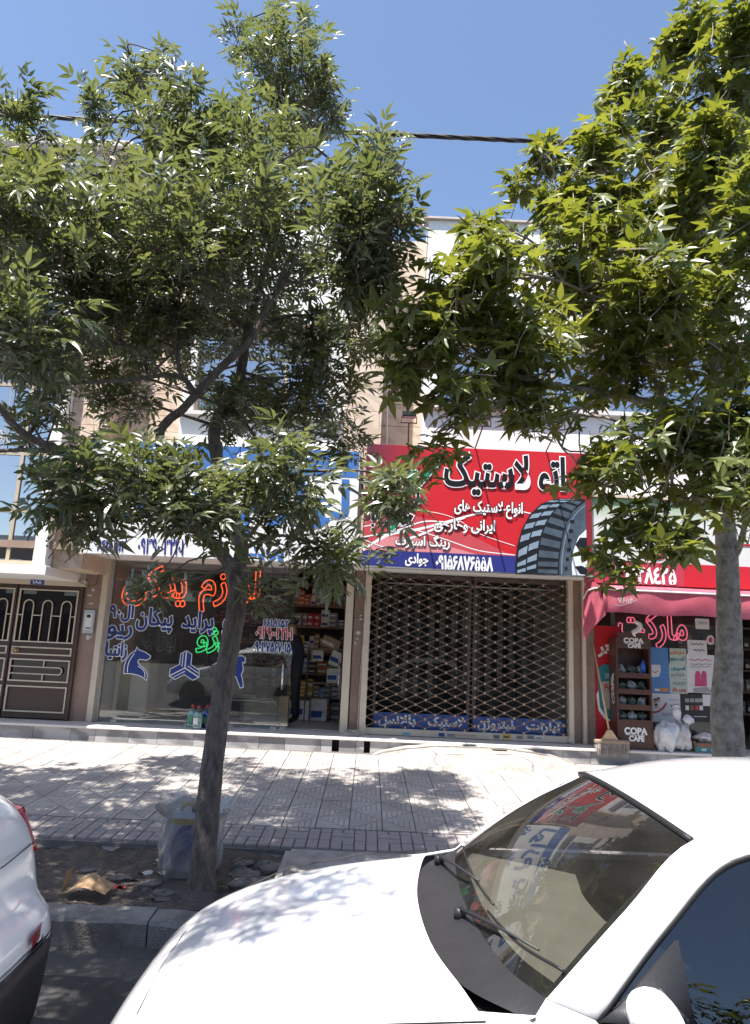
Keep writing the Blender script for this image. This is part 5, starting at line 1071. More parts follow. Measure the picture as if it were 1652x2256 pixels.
# fingers of both hands
for base, sg in ((19, -1), (24, 1)):
    b0 = V[base]
    for k in range(5):
        dy = (k-2)*.017; ln = (.045, .07, .078, .072, .055)[k]; i0 = len(V)
        if k == 0: V += [(b0[0]-.005, b0[1]+sg*.04, b0[2]-.02), (b0[0]-.03, b0[1]+sg*.05, b0[2]-.045)]
        else: V += [(b0[0]-.04, b0[1]+dy, b0[2]-.01), (b0[0]-.04-ln*.6, b0[1]+dy, b0[2]-.04)]
        Eg += [(base, i0), (i0, i0+1)]; Rr += [.010, .008]
me = skin_body('body', V, Eg, Rr)
m_jacket = M('navy jacket', (.012, .014, .03), .85, .2, 8); m_trous = M('dark trousers', (.015, .015, .018), .85, .2, 8); m_skin = M('skin', (.36, .20, .14), .55, .1, 8); m_hair = M('black hair', (.012, .010, .009), .6, .2, 40)
for m in (m_jacket, m_trous, m_skin, m_black): me.materials.append(m)
for p in me.polygons:
    c = p.center; mi = 0
    if c.z < .95: mi = 1
    if c.z < .10: mi = 3
    if c.z > 1.53: mi = 2
    if c.x < -.235 and c.z < 1.2: mi = 2
    p.material_index = mi
o = link_mesh('body', me, per)
crumple('hair', (-1.26-.125, 12.2, .35+1.755), .088, m_hair, per, 2, (1.05, 1.0, .8), 16)
# face: eyes, nose, mouth, ears on the bowed head
hx, hz = -1.26-.15, .35+1.70
MB().prism([(hx-.115, hz-.01), (hx-.08, hz+.03), (hx-.08, hz-.02)], 12.188, 12.212).build('nose', m_skin, per)
for s in (-1, 1): MB().lathe((hx-.085, 12.2+s*.035, hz+.02), [(.001, -.008), (.011, 0), (.001, .008)], 8, 'x').build('eye', m_black, per); MB().lathe((hx+.03, 12.2+s*.09, hz), [(.005, -.02), (.022, 0), (.005, .02)], 8, 'z').build('ear', m_skin, per)
MB().box(hx-.09, hx-.078, 12.18, 12.22, hz-.05, hz-.042).build('mouth', m_red, per)

# ------------------------------------------------------------------ things in the planting strip
cn = thing('oil_canister', 'pale canister with dark blue label standing in the clear bag by the trunk', 'canister', (-1.42, 5.98, -.08))
b = MB()
for (x0, x1, y0, y1, z0, z1) in ((-1.58, -1.23, 5.87, 6.10, -.07, .38),): b.box(x0, x1, y0, y1, z0, z1, .035)
b.build('body', M('pale canister plastic', (.42, .47, .55), .4, .08, 6), cn)
MB().lathe((-1.35, 5.98, .38), [(.06, 0), (.06, .03), (.055, .04)], 14).build('cap', m_black, cn); MB().tube([(-1.5, 5.98, .375), (-1.48, 5.98, .43), (-1.4, 5.98, .435), (-1.38, 5.98, .38)], .014, 6).build('handle', M('yellow handle', (.5, .34, .05), .5, .1), cn)
flat('label', [(-1.40 + .13*math.cos(a), .10 + .2*math.sin(a)) for a in np.linspace(0, 6.28, 21)[:-1]], 5.866, m_navy, cn)
for k in range(3): ribbon('label_stripe', [(-1.47, .10+.05*k), (-1.40, .15+.05*k), (-1.33, .10+.05*k)], .014, 5.863, bpy.data.materials['bright blue print'], cn)
MB().box(-1.55, -1.26, 5.862, 5.867, .30, .345).build('label_band', bpy.data.materials['yellow handle'], cn)
cbg = thing('clear_bag', 'large clear plastic bag standing open against the tree trunk', 'bag', (-1.4, 5.95, -.1))
m_clear = glass_mat('clear crinkled plastic', (.86, .88, .92), 1.35, 1.5, .15, .08, .55)
def bagf(u, v):
    a = 2*math.pi*u; k = 1 + .05*math.sin(5*a+v*7) + .035*math.sin(11*a-v*13) + .02*math.sin(23*a+v*5)
    fl = 1 + .35*max(0, v-.8)/.2 - .18*max(0, .12-v)/.12; rx, ry = .245*k*fl, .17*k*fl
    return (-1.40 + rx*math.copysign(abs(math.cos(a))**.7, math.cos(a)) + .03*v, 5.985 + ry*math.copysign(abs(math.sin(a))**.7, math.sin(a)), -.10 + .57*v + (.05*math.sin(3*a+.5)+.03*math.sin(7*a))*max(0, v-.75)/.25)
MB().grid(bagf, 64, 26).build('film', m_clear, cbg, smooth=True)
m_stone = M('dusty stone', (.17, .15, .135), .95, .3, 9, 1.0, 60)
def stone(x, y, r_, sq, seed, lab):
    rg = random.Random(seed); o = crumple('stone', (x, y, soil_z(x, y) + r_*sq*.35), r_*.85, m_stone, None, seed, (1.3, .9, sq), 10)
    tag(o, lab, 'stone', 'stones in the planting strip')
for i, (x, y, r_, sq, lab) in enumerate(((-1.44, 5.5, .10, .35, 'flat broken slab just left of the tree foot'), (-1.62, 5.74, .09, .4, 'grey stone left of the clear bag'), (-.85, 5.62, .12, .5, 'angular stone right of the tree foot'), (-.93, 5.9, .11, .45, 'stone behind the trunk near the paved edge'), (-.75, 6.1, .12, .4, 'broken stone by the corner of the paved edge'), (-1.0, 6.2, .09, .5, 'small stone at the back of the soil right of the trunk'), (-.72, 5.8, .09, .45, 'flat stone beside the paved apron'), (-1.9, 5.8, .07, .4, 'small flat stone in the middle of the soil'), (-2.25, 6.05, .06, .5, 'small stone near the rear of the left car'), (-.62, 5.5, .08, .5, 'stone at the kerb right of the tree'))): stone(x, y, r_, sq, 30+i, lab)
# old tyre half buried at the right of the trunk
t = thing('buried_tyre', 'old tyre half sunk in the soil right of the trunk', 'tyre', (-.86, 6.1, -.1)); MB().lathe((-.86, 6.1, -.10), [(.12, -.03), (.19, -.03), (.215, .0), (.19, .035), (.14, .03), (.12, .0)], 24).build('ring', m_rub, t, smooth=True)
cbd = thing('cardboard_scrap', 'torn folded brown cardboard on the soil beside the kerb', 'cardboard', (-2.0, 5.42, -.1)); m_card = M('plain cardboard', (.36, .24, .14), .85, .15, 8)
MB().grid(lambda u, v: (-2.14 + .2*u, 5.36 + .2*v + .03*u, -.07 + .075*math.sin(math.pi*u*.9)*(.5+.5*v)), 6, 4).build('flap', m_card, cbd); MB().grid(lambda u, v: (-1.95 + .10*u, 5.38 + .22*v, -.075 + .07*(1-u)*(1 - abs(v-.5))), 4, 4).build('flap', m_card, cbd); MB().grid(lambda u, v: (-2.17 + .02*u, 5.38 + .12*v, -.08 + .15*u), 2, 3).build('flap', m_card, cbd)
for i, (px, py, s, mt, lab) in enumerate(((342, 1898, .035, 'white', 'white paper scrap farthest back on the soil'), (320, 1918, .06, 'white', 'larger white paper scrap on the soil left of the bag'), (360, 1922, .05, 'white', 'white paper scrap nearest the clear bag'), (200, 1918, .03, 'light blue', 'pale blue scrap near the left car bumper'), (290, 1930, .05, 'grey', 'grey foil scrap beside the red wrapper'), (265, 1946, .045, 'red', 'small red printed wrapper on the soil'))):
    p = atZ(px, py, -.085); z = soil_z(p.x, p.y) + .012
    o = MB().grid(lambda u, v: (p.x + s*(u-.5)*2, p.y + s*(v-.5), z + .018*math.sin(u*5+i)*math.cos(v*4)), 4, 3).build('paper_scrap', BM[mt]); tag(o, lab, 'litter', 'litter on the soil')
kd = MB(); rg = random.Random(9)
for k in range(900):                            # small leaf litter and grit
    x = rg.uniform(-3.6, -.7); y = rg.uniform(5.28, 6.4); z = soil_z(x, y) + .006; a = rg.uniform(0, 6.3); s = rg.uniform(.006, .022)
    kd.add([(x + s*math.cos(a), y + s*math.sin(a), z), (x + .4*s*math.cos(a+1.6), y + .4*s*math.sin(a+1.6), z+.006), (x - s*math.cos(a), y - s*math.sin(a), z+.003), (x - .4*s*math.cos(a+1.6), y - .4*s*math.sin(a+1.6), z+.004)], [(0,1,2,3)])
kind(tag(kd.build('leaf_litter', M('dry leaf litter', (.20, .16, .11), .9, .4, 40)), 'dry leaf litter and grit scattered over the soil', 'litter'), 'stuff')
sp_ = thing('seedling', 'tiny green seedling at the foot of the tree trunk', 'plant', (-1.03, 5.52, -.09)); b = MB()
for k in range(16):
    a = k*2.4; h = .02 + .006*k; r_ = .05
    b.add([(-1.03, 5.52, -.09+h), (-1.03+r_*.5*math.cos(a-.4), 5.52+r_*.5*math.sin(a-.4), -.08+h), (-1.03+r_*math.cos(a), 5.52+r_*math.sin(a), -.085+h), (-1.03+r_*.5*math.cos(a+.4), 5.52+r_*.5*math.sin(a+.4), -.08+h)], [(0,1,2,3)])
m_seed = M('seedling green', (.05, .09, .02), .6, .3, 20); b.build('leaves', m_seed, sp_); MB().tube([(-1.03, 5.52, -.11), (-1.03, 5.52, .02)], .004, 5).build('stem', m_seed, sp_)
# metal pad on the cement ramp
tag(MB().obox((2.02, 10.55, .315), (.11, 0, 0), (0, .05, -.006), (0, 0, .006)).build('metal_plate', m_shelf), 'small dark metal plate lying on the cement ramp', 'plate')
# ------------------------------------------------------------------ overhead cable bundle
cab = thing('overhead_cable', 'black twisted overhead cable crossing the sky above the street', 'cable', (0, 8, 8.58))
for k in range(4):
    b = MB(); P = []
    for i in range(221):
        x = -22 + 44*i/220; s = .0012*x*x; a = x*5.2 + k*math.pi/2
        P.append((x, 8.0 + .018*math.cos(a), 8.585 - .012*x*.3 + s*.25 + .018*math.sin(a)))
    b.tube(P, .0165, 6).build('strand', m_black, cab, smooth=True)
# ================================================================== cars
m_paint = M('white car paint', (.74, .74, .75), .22, 0, coat=1.0); m_paint2 = M('pearl white car paint', (.66, .665, .67), .22, 0, coat=1.0)
m_trimb = M('black car plastic', (.018, .018, .02), .5, .15, 8, .1, 80); m_rubber = M('window rubber', (.01, .01, .011), .55, .05)
m_wsg = glass_mat('windscreen glass', (.50, .53, .52), 1.5, 1.15, 0, .03, .025); m_sideg = glass_mat('tinted side glass', (.035, .04, .05), 1.5, 1.6, 0, .03, .0)
m_dash = M('beige dashboard', (.31, .27, .215), .7, .08, 6, .15, 90); m_seat = M('grey seat cloth', (.055, .05, .047), .9, .2, 12); m_cabin = M('dark cabin lining', (.05, .046, .043), .9, .1, 6)
m_lamp_r = M('red tail lamp', (.30, .012, .015), .12, .15, 25, coat=1.0); m_lamp_c = M('clear lamp lens', (.6, .62, .64), .1, .2, 30, coat=1.0)
def coons(cb_, ct, cl, cr_, nu, nv, bulge=None):
    """patch between bottom, top, left and right boundary curves (functions of 0..1)"""
    def f(u, v):
        B, T, L_, R_ = Vector(cb_(u)), Vector(ct(u)), Vector(cl(v)), Vector(cr_(v))
        p = B*(1-v) + T*v + L_*(1-u) + R_*u - (Vector(cb_(0))*(1-u)*(1-v) + Vector(cb_(1))*u*(1-v) + Vector(ct(0))*(1-u)*v + Vector(ct(1))*u*v)
        if bulge: p = p + Vector(bulge)*(4*u*(1-u)*4*v*(1-v))
        return p
    return MB().grid(f, nu, nv)
def poly_fn(pts, k=8):
    P = smooth_line(pts, k); n = len(P)-1
    def f(t):
        q = min(max(t, 0), 1)*n; i = min(int(q), n-1); r_ = q-i; p = P[i]*(1-r_)+P[i+1]*r_; return Vector(p)
    return f
def mir(f): return lambda t: Vector((f(t).x, -f(t).y, f(t).z))
def lerpf(a, b_): return lambda t: Vector(a)*(1-t) + Vector(b_)*t
def subsurf(o, l=2):
    s = o.modifiers.new('smooth', 'SUBSURF'); s.levels = l; s.render_levels = l
    o.data.polygons.foreach_set('use_smooth', [True]*len(o.data.polygons))
def solid(o, th):
    s = o.modifiers.new('thick', 'SOLIDIFY'); s.thickness = th; s.offset = 0
    o.data.polygons.foreach_set('use_smooth', [True]*len(o.data.polygons))
def body_shell(sections, skip_top, name, mat, par):
    """sections: (x, [(y, z) from sill to top centre]); mirrored about y = 0; skip_top: intervals whose inner strips stay open"""
    k = len(sections[0][1]); vs = []; fs = []; nS = len(sections)
    for x, pr in sections:
        for i, q in enumerate(pr): vs.append((x + (q[2] if len(q) > 2 else 0), q[0], q[1]))
        for q in reversed(pr[:-1] if pr[-1][0] == 0 else pr): vs.append((x + (q[2] if len(q) > 2 else 0), -q[0], q[1]))
    return vs
def car_body(par, secs, open_rng, mat):
    """each section has 8 half points; both sides are built, centre points merged"""
    b = MB(); k = 8; idx = {}
    def vid(si, sd, i):
        x, pr = secs[si]; q = pr[i]; y = q[0]*sd; key = (si, 1 if abs(y) < 1e-6 else sd, i)
        if key not in idx: idx[key] = len(b.v); b.v.append((x + (q[2] if len(q) > 2 else 0), y, q[1]))
        return idx[key]
    for si in range(len(secs)-1):
        for sd_ in (1, -1):
            for i in range(k-1):
                if open_rng[0] <= si < open_rng[1] and i >= 4: continue
                f = (vid(si, sd_, i), vid(si, sd_, i+1), vid(si+1, sd_, i+1), vid(si+1, sd_, i))
                if sd_ < 0: f = f[::-1]
                f = tuple(dict.fromkeys(f))
                if len(f) >= 3: b.f.append(f); b.m.append(0)
    for si, rev in ((0, True), (len(secs)-1, False)):
        f = [vid(si, 1, i) for i in range(k)] + [vid(si, -1, i) for i in range(k-2, -1, -1)]
        f = list(dict.fromkeys(f)); b.f.append(tuple(f if rev else f[::-1])); b.m.append(0)
    o = b.build('body', mat, par, smooth=True, local=True); subsurf(o, 2); return o
def wheel(par, x, y, R=.30):
    o = MB().lathe((x, y, R), [(R*.62, -.09), (R*.9, -.095), (R, -.06), (R, .06), (R*.9, .095), (R*.62, .09)], 28, 'y').build('wheel', m_rub, par, smooth=True, local=True)
    MB().lathe((x, y, R), [(.03, -.085), (R*.3, -.085), (R*.55, -.07), (R*.64, -.09), (R*.64, .09), (R*.55, .07), (R*.3, .085), (.03, .085)], 20, 'y').build('rim', m_rim, o, smooth=True, local=True)
def seat(par, x, y, mat=None):
    b = MB(); b.box(x-.25, x+.25, y-.24, y+.24, .28, .46, .05); b.obox((x+.30, y, .72), (.07, 0, .02), (0, .23, 0), (-.09, 0, .30)); b.obox((x+.405, y, 1.12), (.045, 0, .01), (0, .13, 0), (-.02, 0, .08))
    o = b.build('seat', mat or m_seat, par, local=True); bv = o.modifiers.new('bevel', 'BEVEL'); bv.width = .035; bv.segments = 3
# ---------------------------------------------------------------- near car
GZ = road_z(2.8)
near = thing('parked_car', 'white compact car parked at right with its nose to the left', 'car', (-.95, 2.8, GZ), 'parked white cars', math.radians(1.2)); near['label'] = 'white compact car with clear bonnet and windscreen parked at lower right'
def hood_sec(x, w_, zc, ze, zb=.24, ctr=0):
    return (x, [(w_*.86, zb), (w_*.985, zb+.10), (w_*1.0, .52 if ze > .6 else ze*.8), (w_*.985, ze-.09), (w_*.93, ze-.005), (w_*.76, ze+.035), (w_*.40, zc-.012), (0, zc)])
def cab_sec(x, w_, zb=.22):
    return (x, [(w_*.90, zb), (w_*.99, zb+.10), (w_*1.0, .58), (w_*.985, .86), (w_*.93, .975), (w_*.90, .985), (w_*.86, .94), (w_*.84, .80)])
def curved(sc_): return (sc_[0], [(*q, sh_) for q, sh_ in zip(sc_[1], (.12, .12, .12, .12, .12, .085, .02, 0))])
secs = [hood_sec(.03, .44, .46, .42), hood_sec(.08, .58, .60, .54), hood_sec(.17, .705, .715, .66), hood_sec(.35, .775, .80, .765), hood_sec(.65, .81, .885, .855), hood_sec(1.0, .825, .94, .915), curved(hood_sec(1.185, .83, .962, .945)),
        cab_sec(1.42, .833), cab_sec(1.8, .838), cab_sec(2.6, .84), cab_sec(3.2, .83), cab_sec(3.52, .815), hood_sec(3.6, .81, 1.0, .985), hood_sec(3.82, .76, .95, .94), hood_sec(3.9, .70, .72, .70), hood_sec(3.95, .55, .5, .45)]
car_body(near, secs, (6, 12), m_paint)
# glasshouse curves
wb = poly_fn([(1.475, -.735, 1.012), (1.40, -.50, 1.003), (1.365, 0, .995), (1.40, .50, 1.003), (1.475, .735, 1.012)])
wt_ = poly_fn([(2.005, -.545, 1.392), (1.965, -.3, 1.425), (1.955, 0, 1.435), (1.965, .3, 1.425), (2.005, .545, 1.392)])
wl = poly_fn([(1.475, -.735, 1.012), (1.74, -.645, 1.215), (2.005, -.545, 1.392)]); wr = mir(wl)
o = coons(wb, wt_, wl, wr, 20, 12, (-.03, 0, .02)).build('windscreen', m_wsg, near, smooth=True, local=True)
# black ceramic border of the windscreen
def border(fa_, off): return [fa_(t) + Vector(off) for t in np.linspace(0, 1, 25)]
b = MB(); inner = .055
def ws(u, v):
    B, T_, L_, R_ = wb(u), wt_(u), wl(v), wr(v); p = B*(1-v)+T_*v + L_*(1-u)+R_*u - (wb(0)*(1-u)*(1-v)+wb(1)*u*(1-v)+wt_(0)*(1-u)*v+wt_(1)*u*v); return p + Vector((-.03, 0, .02))*(16*u*(1-u)*v*(1-v)) + Vector((.004, 0, -.003))
for (u0, u1, v0, v1, nu, nv) in ((0, 1, 0, .07, 24, 2), (0, 1, .965, 1, 24, 1), (0, .028, .07, .965, 1, 14), (.972, 1, .07, .965, 1, 14)): b.grid(lambda u, v: ws(u0+(u1-u0)*u, v0+(v1-v0)*v), nu, nv)
b.build('windscreen_border', m_rubber, o, smooth=True, local=True)
# roof
rail = poly_fn([(2.005, -.545, 1.392), (2.35, -.57, 1.435), (2.75, -.575, 1.445), (3.15, -.565, 1.425), (3.45, -.54, 1.37)]); railr = mir(rail)
rt_ = poly_fn([(3.45, -.54, 1.37), (3.5, -.3, 1.41), (3.52, 0, 1.42), (3.5, .3, 1.41), (3.45, .54, 1.37)])
o = coons(lambda t: wt_(t), lambda t: rt_(t), rail, railr, 16, 20, (0, 0, .055)).build('roof', m_paint, near, smooth=True, local=True); solid(o, .02)
MB().tube([wt_(t) + Vector((-.008, 0, .0)) for t in np.linspace(0, 1, 25)], .011, 6).build('roof_seal', m_rubber, near, smooth=True, local=True)
for sd_ in (-1, 1):
    S = lambda p: Vector((p[0], p[1]*sd_*-1 if True else p[1], p[2]))
    fl = (lambda f: f) if sd_ < 0 else mir
    # outer edge of A-pillar and door frame: from base to rail
    wedge = fl(poly_fn([(1.475, -.735, 1.012), (1.74, -.645, 1.215), (2.005, -.545, 1.392), (2.35, -.57, 1.435), (2.75, -.575, 1.445), (3.15, -.565, 1.425), (3.45, -.54, 1.37), (3.62, -.56, 1.22), (3.74, -.61, 1.0)]))
    wind = fl(poly_fn([(1.60, -.78, .985), (1.84, -.693, 1.19), (2.09, -.605, 1.352), (2.4, -.61, 1.398), (2.75, -.612, 1.408), (3.1, -.61, 1.385), (3.3, -.62, 1.32), (3.42, -.64, 1.2), (3.5, -.70, 1.0)]))
    o = coons(wind, wedge, lerpf(wind(0), wedge(0)), lerpf(wind(1), wedge(1)), 48, 4, (0, 0, 0)).build('pillar_frame', m_paint, near, smooth=True, local=True); solid(o, .016)
    MB().tube([wind(t) + Vector((0, .0, -.004)) for t in np.linspace(0, 1, 60)], .012, 6).build('window_seal', m_rubber, near, smooth=True, local=True)
    belt = fl(poly_fn([(1.60, -.78, .985), (2.0, -.79, .985), (2.6, -.79, .985), (3.2, -.775, .99), (3.5, -.70, 1.0)]))
    o = coons(belt, wind, lerpf(belt(0), wind(0)), lerpf(belt(1), wind(1)), 32, 10, (0, .012*sd_, 0)).build('side_window', m_sideg, near, smooth=True, local=True)
    bp = [Vector((2.55, .627*sd_, 1.385)), Vector((2.58, .79*sd_, .985))]; MB().bar(bp[0], bp[1], .02, .09, up=(1, 0, 0)).build('door_pillar', m_rubber, near, local=True)
    tri = MB(); tri.add([(1.60, .79*sd_, .985), (1.86, .80*sd_, .985), (1.86, .712*sd_, 1.165), (1.66, .78*sd_, 1.02)], [(0,1,2,3)]); q = tri.build('mirror_base', m_trimb, near, local=True); solid(q, .02)
    mo = MB()
    def mshell(u, v):
        a = 2*math.pi*u; t = v; rr_ = math.sin(math.pi*min(max(t, .02), .98))**.55
        return (1.70 + .10*(t-.5)*.6 + .055*math.cos(a)*rr_*(1.0 if math.cos(a) < 0 else .55), sd_*(.845 + .19*t), 1.06 + .072*math.sin(a)*rr_ + .01*t)
    mo.grid(mshell, 18, 12); q = mo.build('side_mirror', m_paint, near, smooth=True, local=True)
    MB().add([(1.737, sd_*.87, 1.01), (1.745, sd_*1.01, 1.015), (1.745, sd_*1.01, 1.105), (1.737, sd_*.87, 1.11)], [(0,1,2,3)]).build('mirror_glass', m_chrome, q, local=True); MB().bar((1.72, sd_*.76, 1.01), (1.72, sd_*.87, 1.03), .05, .04).build('mirror_arm', m_trimb, q, local=True)
    MB().lathe((1.95, sd_*.845, .80), [(.001, 0), (.001, 0)], 4, 'y') 
    MB().bar((2.35, sd_*.842, .82), (2.53, sd_*.842, .82), .025, .03).build('door_handle', m_paint, near, local=True); MB().bar((2.62, sd_*.838, .30), (2.60, sd_*.842, .96), .004, .006).build('door_gap', m_rubber, near, local=True)
    q = MB().add([(1.20, sd_*.80, .925), (1.26, sd_*.70, .957), (1.44, sd_*.752, .975), wedge(0), wind(0), (1.62, sd_*.80, .965)], [(0,1,2,3,4,5)]).build('fender_corner', m_paint, near, local=True); solid(q, .01)
    for x in (.72, 3.15): wheel(near, x, sd_*.745)
    for x in (.72, 3.15): MB().lathe((x, sd_*.80, .30), [(.305, 0), (.33, 0), (.33, .046*sd_), (.325, .048*sd_), (.305, .046*sd_)], 30, 'y').build('wheel_arch', m_rubber, near, smooth=True, local=True)
    # headlamp
    hl = MB(); hl.grid(lambda u, v: (.07 + .20*u**1.6, sd_*(.42 + .22*u**.8), .42 + .09*v + .08*u), 10, 5); q = hl.build('headlight', m_lamp_c, near, smooth=True, local=True); solid(q, .02)
rw_b = poly_fn([(3.74, -.61, 1.0), (3.80, 0, 1.0), (3.74, .61, 1.0)]); rl = poly_fn([(3.74, -.61, 1.0), (3.62, -.56, 1.22), (3.45, -.54, 1.37)])
coons(rw_b, rt_, rl, mir(rl), 12, 6, (.02, 0, 0)).build('rear_window', m_sideg, near, smooth=True, local=True)
# cowl: black plastic tray between bonnet and windscreen
hb = poly_fn([(1.43, -.76, .965), (1.245, -.5, .957), (1.175, 0, .953), (1.245, .5, .957), (1.43, .76, .965)])
o = coons(hb, wb, lerpf(hb(0), wb(0)), lerpf(hb(1), wb(1)), 30, 6, (0, 0, -.008)).build('cowl', m_trimb, near, smooth=True, local=True)
cwl = coons(lambda t: hb(t) + Vector((-.02, 0, -.045)), lambda t: wb(t) + Vector((.05, 0, -.07)), lerpf(hb(0) + Vector((-.02, 0, -.045)), wb(0) + Vector((.05, 0, -.07))), lerpf(hb(1) + Vector((-.02, 0, -.045)), wb(1) + Vector((.05, 0, -.07))), 20, 2).build('cowl_tray', m_rubber, near, local=True)
def wiper(px_, y0, y1):
    piv = Vector((1.33, y0, .995)); w_ = thing_part = MB(); tip = ws((y1+.735)/1.47, .13) + Vector((-.02, 0, .022)); mid = (piv+tip)/2 + Vector((-.01, 0, .018))
    a = MB().lathe(tuple(piv - Vector((0, 0, .02))), [(.022, 0), (.022, .03), (.014, .04)], 12).tube([piv + Vector((0, 0, .015)), mid, tip], [.009, .006, .004], 6).build('wiper', m_trimb, near, smooth=True, local=True)
    P = []
    for t in np.linspace(-1, 1, 13):
        y = (y0*.25 + y1*.75) + .28*t; P.append(ws((y+.735)/1.47, .085 + .02*(1+t*(1 if y1 > y0 else -1))) + Vector((-.010, 0, .012)))
    MB().tube(P, .005, 5).build('wiper_blade', m_rubber, a, smooth=True, local=True)
wiper(0, .52, -.02); wiper(0, -.10, -.56)
for y in (-.25, .25): MB().lathe((1.16, y, .955), [(.006, 0), (.006, .004), (.003, .006)], 8).build('washer_nozzle', m_paint, near, local=True)
# cabin
MB().box(1.3, 3.6, -.78, .78, .18, .22).build('floor', m_cabin, near, local=True)
db = poly_fn([(1.46, -.70, .985), (1.39, 0, .972), (1.46, .70, .985)]); dt_ = poly_fn([(2.02, -.70, .90), (2.04, -.52, .955), (2.03, -.36, .975), (1.99, -.18, .955), (1.93, 0, .935), (1.93, .3, .93), (1.97, .5, .925), (2.02, .70, .90)])
o = coons(db, dt_, lerpf(db(0), dt_(0)), lerpf(db(1), dt_(1)), 20, 8, (0, 0, .012)).build('dashboard', m_dash, near, smooth=True, local=True)
MB().grid(lambda u, v: dt_(u) + Vector((.06*math.sin(v*1.6), 0, -.38*v)), 16, 6).build('dashboard_face', m_cabin, near, smooth=True, local=True)
MB().tube([(2.02 + .07*math.sin(a)*.6, -.36 + .185*math.cos(a), .93 + .165*math.sin(a)) for a in np.linspace(0, 2*math.pi, 25)], .014, 8).bar((2.0, -.52, .93), (2.0, -.2, .93), .02, .04).build('steering_wheel', m_trimb, near, smooth=True, local=True)
seat(near, 2.35, -.36); seat(near, 2.35, .36)
b = MB(); b.box(2.95, 3.4, -.6, .6, .3, .48, .05); b.obox((3.42, 0, .75), (.06, 0, .02), (0, .6, 0), (-.05, 0, .3)); b.build('rear_seat', m_seat, near, local=True)
for sd_ in (-1, 1): MB().grid(lambda u, v: (1.5 + 2.0*u, sd_*(.735 - .01*math.sin(u*9)), .24 + .72*v), 10, 4).build('door_lining', m_cabin, near, local=True)
MB().box(1.99, 2.02, -.11, .11, 1.315, 1.375, .01).bar((1.98, 0, 1.42), (2.0, 0, 1.37), .012).build('rear_view_mirror', m_trimb, near, local=True)
# front grille, bumper strip, plate and seams
MB().grid(lambda u, v: (.012 + .10*(2*u-1)**4, -.38 + .76*u, .25 + .04*v), 12, 2).build('lower_grille', m_rubber, near, local=True)
tag_ = MB().box(.05, .062, -.24, .24, .30, .40).build('number_plate', m_wprint, near, local=True)
MB().tube([Vector((x, y, z)) for x, y, z in [(1.30, -.765, .965), (.95, -.742, .935), (.62, -.72, .872), (.42, -.68, .785), (.29, -.56, .735), (.235, -.3, .73), (.225, 0, .73), (.235, .3, .73), (.29, .56, .735), (.42, .68, .785), (.62, .72, .872), (.95, .742, .935), (1.30, .765, .965)]], .0035, 4).build('bonnet_gap', m_rubber, near, smooth=True, local=True)

# ---------------------------------------------------------------- car at the left, its tail to the right
Lr = 4.2
rear = thing('parked_car', 'white hatchback at the left edge showing its right rear corner and tail lamp', 'car', (-1.42 - Lr, 2.83, road_z(2.83)), 'parked white cars')
def rs_(x, w_, zc, ze, zb=.26, mid=None): return (x, [(w_*.80, zb), (w_*.90, zb+.12), (w_*.99, mid or .6), (w_*.985, ze-.12), (w_*.95, ze-.02), (w_*.82, ze+.012), (w_*.45, zc-.004), (0, zc)])
def rc_(x, w_): return (x, [(w_*.92, .24), (w_*.99, .36), (w_*1.0, .66), (w_*.985, .98), (w_*.93, 1.10), (w_*.90, 1.11), (w_*.86, 1.06), (w_*.84, .95)])
secs = [rs_(.0, .5, .5, .46), rs_(.08, .66, .72, .68), rs_(.3, .8, .88, .85), rs_(.8, .85, 1.0, .98), rs_(1.2, .86, 1.08, 1.06), rc_(1.3, .86), rc_(2.2, .87), rc_(3.2, .865), rc_(3.62, .85), rs_(3.70, .845, 1.19, 1.175), rs_(3.86, .825, 1.16, 1.15), rs_(4.0, .79, 1.03, 1.02), rs_(4.045, .775, .86, .85, mid=.62), rs_(4.07, .77, .74, .74, mid=.58), rs_(4.16, .735, .70, .70, .44, mid=.58), rs_(4.195, .66, .64, .64, .46, mid=.58), rs_(4.20, .60, .58, .575, .48, mid=.55)]
car_body(rear, secs, (4, 9), m_paint2)
rl_ = {}
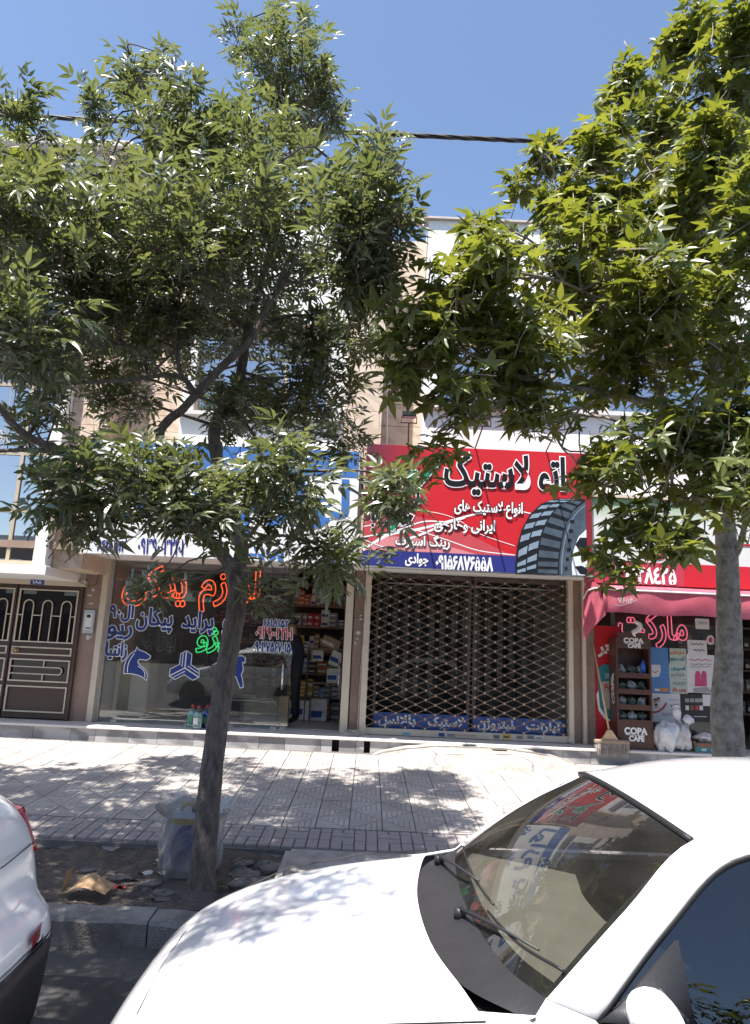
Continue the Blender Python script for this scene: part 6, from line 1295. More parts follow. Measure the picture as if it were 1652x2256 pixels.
for sd_ in (-1, 1):
    fl = (lambda f: f) if sd_ < 0 else mir
    wedge = fl(poly_fn([(1.25, -.74, 1.08), (1.6, -.66, 1.33), (1.95, -.58, 1.49), (2.6, -.61, 1.545), (3.2, -.60, 1.52), (3.5, -.575, 1.46), (3.66, -.60, 1.32), (3.83, -.68, 1.165)])); wind = fl(poly_fn([(1.42, -.79, 1.09), (1.75, -.71, 1.31), (2.05, -.65, 1.43), (2.6, -.655, 1.48), (3.0, -.65, 1.46), (3.2, -.66, 1.42), (3.3, -.69, 1.3), (3.36, -.77, 1.11)]))
    o = coons(wind, wedge, lerpf(wind(0), wedge(0)), lerpf(wind(1), wedge(1)), 48, 4).build('pillar_frame', m_paint2, rear, smooth=True, local=True); solid(o, .016)
    belt = fl(poly_fn([(1.42, -.79, 1.09), (2.3, -.805, 1.10), (3.36, -.77, 1.11)])); coons(belt, wind, lerpf(belt(0), wind(0)), lerpf(belt(1), wind(1)), 24, 8).build('side_window', m_sideg, rear, smooth=True, local=True)
    rl_[sd_] = wedge
    for x in (.8, 3.4): wheel(rear, x, sd_*.77, .32); MB().lathe((x, sd_*.83, .32), [(.325, 0), (.35, 0), (.35, .045*sd_), (.345, .048*sd_), (.325, .045*sd_)], 30, 'y').build('wheel_arch', m_rubber, rear, smooth=True, local=True)
    # wrap-around tail lamp
    tl = MB(); PL = poly_fn([(3.72, .842*sd_, 0), (3.84, .832*sd_, 0), (3.94, .812*sd_, 0), (3.995, .785*sd_, 0), (4.02, .755*sd_, 0)]) 
    tl.grid(lambda u, v: Vector((PL(u).x - .09*v , PL(u).y*(1 - .015*v), .88 + .20*v)), 16, 6); q = tl.build('tail_lamp', m_lamp_r, rear, smooth=True, local=True); solid(q, .03)
    MB().grid(lambda u, v: (4.218 - .09*u*u, sd_*(.40 + .26*u), .60 + .05*v), 6, 2).build('reflector', m_lamp_r, rear, smooth=True, local=True)
A = lambda t: rl_[-1](.745 + (1-.745)*(1-t)); B = lambda t: rl_[1](.745 + (1-.745)*(1-t))
rwb = poly_fn([A(0), (3.90, -.35, 1.17), (3.93, 0, 1.172), (3.90, .35, 1.17), B(0)]); rwt = poly_fn([A(1), (3.56, -.3, 1.49), (3.58, 0, 1.50), (3.56, .3, 1.49), B(1)])
o = coons(rwb, rwt, A, B, 16, 8, (.03, 0, .01)).build('rear_window', m_sideg, rear, smooth=True, local=True)
ra = lambda t: rl_[-1](.27 + (.745-.27)*t); rb_ = lambda t: rl_[1](.27 + (.745-.27)*t)
ft = poly_fn([ra(0), (1.93, 0, 1.54), rb_(0)]); o = coons(ft, rwt, ra, rb_, 14, 18, (0, 0, .05)).build('roof', m_paint2, rear, smooth=True, local=True); solid(o, .02)
fb = poly_fn([(1.25, -.74, 1.08), (1.15, 0, 1.07), (1.25, .74, 1.08)]); wsl = lambda t: rl_[-1](.27*t); wsr = lambda t: rl_[1](.27*t); coons(fb, ft, wsl, wsr, 14, 8, (-.03, 0, .02)).build('windscreen', m_wsg, rear, smooth=True, local=True)
pc = poly_fn([(3.72, -.86, 0), (3.98, -.815, 0), (4.12, -.76, 0), (4.19, -.62, 0), (4.215, -.3, 0), (4.22, 0, 0), (4.215, .3, 0), (4.19, .62, 0), (4.12, .76, 0), (3.98, .815, 0), (3.72, .86, 0)])
q = MB().grid(lambda u, v: Vector((pc(u).x - .03*(1-v)**2, pc(u).y*(1-.02*(1-v)), .22 + .34*v)), 50, 5).build('lower_bumper', m_trimb, rear, smooth=True, local=True); solid(q, .02)
MB().tube([Vector((pc(t).x + .004, pc(t).y, .575)) for t in np.linspace(.1, .9, 50)], .004, 4).build('bumper_gap', m_rubber, rear, smooth=True, local=True)
MB().box(4.06, 4.075, -.27, .27, .78, .90, .004).build('number_plate', m_wprint, rear, local=True); MB().tube([(3.9, -.3, .25), (4.15, -.3, .24)], .03, 10).build('exhaust', m_alu, rear, smooth=True, local=True)
MB().box(1.3, 3.7, -.8, .8, .2, .24).build('floor', m_cabin, rear, local=True); seat(rear, 2.1, -.38); seat(rear, 2.1, .38)
b = MB(); b.obox((3.2, 0, .85), (.06, 0, .02), (0, .62, 0), (-.05, 0, .34)); b.build('rear_seat', m_seat, rear, local=True)
MB().tube([(3.86 + .16*0, -.80, 1.0), (4.02, -.74, .93), (4.055, -.4, .925), (4.06, 0, .925), (4.055, .4, .925), (4.02, .74, .93)], .003, 4).build('tailgate_gap', m_rubber, rear, local=True)
# ================================================================== trees
def bark_mat(name, a, b_, scale, bump, zs=.35):
    m = M(name, a, .9, 0); t = m.node_tree; L = t.links.new; p = t.nodes['Principled BSDF']
    tc = t.nodes.new('ShaderNodeTexCoord'); mp = t.nodes.new('ShaderNodeMapping'); mp.inputs['Scale'].default_value = (1, 1, zs); L(tc.outputs['Object'], mp.inputs[0])
    n = t.nodes.new('ShaderNodeTexNoise'); n.inputs['Scale'].default_value = scale; n.inputs['Detail'].default_value = 8; n.inputs['Roughness'].default_value = .75; L(mp.outputs[0], n.inputs[0])
    cr = t.nodes.new('ShaderNodeValToRGB'); L(n.outputs['Fac'], cr.inputs[0]); cr.color_ramp.elements[0].position = .36; cr.color_ramp.elements[0].color = (*b_, 1); cr.color_ramp.elements[1].position = .62; cr.color_ramp.elements[1].color = (*a, 1); L(cr.outputs[0], p.inputs[0])
    bp = t.nodes.new('ShaderNodeBump'); bp.inputs['Strength'].default_value = bump; bp.inputs['Distance'].default_value = .035; L(n.outputs['Fac'], bp.inputs['Height']); L(bp.outputs[0], p.inputs['Normal']); return m
m_ashbark = bark_mat('ash bark', (.23, .19, .165), (.085, .066, .057), 30, .9); m_planebark = bark_mat('plane bark', (.43, .375, .315), (.17, .145, .115), 15, .7, .9)
m_ashleaf = leaf_mat('ash leaf', (.082, .106, .054), (.135, .158, .088), .45, (1.6, 1.5, .7), .40, 1.0); m_planeleaf = leaf_mat('plane leaf', (.100, .132, .030), (.178, .208, .058), .50, (1.7, 1.5, .6), .42, .5)
def norm(a): return a / (np.linalg.norm(a, axis=-1, keepdims=True) + 1e-9)
def limb(mb, pts, n=9, rough=.0):
    P = smooth_line(pts, 7); mb.tube([p[:3] for p in P], [max(.002, float(p[3])*(1 + random.uniform(-rough, rough))) for p in P], n)
def L3(px, py, Y, r_): p = atY(px, py, Y); return (p.x, p.y, p.z, r_)
def leaf_tpl_ash(droop):
    V = []; F = []
    def leaflet(o, ang, ln, wd):
        b0 = len(V); ca, sa = math.cos(ang), math.sin(ang)
        for (x, y, z) in ((0, 0, 0), (.33, 0, -.02), (.68, 0, -.06), (1.0, 0, -.16), (.33, .5, .05), (.66, .36, -.01), (.33, -.5, .05), (.66, -.36, -.01)):
            X, Y_ = x*ln, y*wd; zz = z*ln*(1+droop*2) - droop*(o + X*max(ca, .2))**2*.9
            V.append((o + X*ca - Y_*sa, X*sa + Y_*ca, zz))
        F.extend([tuple(b0+i for i in f) for f in ((0, 1, 4), (0, 6, 1), (4, 1, 2, 5), (1, 6, 7, 2), (5, 2, 3), (2, 7, 3))])
    leaflet(.62, 0, .46, .15)
    for t, ln in ((.56, .42), (.30, .36)):
        for s in (-1, 1): leaflet(t, s*(.85 + random.uniform(-.12, .12)), ln*random.uniform(.9, 1.08), .14)
    b0 = len(V); V.extend([(0, -.006, 0), (0, .006, 0), (.62, .003, -droop*.35), (.62, -.003, -droop*.35)]); F.append((b0, b0+1, b0+2, b0+3))
    return np.array(V), F
def leaf_tpl_plane(droop):
    V = [(0, 0, 0)]; out = []
    for a, R in ((-128, .48), (-62, .84), (0, 1.0), (62, .84), (128, .48)):
        a += random.uniform(-5, 5)
        out += [(a-16, R*.60), (a-7, R*.78), (a, R), (a+7, R*.78), (a+16, R*.60)]
    full = [(-168, .10)] + out[0:5] + [(-95, .30)] + out[5:10] + [(-31, .36)] + out[10:15] + [(31, .36)] + out[15:20] + [(95, .30)] + out[20:25] + [(168, .10)]
    for a, R in full:
        t = math.radians(a); z = -droop*R*R + (.05 if R < .4 else -.02*math.sin(R*9))
        V.append((R*math.cos(t), R*math.sin(t), z))
    n = len(full); F = [(0, i, i+1) for i in range(1, n)]
    b0 = len(V); V += [(0, -.012, 0), (0, .012, 0), (-.55, .008, -.12), (-.55, -.008, -.12)]; F.append((b0, b0+1, b0+2, b0+3))
    return np.array(V), F
def tpl_mesh(name, V, F, mat, tint):
    me = bpy.data.meshes.new(name); me.from_pydata([tuple(v) for v in V], [], F); me.materials.append(mat)
    at = me.attributes.new('tint', 'FLOAT', 'POINT'); at.data.foreach_set('value', np.full(len(V), tint, dtype=np.float32)); return me
def big_mesh(name, P, F3, tint, mat, parent):
    """P (n,3); F3 list of (faces array) already global"""
    me = bpy.data.meshes.new(name); me.vertices.add(len(P)); me.vertices.foreach_set('co', P.astype(np.float32).ravel())
    lt = np.concatenate([np.full(len(f), f.shape[1]) for f in F3]).astype(np.int32); li = np.concatenate([f.ravel() for f in F3]).astype(np.int32)
    me.loops.add(len(li)); me.loops.foreach_set('vertex_index', li); me.polygons.add(len(lt))
    st = np.concatenate([[0], np.cumsum(lt)[:-1]]).astype(np.int32); me.polygons.foreach_set('loop_start', st); me.polygons.foreach_set('loop_total', lt)
    at = me.attributes.new('tint', 'FLOAT', 'POINT'); at.data.foreach_set('value', tint.astype(np.float32)); me.materials.append(mat); me.update(); me.validate()
    o = bpy.data.objects.new(name, me); COL.objects.link(o); o.parent = parent; return o
CRp, CUp, CFp, CPp = (np.array(v) for v in (C_R, C_U, C_F, CP))
def grow_tree(t, nodes, blobs, kind_, lmat, bark, size, per, seed, n_obj=300):
    rg = np.random.default_rng(seed); off = np.array(WL[t.name])
    nodes = np.array([n[:3] for n in nodes]); tips = []; dirs = []; bl = MB(); dens = []
    for (c, r3, n) in blobs:
        c = np.array(c); r3 = np.array(r3)
        d = norm(rg.normal(size=(n, 3))); rad = rg.random(n)**(1/2.3); p = c + d*rad[:, None]*r3
        dd = norm(.55*norm(d*r3) + np.array([0, 0, .75]) + .45*rg.normal(size=(n, 3))); tips.append(p); dirs.append(dd)
        nb = max(3, n//9) if abs(c[0]/max(c[1], .1)) < .62 and (c[2]-EYE)/c[1] < 1.05 else 0                        # branchlets from the nearest limb into the clump
        for q in range(nb):
            tp = p[rg.integers(n)]; w_ = np.linalg.norm(nodes - tp, axis=1) + .35*np.maximum(0, nodes[:, 2]-tp[2]); i0 = np.argsort(w_)[rg.integers(6)]; s = nodes[i0]
            if np.linalg.norm(tp - s) > 2.6: continue
            m1 = s + (tp-s)*.4 + rg.normal(size=3)*.08 + np.array([0, 0, .05]); m2 = s + (tp-s)*.75 + rg.normal(size=3)*.06
            P = smooth_line([s, m1, m2, tp], 3); L_ = np.linalg.norm(tp-s); bl.tube([tuple(a) for a in P], [max(.003, (.007 + .006*L_)*(1-i/len(P)*.8)) for i in range(len(P))], 5, False)
    tips = np.concatenate(tips); dirs = np.concatenate(dirs); n = len(tips); ln = rg.uniform(.16, .34, n)
    base = tips - dirs*ln[:, None]
    for a, b_ in zip(base, tips): bl.tube([tuple(a), tuple((a+b_)/2 + rg.normal(size=3)*.01), tuple(b_)], [.0045, .0035, .002], 3, False)
    o = bl.build('branchlets', bark, t); kind(o, 'stuff')
    # leaves along each twig
    tt = np.tile(np.linspace(.15, 1.0, per), n) + rg.uniform(-.06, .06, n*per); bi = np.repeat(np.arange(n), per)
    bp = base[bi] + dirs[bi]*(ln[bi]*np.clip(tt, 0, 1.02))[:, None]
    rd = rg.normal(size=(n*per, 3)); rd -= dirs[bi]*np.sum(rd*dirs[bi], 1, keepdims=True); rd = norm(rd)
    open_ = np.where(tt > .95, .35, 1.0)[:, None]
    if kind_ == 'ash': r_ = norm(dirs[bi]*.95 + rd*open_*.9 + np.array([0, 0, -.14]))
    else: r_ = norm(dirs[bi]*.25 + rd*1.0 + np.array([0, 0, -.18]))
    up = norm(np.array([0, 0, 1.0]) + (.42 if kind_ == 'ash' else .40)*rg.normal(size=(n*per, 3)) + np.array([-LDIR.x, -LDIR.y, 0])*.9)
    s_ = norm(np.cross(up, r_)); nn = norm(np.cross(r_, s_)); sc = size*rg.choice([.5, .7, .85, 1.0, 1.12, 1.25], n*per)*rg.uniform(.9, 1.1, n*per)
    if kind_ != 'ash': bp = bp + r_*sc[:, None]*.55
    tint = np.clip(rg.normal(.45, .28, n*per) , 0, 1)
    # 300 leaves that show largest become objects of their own
    v = bp + r_*sc[:, None]*.4 - CPp; k = v @ CFp; X = PW/2 + PF*(v @ CRp)/np.maximum(k, .1); Y = PH/2 - PF*(v @ CUp)/np.maximum(k, .1)
    app = sc/np.maximum(k, .1); app = np.where((k > .5) & (X > 10) & (X < PW-10) & (Y > 10) & (Y < PH), app, 0)
    top = np.zeros(len(app), bool)
    if n_obj: top[np.argsort(-app)[:n_obj]] = True
    tpls = [(leaf_tpl_ash if kind_ == 'ash' else leaf_tpl_plane)(dr) for dr in (.12, .22, .32, .45)]
    which = rg.integers(0, 4, n*per); allP = []; F3 = {3: [], 4: []}; tn = []; cnt = 0
    for w_ in range(4):
        V, F = tpls[w_]; idx = np.where((which == w_) & ~top)[0]
        P = bp[idx][:, None, :] + sc[idx][:, None, None]*(V[None, :, 0:1]*r_[idx][:, None, :] + V[None, :, 1:2]*s_[idx][:, None, :] + V[None, :, 2:3]*nn[idx][:, None, :])
        m = len(V); offs = cnt + np.arange(len(idx))*m
        for q in (3, 4):
            ff = np.array([f for f in F if len(f) == q])
            if len(ff): F3[q].append((offs[:, None, None] + ff[None]).reshape(-1, q))
        allP.append(P.reshape(-1, 3)); tn.append(np.repeat(tint[idx], m)); cnt += m*len(idx)
    fo = big_mesh('foliage', np.concatenate(allP) - off, [np.concatenate(F3[q]) for q in (3, 4) if F3[q]], np.concatenate(tn), lmat, t); kind(fo, 'stuff')
    if n_obj:
        ms = {}
        for i in np.where(top)[0]:
            tb = int(round(tint[i]*5)); key = (which[i], tb)
            if key not in ms: ms[key] = tpl_mesh('leaf', *tpls[which[i]], lmat, tb/5)
            o = bpy.data.objects.new('leaf', ms[key]); COL.objects.link(o); o.parent = t
            c = bp[i] - off; R_, S_, N_ = r_[i]*sc[i], s_[i]*sc[i], nn[i]*sc[i]
            o.matrix_local = Matrix(((R_[0], S_[0], N_[0], c[0]), (R_[1], S_[1], N_[1], c[1]), (R_[2], S_[2], N_[2], c[2]), (0, 0, 0, 1)))
    return fo
def B(px, py, Y, rx, ry, rd, n): p = atY(px, py, Y); k = Y/PF; return ((p.x, p.y, p.z), (rx*k, rd, ry*k), n)
# ---------------------------------------------------------------- ash in the middle left
ash = thing('ash_tree', 'ash tree with leaning grey trunk and narrow leaves in front of the parts shop', 'tree', (-1.2, 5.6, -.1)); ash['group'] = 'street trees'
tr = [L3(440, 1975, 5.6, 0.1462), L3(443, 1940, 5.6, 0.1075), L3(452, 1850, 5.6, 0.0929), L3(465, 1720, 5.6, 0.0877), L3(481, 1590, 5.6, 0.0834), L3(503, 1440, 5.6, 0.0808), L3(521, 1330, 5.6, 0.0774), L3(517, 1255, 5.6, 0.0791)]
b = MB(); P = smooth_line(tr, 10)
n = 18; vs = []; fs = []
for i, p in enumerate(P):
    fl = max(0, 1 - i/9)
    for j in range(n):
        a = 2*math.pi*j/n; k = 1 + .05*math.sin(3*a+i*.12) + .03*math.sin(7*a+i*.3) + .22*fl*max(0, math.sin(4*a+.6)) + .02*math.sin(i*.9+a); vs.append((p[0]+p[3]*k*math.cos(a), p[1]+p[3]*k*math.sin(a), p[2]))
for i in range(len(P)-1):
    for j in range(n): fs.append((i*n+j, i*n+(j+1) % n, (i+1)*n+(j+1) % n, (i+1)*n+j))
b.add(vs, fs).build('trunk', m_ashbark, ash, smooth=True)
limbs = [[(517, 1262, 5.6, 0.0704), (500, 1235, 5.55, 0.0560), (445, 1176, 5.45, 0.0496), (401, 1152, 5.4, 0.0464), (300, 1085, 5.25, 0.0416), (200, 1025, 5.1, 0.0376), (147, 998, 5.0, 0.0336), (50, 954, 4.8, 0.0288), (-30, 860, 4.6, 0.0208)],
  [(147, 1000, 5.0, 0.0240), (67, 991, 4.95, 0.0176), (-40, 996, 4.85, 0.0120)],
  [(519, 1265, 5.6, 0.0704), (532, 1205, 5.65, 0.0592), (505, 1110, 5.7, 0.0576), (478, 1010, 5.75, 0.0560), (472, 950, 5.75, 0.0544), (490, 905, 5.75, 0.0528), (520, 870, 5.75, 0.0480), (534, 800, 5.8, 0.0440), (545, 730, 5.85, 0.0400), (570, 640, 5.95, 0.0344), (600, 520, 6.1, 0.0280), (615, 380, 6.3, 0.0208), (625, 200, 6.5, 0.0112), (630, 90, 6.6, 0.0048)],
  [(401, 1152, 5.4, 0.0400), (360, 1050, 5.25, 0.0360), (352, 960, 5.15, 0.0352), (372, 925, 5.1, 0.0352), (400, 904, 5.08, 0.0336), (430, 871, 5.05, 0.0328), (500, 797, 5.0, 0.0304), (550, 751, 5.0, 0.0288), (591, 669, 5.0, 0.0248), (627, 619, 5.0, 0.0216), (647, 572, 5.0, 0.0176), (665, 480, 5.05, 0.0112), (690, 380, 5.1, 0.0056)],
  [(430, 871, 5.05, 0.0272), (423, 858, 5.04, 0.0256), (403, 834, 5.0, 0.0208), (360, 827, 4.95, 0.0176), (283, 837, 4.85, 0.0160), (167, 844, 4.7, 0.0136), (90, 847, 4.6, 0.0112), (0, 817, 4.5, 0.0072)],
  [(403, 838, 5.0, 0.0192), (393, 801, 5.0, 0.0192), (387, 734, 4.98, 0.0176), (377, 684, 4.95, 0.0160), (360, 624, 4.92, 0.0144), (350, 570, 4.9, 0.0128), (310, 520, 4.85, 0.0096), (272, 480, 4.8, 0.0072), (240, 440, 4.8, 0.0048)],
  [(350, 570, 4.9, 0.0112), (372, 490, 5.0, 0.0096), (388, 432, 5.05, 0.0080), (475, 385, 5.2, 0.0048)], [(390, 445, 5.05, 0.0080), (350, 350, 5.1, 0.0048), (340, 270, 5.2, 0.0032)],
  [(627, 619, 5.0, 0.0144), (657, 621, 5.0, 0.0128), (727, 606, 4.8, 0.0096), (800, 600, 4.5, 0.0056), (850, 560, 4.3, 0.0032)], [(547, 729, 5.85, 0.0280), (500, 690, 5.9, 0.0256), (460, 640, 5.95, 0.0208), (420, 560, 6.0, 0.0144), (400, 480, 6.0, 0.0080)],
  [(360, 830, 4.95, 0.0112), (330, 790, 4.85, 0.0088), (270, 760, 4.75, 0.0056)], [(545, 735, 5.85, 0.0240), (620, 700, 6.0, 0.0160), (700, 690, 6.1, 0.0096), (790, 660, 6.1, 0.0048)], [(500, 890, 5.75, 0.0240), (560, 960, 5.7, 0.0160), (600, 1050, 5.6, 0.0112), (700, 1130, 5.5, 0.0064)], [(532, 1210, 5.65, 0.0240), (610, 1180, 5.6, 0.0144), (720, 1190, 4.9, 0.0080), (840, 1090, 4.1, 0.0040)]]
limbs += [[(445, 1176, 5.45, .022), (420, 1130, 4.9, .016), (380, 1090, 4.4, .010), (300, 1050, 4.1, .005)], [(300, 1085, 5.25, .018), (230, 1090, 4.7, .012), (170, 1085, 4.2, .006)], [(532, 1205, 5.65, .020), (580, 1140, 5.0, .014), (630, 1070, 4.4, .008), (690, 1010, 4.2, .004)], [(420, 560, 6.0, 0.0128), (340, 380, 6.0, 0.0088), (300, 240, 6.0, 0.0056), (285, 120, 6.0, 0.0024)], [(272, 480, 4.8, 0.0072), (230, 340, 5.2, 0.0048), (205, 220, 5.6, 0.0024)], [(240, 440, 4.8, 0.0056), (120, 330, 4.9, 0.0040), (45, 230, 5.0, 0.0024)], [(690, 380, 5.1, 0.0064), (800, 420, 4.5, 0.0048), (850, 350, 4.2, 0.0024)], [(615, 380, 6.3, 0.0160), (690, 280, 6.3, 0.0080), (735, 200, 6.3, 0.0032)], [(620, 240, 6.45, 0.0096), (560, 130, 6.5, 0.0056), (520, 60, 6.5, 0.0024)]]
nodes = []
for lb in limbs:
    Lp = [L3(*q) for q in lb]; b = MB(); limb(b, Lp, 10, .03); b.build('branch', m_ashbark, ash, smooth=True); nodes += smooth_line(Lp, 4)[2:]
ab = [B(330, 560, 4.7, 250, 165, .9, 165), B(110, 570, 4.4, 190, 190, .8, 120), B(560, 480, 5.0, 240, 165, 1.0, 170), B(815, 470, 4.2, 105, 125, .5, 80), B(470, 320, 5.5, 270, 95, .8, 150), B(640, 175, 6.5, 120, 130, .8, 125), B(600, 60, 6.6, 30, 40, .2, 9), B(680, 50, 6.6, 24, 42, .2, 8), B(520, 80, 6.5, 40, 45, .3, 12), B(285, 165, 6.0, 38, 75, .3, 20), B(205, 235, 5.6, 42, 50, .3, 15), B(45, 235, 5.0, 50, 35, .3, 12), B(730, 230, 6.3, 50, 60, .4, 22), B(360, 150, 6.0, 30, 45, .3, 10), B(840, 330, 4.2, 60, 40, .3, 14),
      B(50, 730, 3.9, 120, 110, .5, 65), B(780, 600, 4.5, 115, 85, .5, 55), B(690, 810, 6.2, 120, 130, .6, 80), B(560, 700, 6.8, 150, 90, .6, 80), B(400, 740, 6.8, 130, 80, .5, 60), B(620, 900, 6.6, 120, 80, .5, 50), B(300, 860, 6.4, 120, 60, .4, 36), B(800, 720, 6.0, 70, 70, .4, 30), B(200, 780, 6.2, 110, 70, .5, 36), B(300, 705, 5.2, 160, 75, .7, 65), B(170, 1085, 4.2, 110, 105, .5, 50), B(330, 1050, 4.15, 110, 95, .5, 50), B(430, 1120, 4.1, 110, 80, .45, 48), B(620, 1060, 4.3, 130, 105, .5, 58), B(870, 1075, 3.9, 52, 58, .25, 18), B(720, 1215, 4.6, 130, 50, .35, 30), B(350, 1285, 5.4, 40, 22, .2, 6), B(585, 1290, 5.4, 35, 25, .2, 6), B(500, 900, 5.8, 110, 80, .5, 34), B(110, 900, 5.2, 110, 90, .6, 24), B(760, 960, 5.6, 60, 60, .3, 15),
      ((-3.7, 5.5, 5.0), (1.2, 1.3, 1.3), 200), ((-2.8, 5.6, 5.6), (.8, .8, .8), 80), ((-2.0, 6.2, 6.2), (.8, .7, .7), 80), ((-2.7, 1.5, 5.3), (.7, .6, .4), 40), ((-3.55, 4.5, 4.9), (.8, .9, .7), 90), ((-3.3, 3.2, 4.9), (.75, .75, .6), 130), ((-2.45, 2.3, 5.4), (.7, .6, .6), 110), ((-1.55, 1.65, 5.4), (.5, .35, .35), 22), ((-4.6, 6.3, 5.8), (.9, 1.0, 1.2), 120), ((-3.6, 7.3, 6.6), (.8, .8, .8), 60), ((-2.4, 6.8, 6.4), (1.2, .9, 1.1), 90)]  # extra clumps, most out of view, added for the leaf shade they cast
ab = [(c, r3, int(n*(.85 if c[1] < 4.0 or c[0]/c[1] > -.56 else 1.15))) for c, r3, n in ab]
grow_tree(ash, nodes, ab, 'ash', m_ashleaf, m_ashbark, .215, 6, 21)
# ---------------------------------------------------------------- plane at the right
plane = thing('plane_tree', 'plane tree with pale blotched trunk and star shaped leaves beside the market', 'tree', (2.9, 5.6, -.1)); plane['group'] = 'street trees'
tr = [L3(1612, 2030, 5.6, 0.1740), L3(1608, 1900, 5.6, 0.1348), L3(1607, 1690, 5.6, 0.1235), L3(1600, 1560, 5.6, 0.1175), L3(1606, 1430, 5.6, 0.1027), L3(1604, 1300, 5.6, 0.0914), L3(1600, 1200, 5.6, 0.0853), L3(1590, 1050, 5.6, 0.0740), L3(1580, 900, 5.62, 0.0653), L3(1572, 760, 5.65, 0.0574), L3(1570, 600, 5.7, 0.0478), L3(1572, 420, 5.75, 0.0348), L3(1590, 220, 5.8, 0.0218), L3(1610, 20, 5.9, 0.0104)]
b = MB(); limb(b, tr, 18, .015); b.build('trunk', m_planebark, plane, smooth=True); nodes = smooth_line(tr, 4)[14:]
limbs = [[(1592, 1000, 5.6, .05), (1530, 930, 5.5, .042), (1470, 900, 5.4, .038), (1352, 869, 5.1, .03), (1180, 840, 4.8, .022), (1060, 790, 4.6, .014), (930, 730, 4.4, .006)], [(1575, 760, 5.65, .04), (1520, 640, 5.5, .032), (1400, 560, 5.3, .024), (1250, 480, 5.15, .014), (1160, 380, 5.15, .006)], [(1572, 500, 5.7, .03), (1500, 360, 5.6, .022), (1430, 220, 5.5, .014), (1375, 90, 5.4, .006)], [(1588, 1020, 5.6, .03), (1540, 1060, 5.2, .02), (1450, 1120, 4.9, .01)], [(1602, 1250, 5.6, .035), (1630, 1200, 5.5, .028), (1645, 1120, 5.3, .02), (1660, 950, 5.0, .01)], [(1470, 900, 5.4, .024), (1400, 760, 5.2, .018), (1280, 640, 4.8, .012), (1100, 590, 4.4, .006)], [(1352, 869, 5.1, .018), (1200, 920, 4.8, .010), (1050, 920, 4.7, .005), (950, 970, 4.6, .003)]]
for lb in limbs:
    Lp = [L3(*q) for q in lb]; b = MB(); limb(b, Lp, 9, .02); b.build('branch', m_planebark, plane, smooth=True); nodes += smooth_line(Lp, 4)[2:]
pb = [B(1480, 420, 5.2, 190, 165, .8, 100), B(1600, 190, 5.6, 110, 190, .8, 75), B(1375, 185, 5.4, 48, 95, .35, 24), B(1500, 90, 5.7, 60, 90, .4, 22), B(1270, 560, 5.0, 185, 120, .7, 85), B(1060, 600, 4.3, 135, 85, .55, 46), B(930, 720, 4.4, 105, 65, .45, 30), B(1130, 740, 4.6, 170, 85, .5, 52), B(1400, 740, 5.0, 190, 145, .8, 95), B(1580, 680, 5.0, 120, 200, .8, 85), B(1480, 960, 4.8, 150, 110, .6, 62), B(1590, 1050, 4.6, 90, 110, .5, 40), B(1420, 1150, 4.8, 85, 60, .35, 20), B(1190, 890, 4.7, 100, 50, .35, 18), B(955, 985, 4.6, 45, 40, .2, 6), B(1010, 860, 4.6, 85, 50, .35, 15), B(1195, 330, 5.2, 38, 55, .25, 11), B(1285, 330, 5.2, 65, 70, .35, 22), B(1140, 400, 5.2, 20, 45, .15, 6), B(1630, 450, 4.3, 50, 190, .35, 28), B(1055, 495, 4.3, 42, 35, .25, 8), B(1370, 1215, 4.7, 75, 35, .25, 12), B(1500, 1190, 4.6, 60, 40, .3, 10), B(1260, 430, 5.1, 70, 60, .35, 20), B(880, 800, 4.5, 50, 40, .3, 9), B(1440, 270, 5.4, 80, 110, .4, 34), B(1340, 300, 5.3, 55, 80, .3, 20), B(1220, 440, 5.1, 60, 50, .3, 16), B(1540, 60, 5.6, 70, 70, .4, 20), B(1100, 560, 4.8, 90, 60, .3, 18), B(1350, 440, 5.1, 90, 80, .4, 24), B(1130, 840, 5.0, 160, 60, .3, 24), B(1000, 690, 5.2, 130, 90, .4, 26), B(1330, 1010, 4.7, 90, 70, .35, 22), B(1640, 880, 4.6, 40, 150, .4, 24), B(1640, 60, 5.2, 60, 90, .4, 24), B(1450, 620, 4.4, 150, 100, .4, 40), B(1560, 330, 4.7, 90, 120, .4, 30),
      ((4.5, 5.6, 4.6), (1.1, 1.2, 1.9), 90), ((3.6, 6.4, 6.2), (.9, .6, 1.1), 45)]
pb = [(c, r3, int(n*1.08)) for c, r3, n in pb]
grow_tree(plane, nodes, pb, 'plane', m_planeleaf, m_planebark, .118, 6, 33)
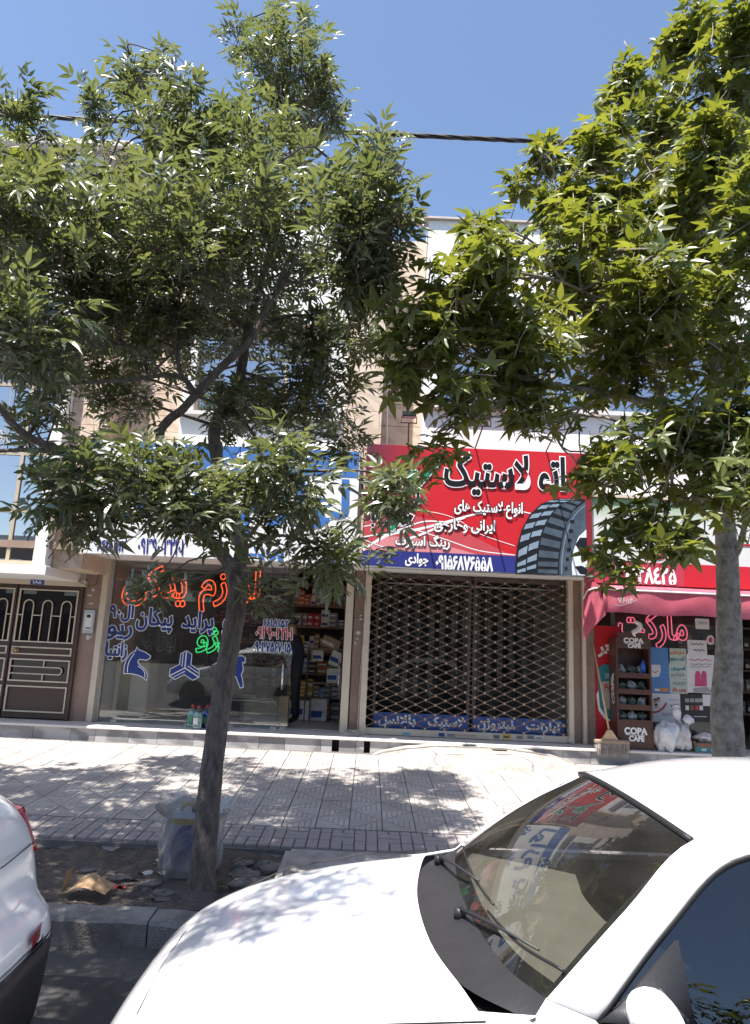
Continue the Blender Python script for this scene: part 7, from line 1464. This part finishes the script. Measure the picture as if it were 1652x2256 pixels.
# ---------------------------------------------------------------- second plane, mostly left of the picture
pl2 = thing('plane_tree', 'yellow green plane tree reaching in at the far left edge', 'tree', (-5.9, 6.0, -.1)); pl2['group'] = 'street trees'
b = MB(); limb(b, [(-5.9, 6.0, -.1, .14), (-5.88, 6.0, 2, .11), (-5.8, 6.1, 4.5, .08), (-5.4, 6.5, 6.5, .03), (-4.8, 7.1, 7.6, .01)], 14, .02); b.build('trunk', m_planebark, pl2, smooth=True)
nodes = [(-5.8 + .3*(z-4)*.8, 6.1 + .25*(z-4), z) for z in np.linspace(4, 8, 9)]
grow_tree(pl2, nodes, [((-5.6, 6.2, 6.2), (1.2, 1.1, 1.5), 120), ((-4.35, 7.3, 7.2), (.5, .5, .75), 40)], 'plane', m_planeleaf, m_planebark, .118, 6, 44, 0)

# ================================================================== across the street (seen in the glass)
ob_ = thing('building', 'shaded brownish terrace across the street mirrored in the shop glass', 'building', (0, -17, -.1)); m_opp = M('shaded brick front', (.26, .19, .15), .9, .15, 2)
MB().box(-34, 34, -24, -17, -.2, 6.4).build('wall', m_opp, ob_); MB().box(-34, 34, -17.3, -16.8, 6.4, 6.7).build('parapet', m_slab, ob_)
for i in range(-9, 10):
    MB().box(i*3.4-.9, i*3.4+.9, -17.02, -16.95, 3.6, 5.4).build('window', m_winglass, ob_); MB().box(i*3.4-1.2, i*3.4+1.2, -17.02, -16.97, .0, 2.6).build('shutter', m_shelf, ob_)
kind(MB().add([(-34, -17, .06), (34, -17, .06), (34, -12, .02), (-34, -12, .02), (-34, -12, -.15), (34, -12, -.15)], [(0, 3, 2, 1), (3, 4, 5, 2)]).build('far_pavement', m_patch), 'structure')
src = {'ash': [c for c in ash.children if c.name.split('.')[0] in ('foliage', 'trunk', 'branchlets', 'branch')], 'plane': [c for c in plane.children if c.name.split('.')[0] in ('foliage', 'trunk', 'branchlets', 'branch')]}
for i, (kd_, nm, x, rz, lab) in enumerate((('ash', 'ash_tree', -8.0, 2.1, 'leafy ash across the street mirrored at the left of the shop glass'), ('plane', 'plane_tree', -3.2, 4.0, 'plane tree across the street mirrored behind the red neon word'), ('ash', 'ash_tree', 1.6, 3.3, 'ash across the street mirrored near the shop doorway'), ('plane', 'plane_tree', 6.4, 1.0, 'plane tree across the street opposite the market'))):
    t = thing(nm, lab, 'tree', (x, -11.2, -.1), 'street trees', rz)
    for c in src[kd_]:
        n_ = c.copy(); COL.objects.link(n_); n_.parent = t
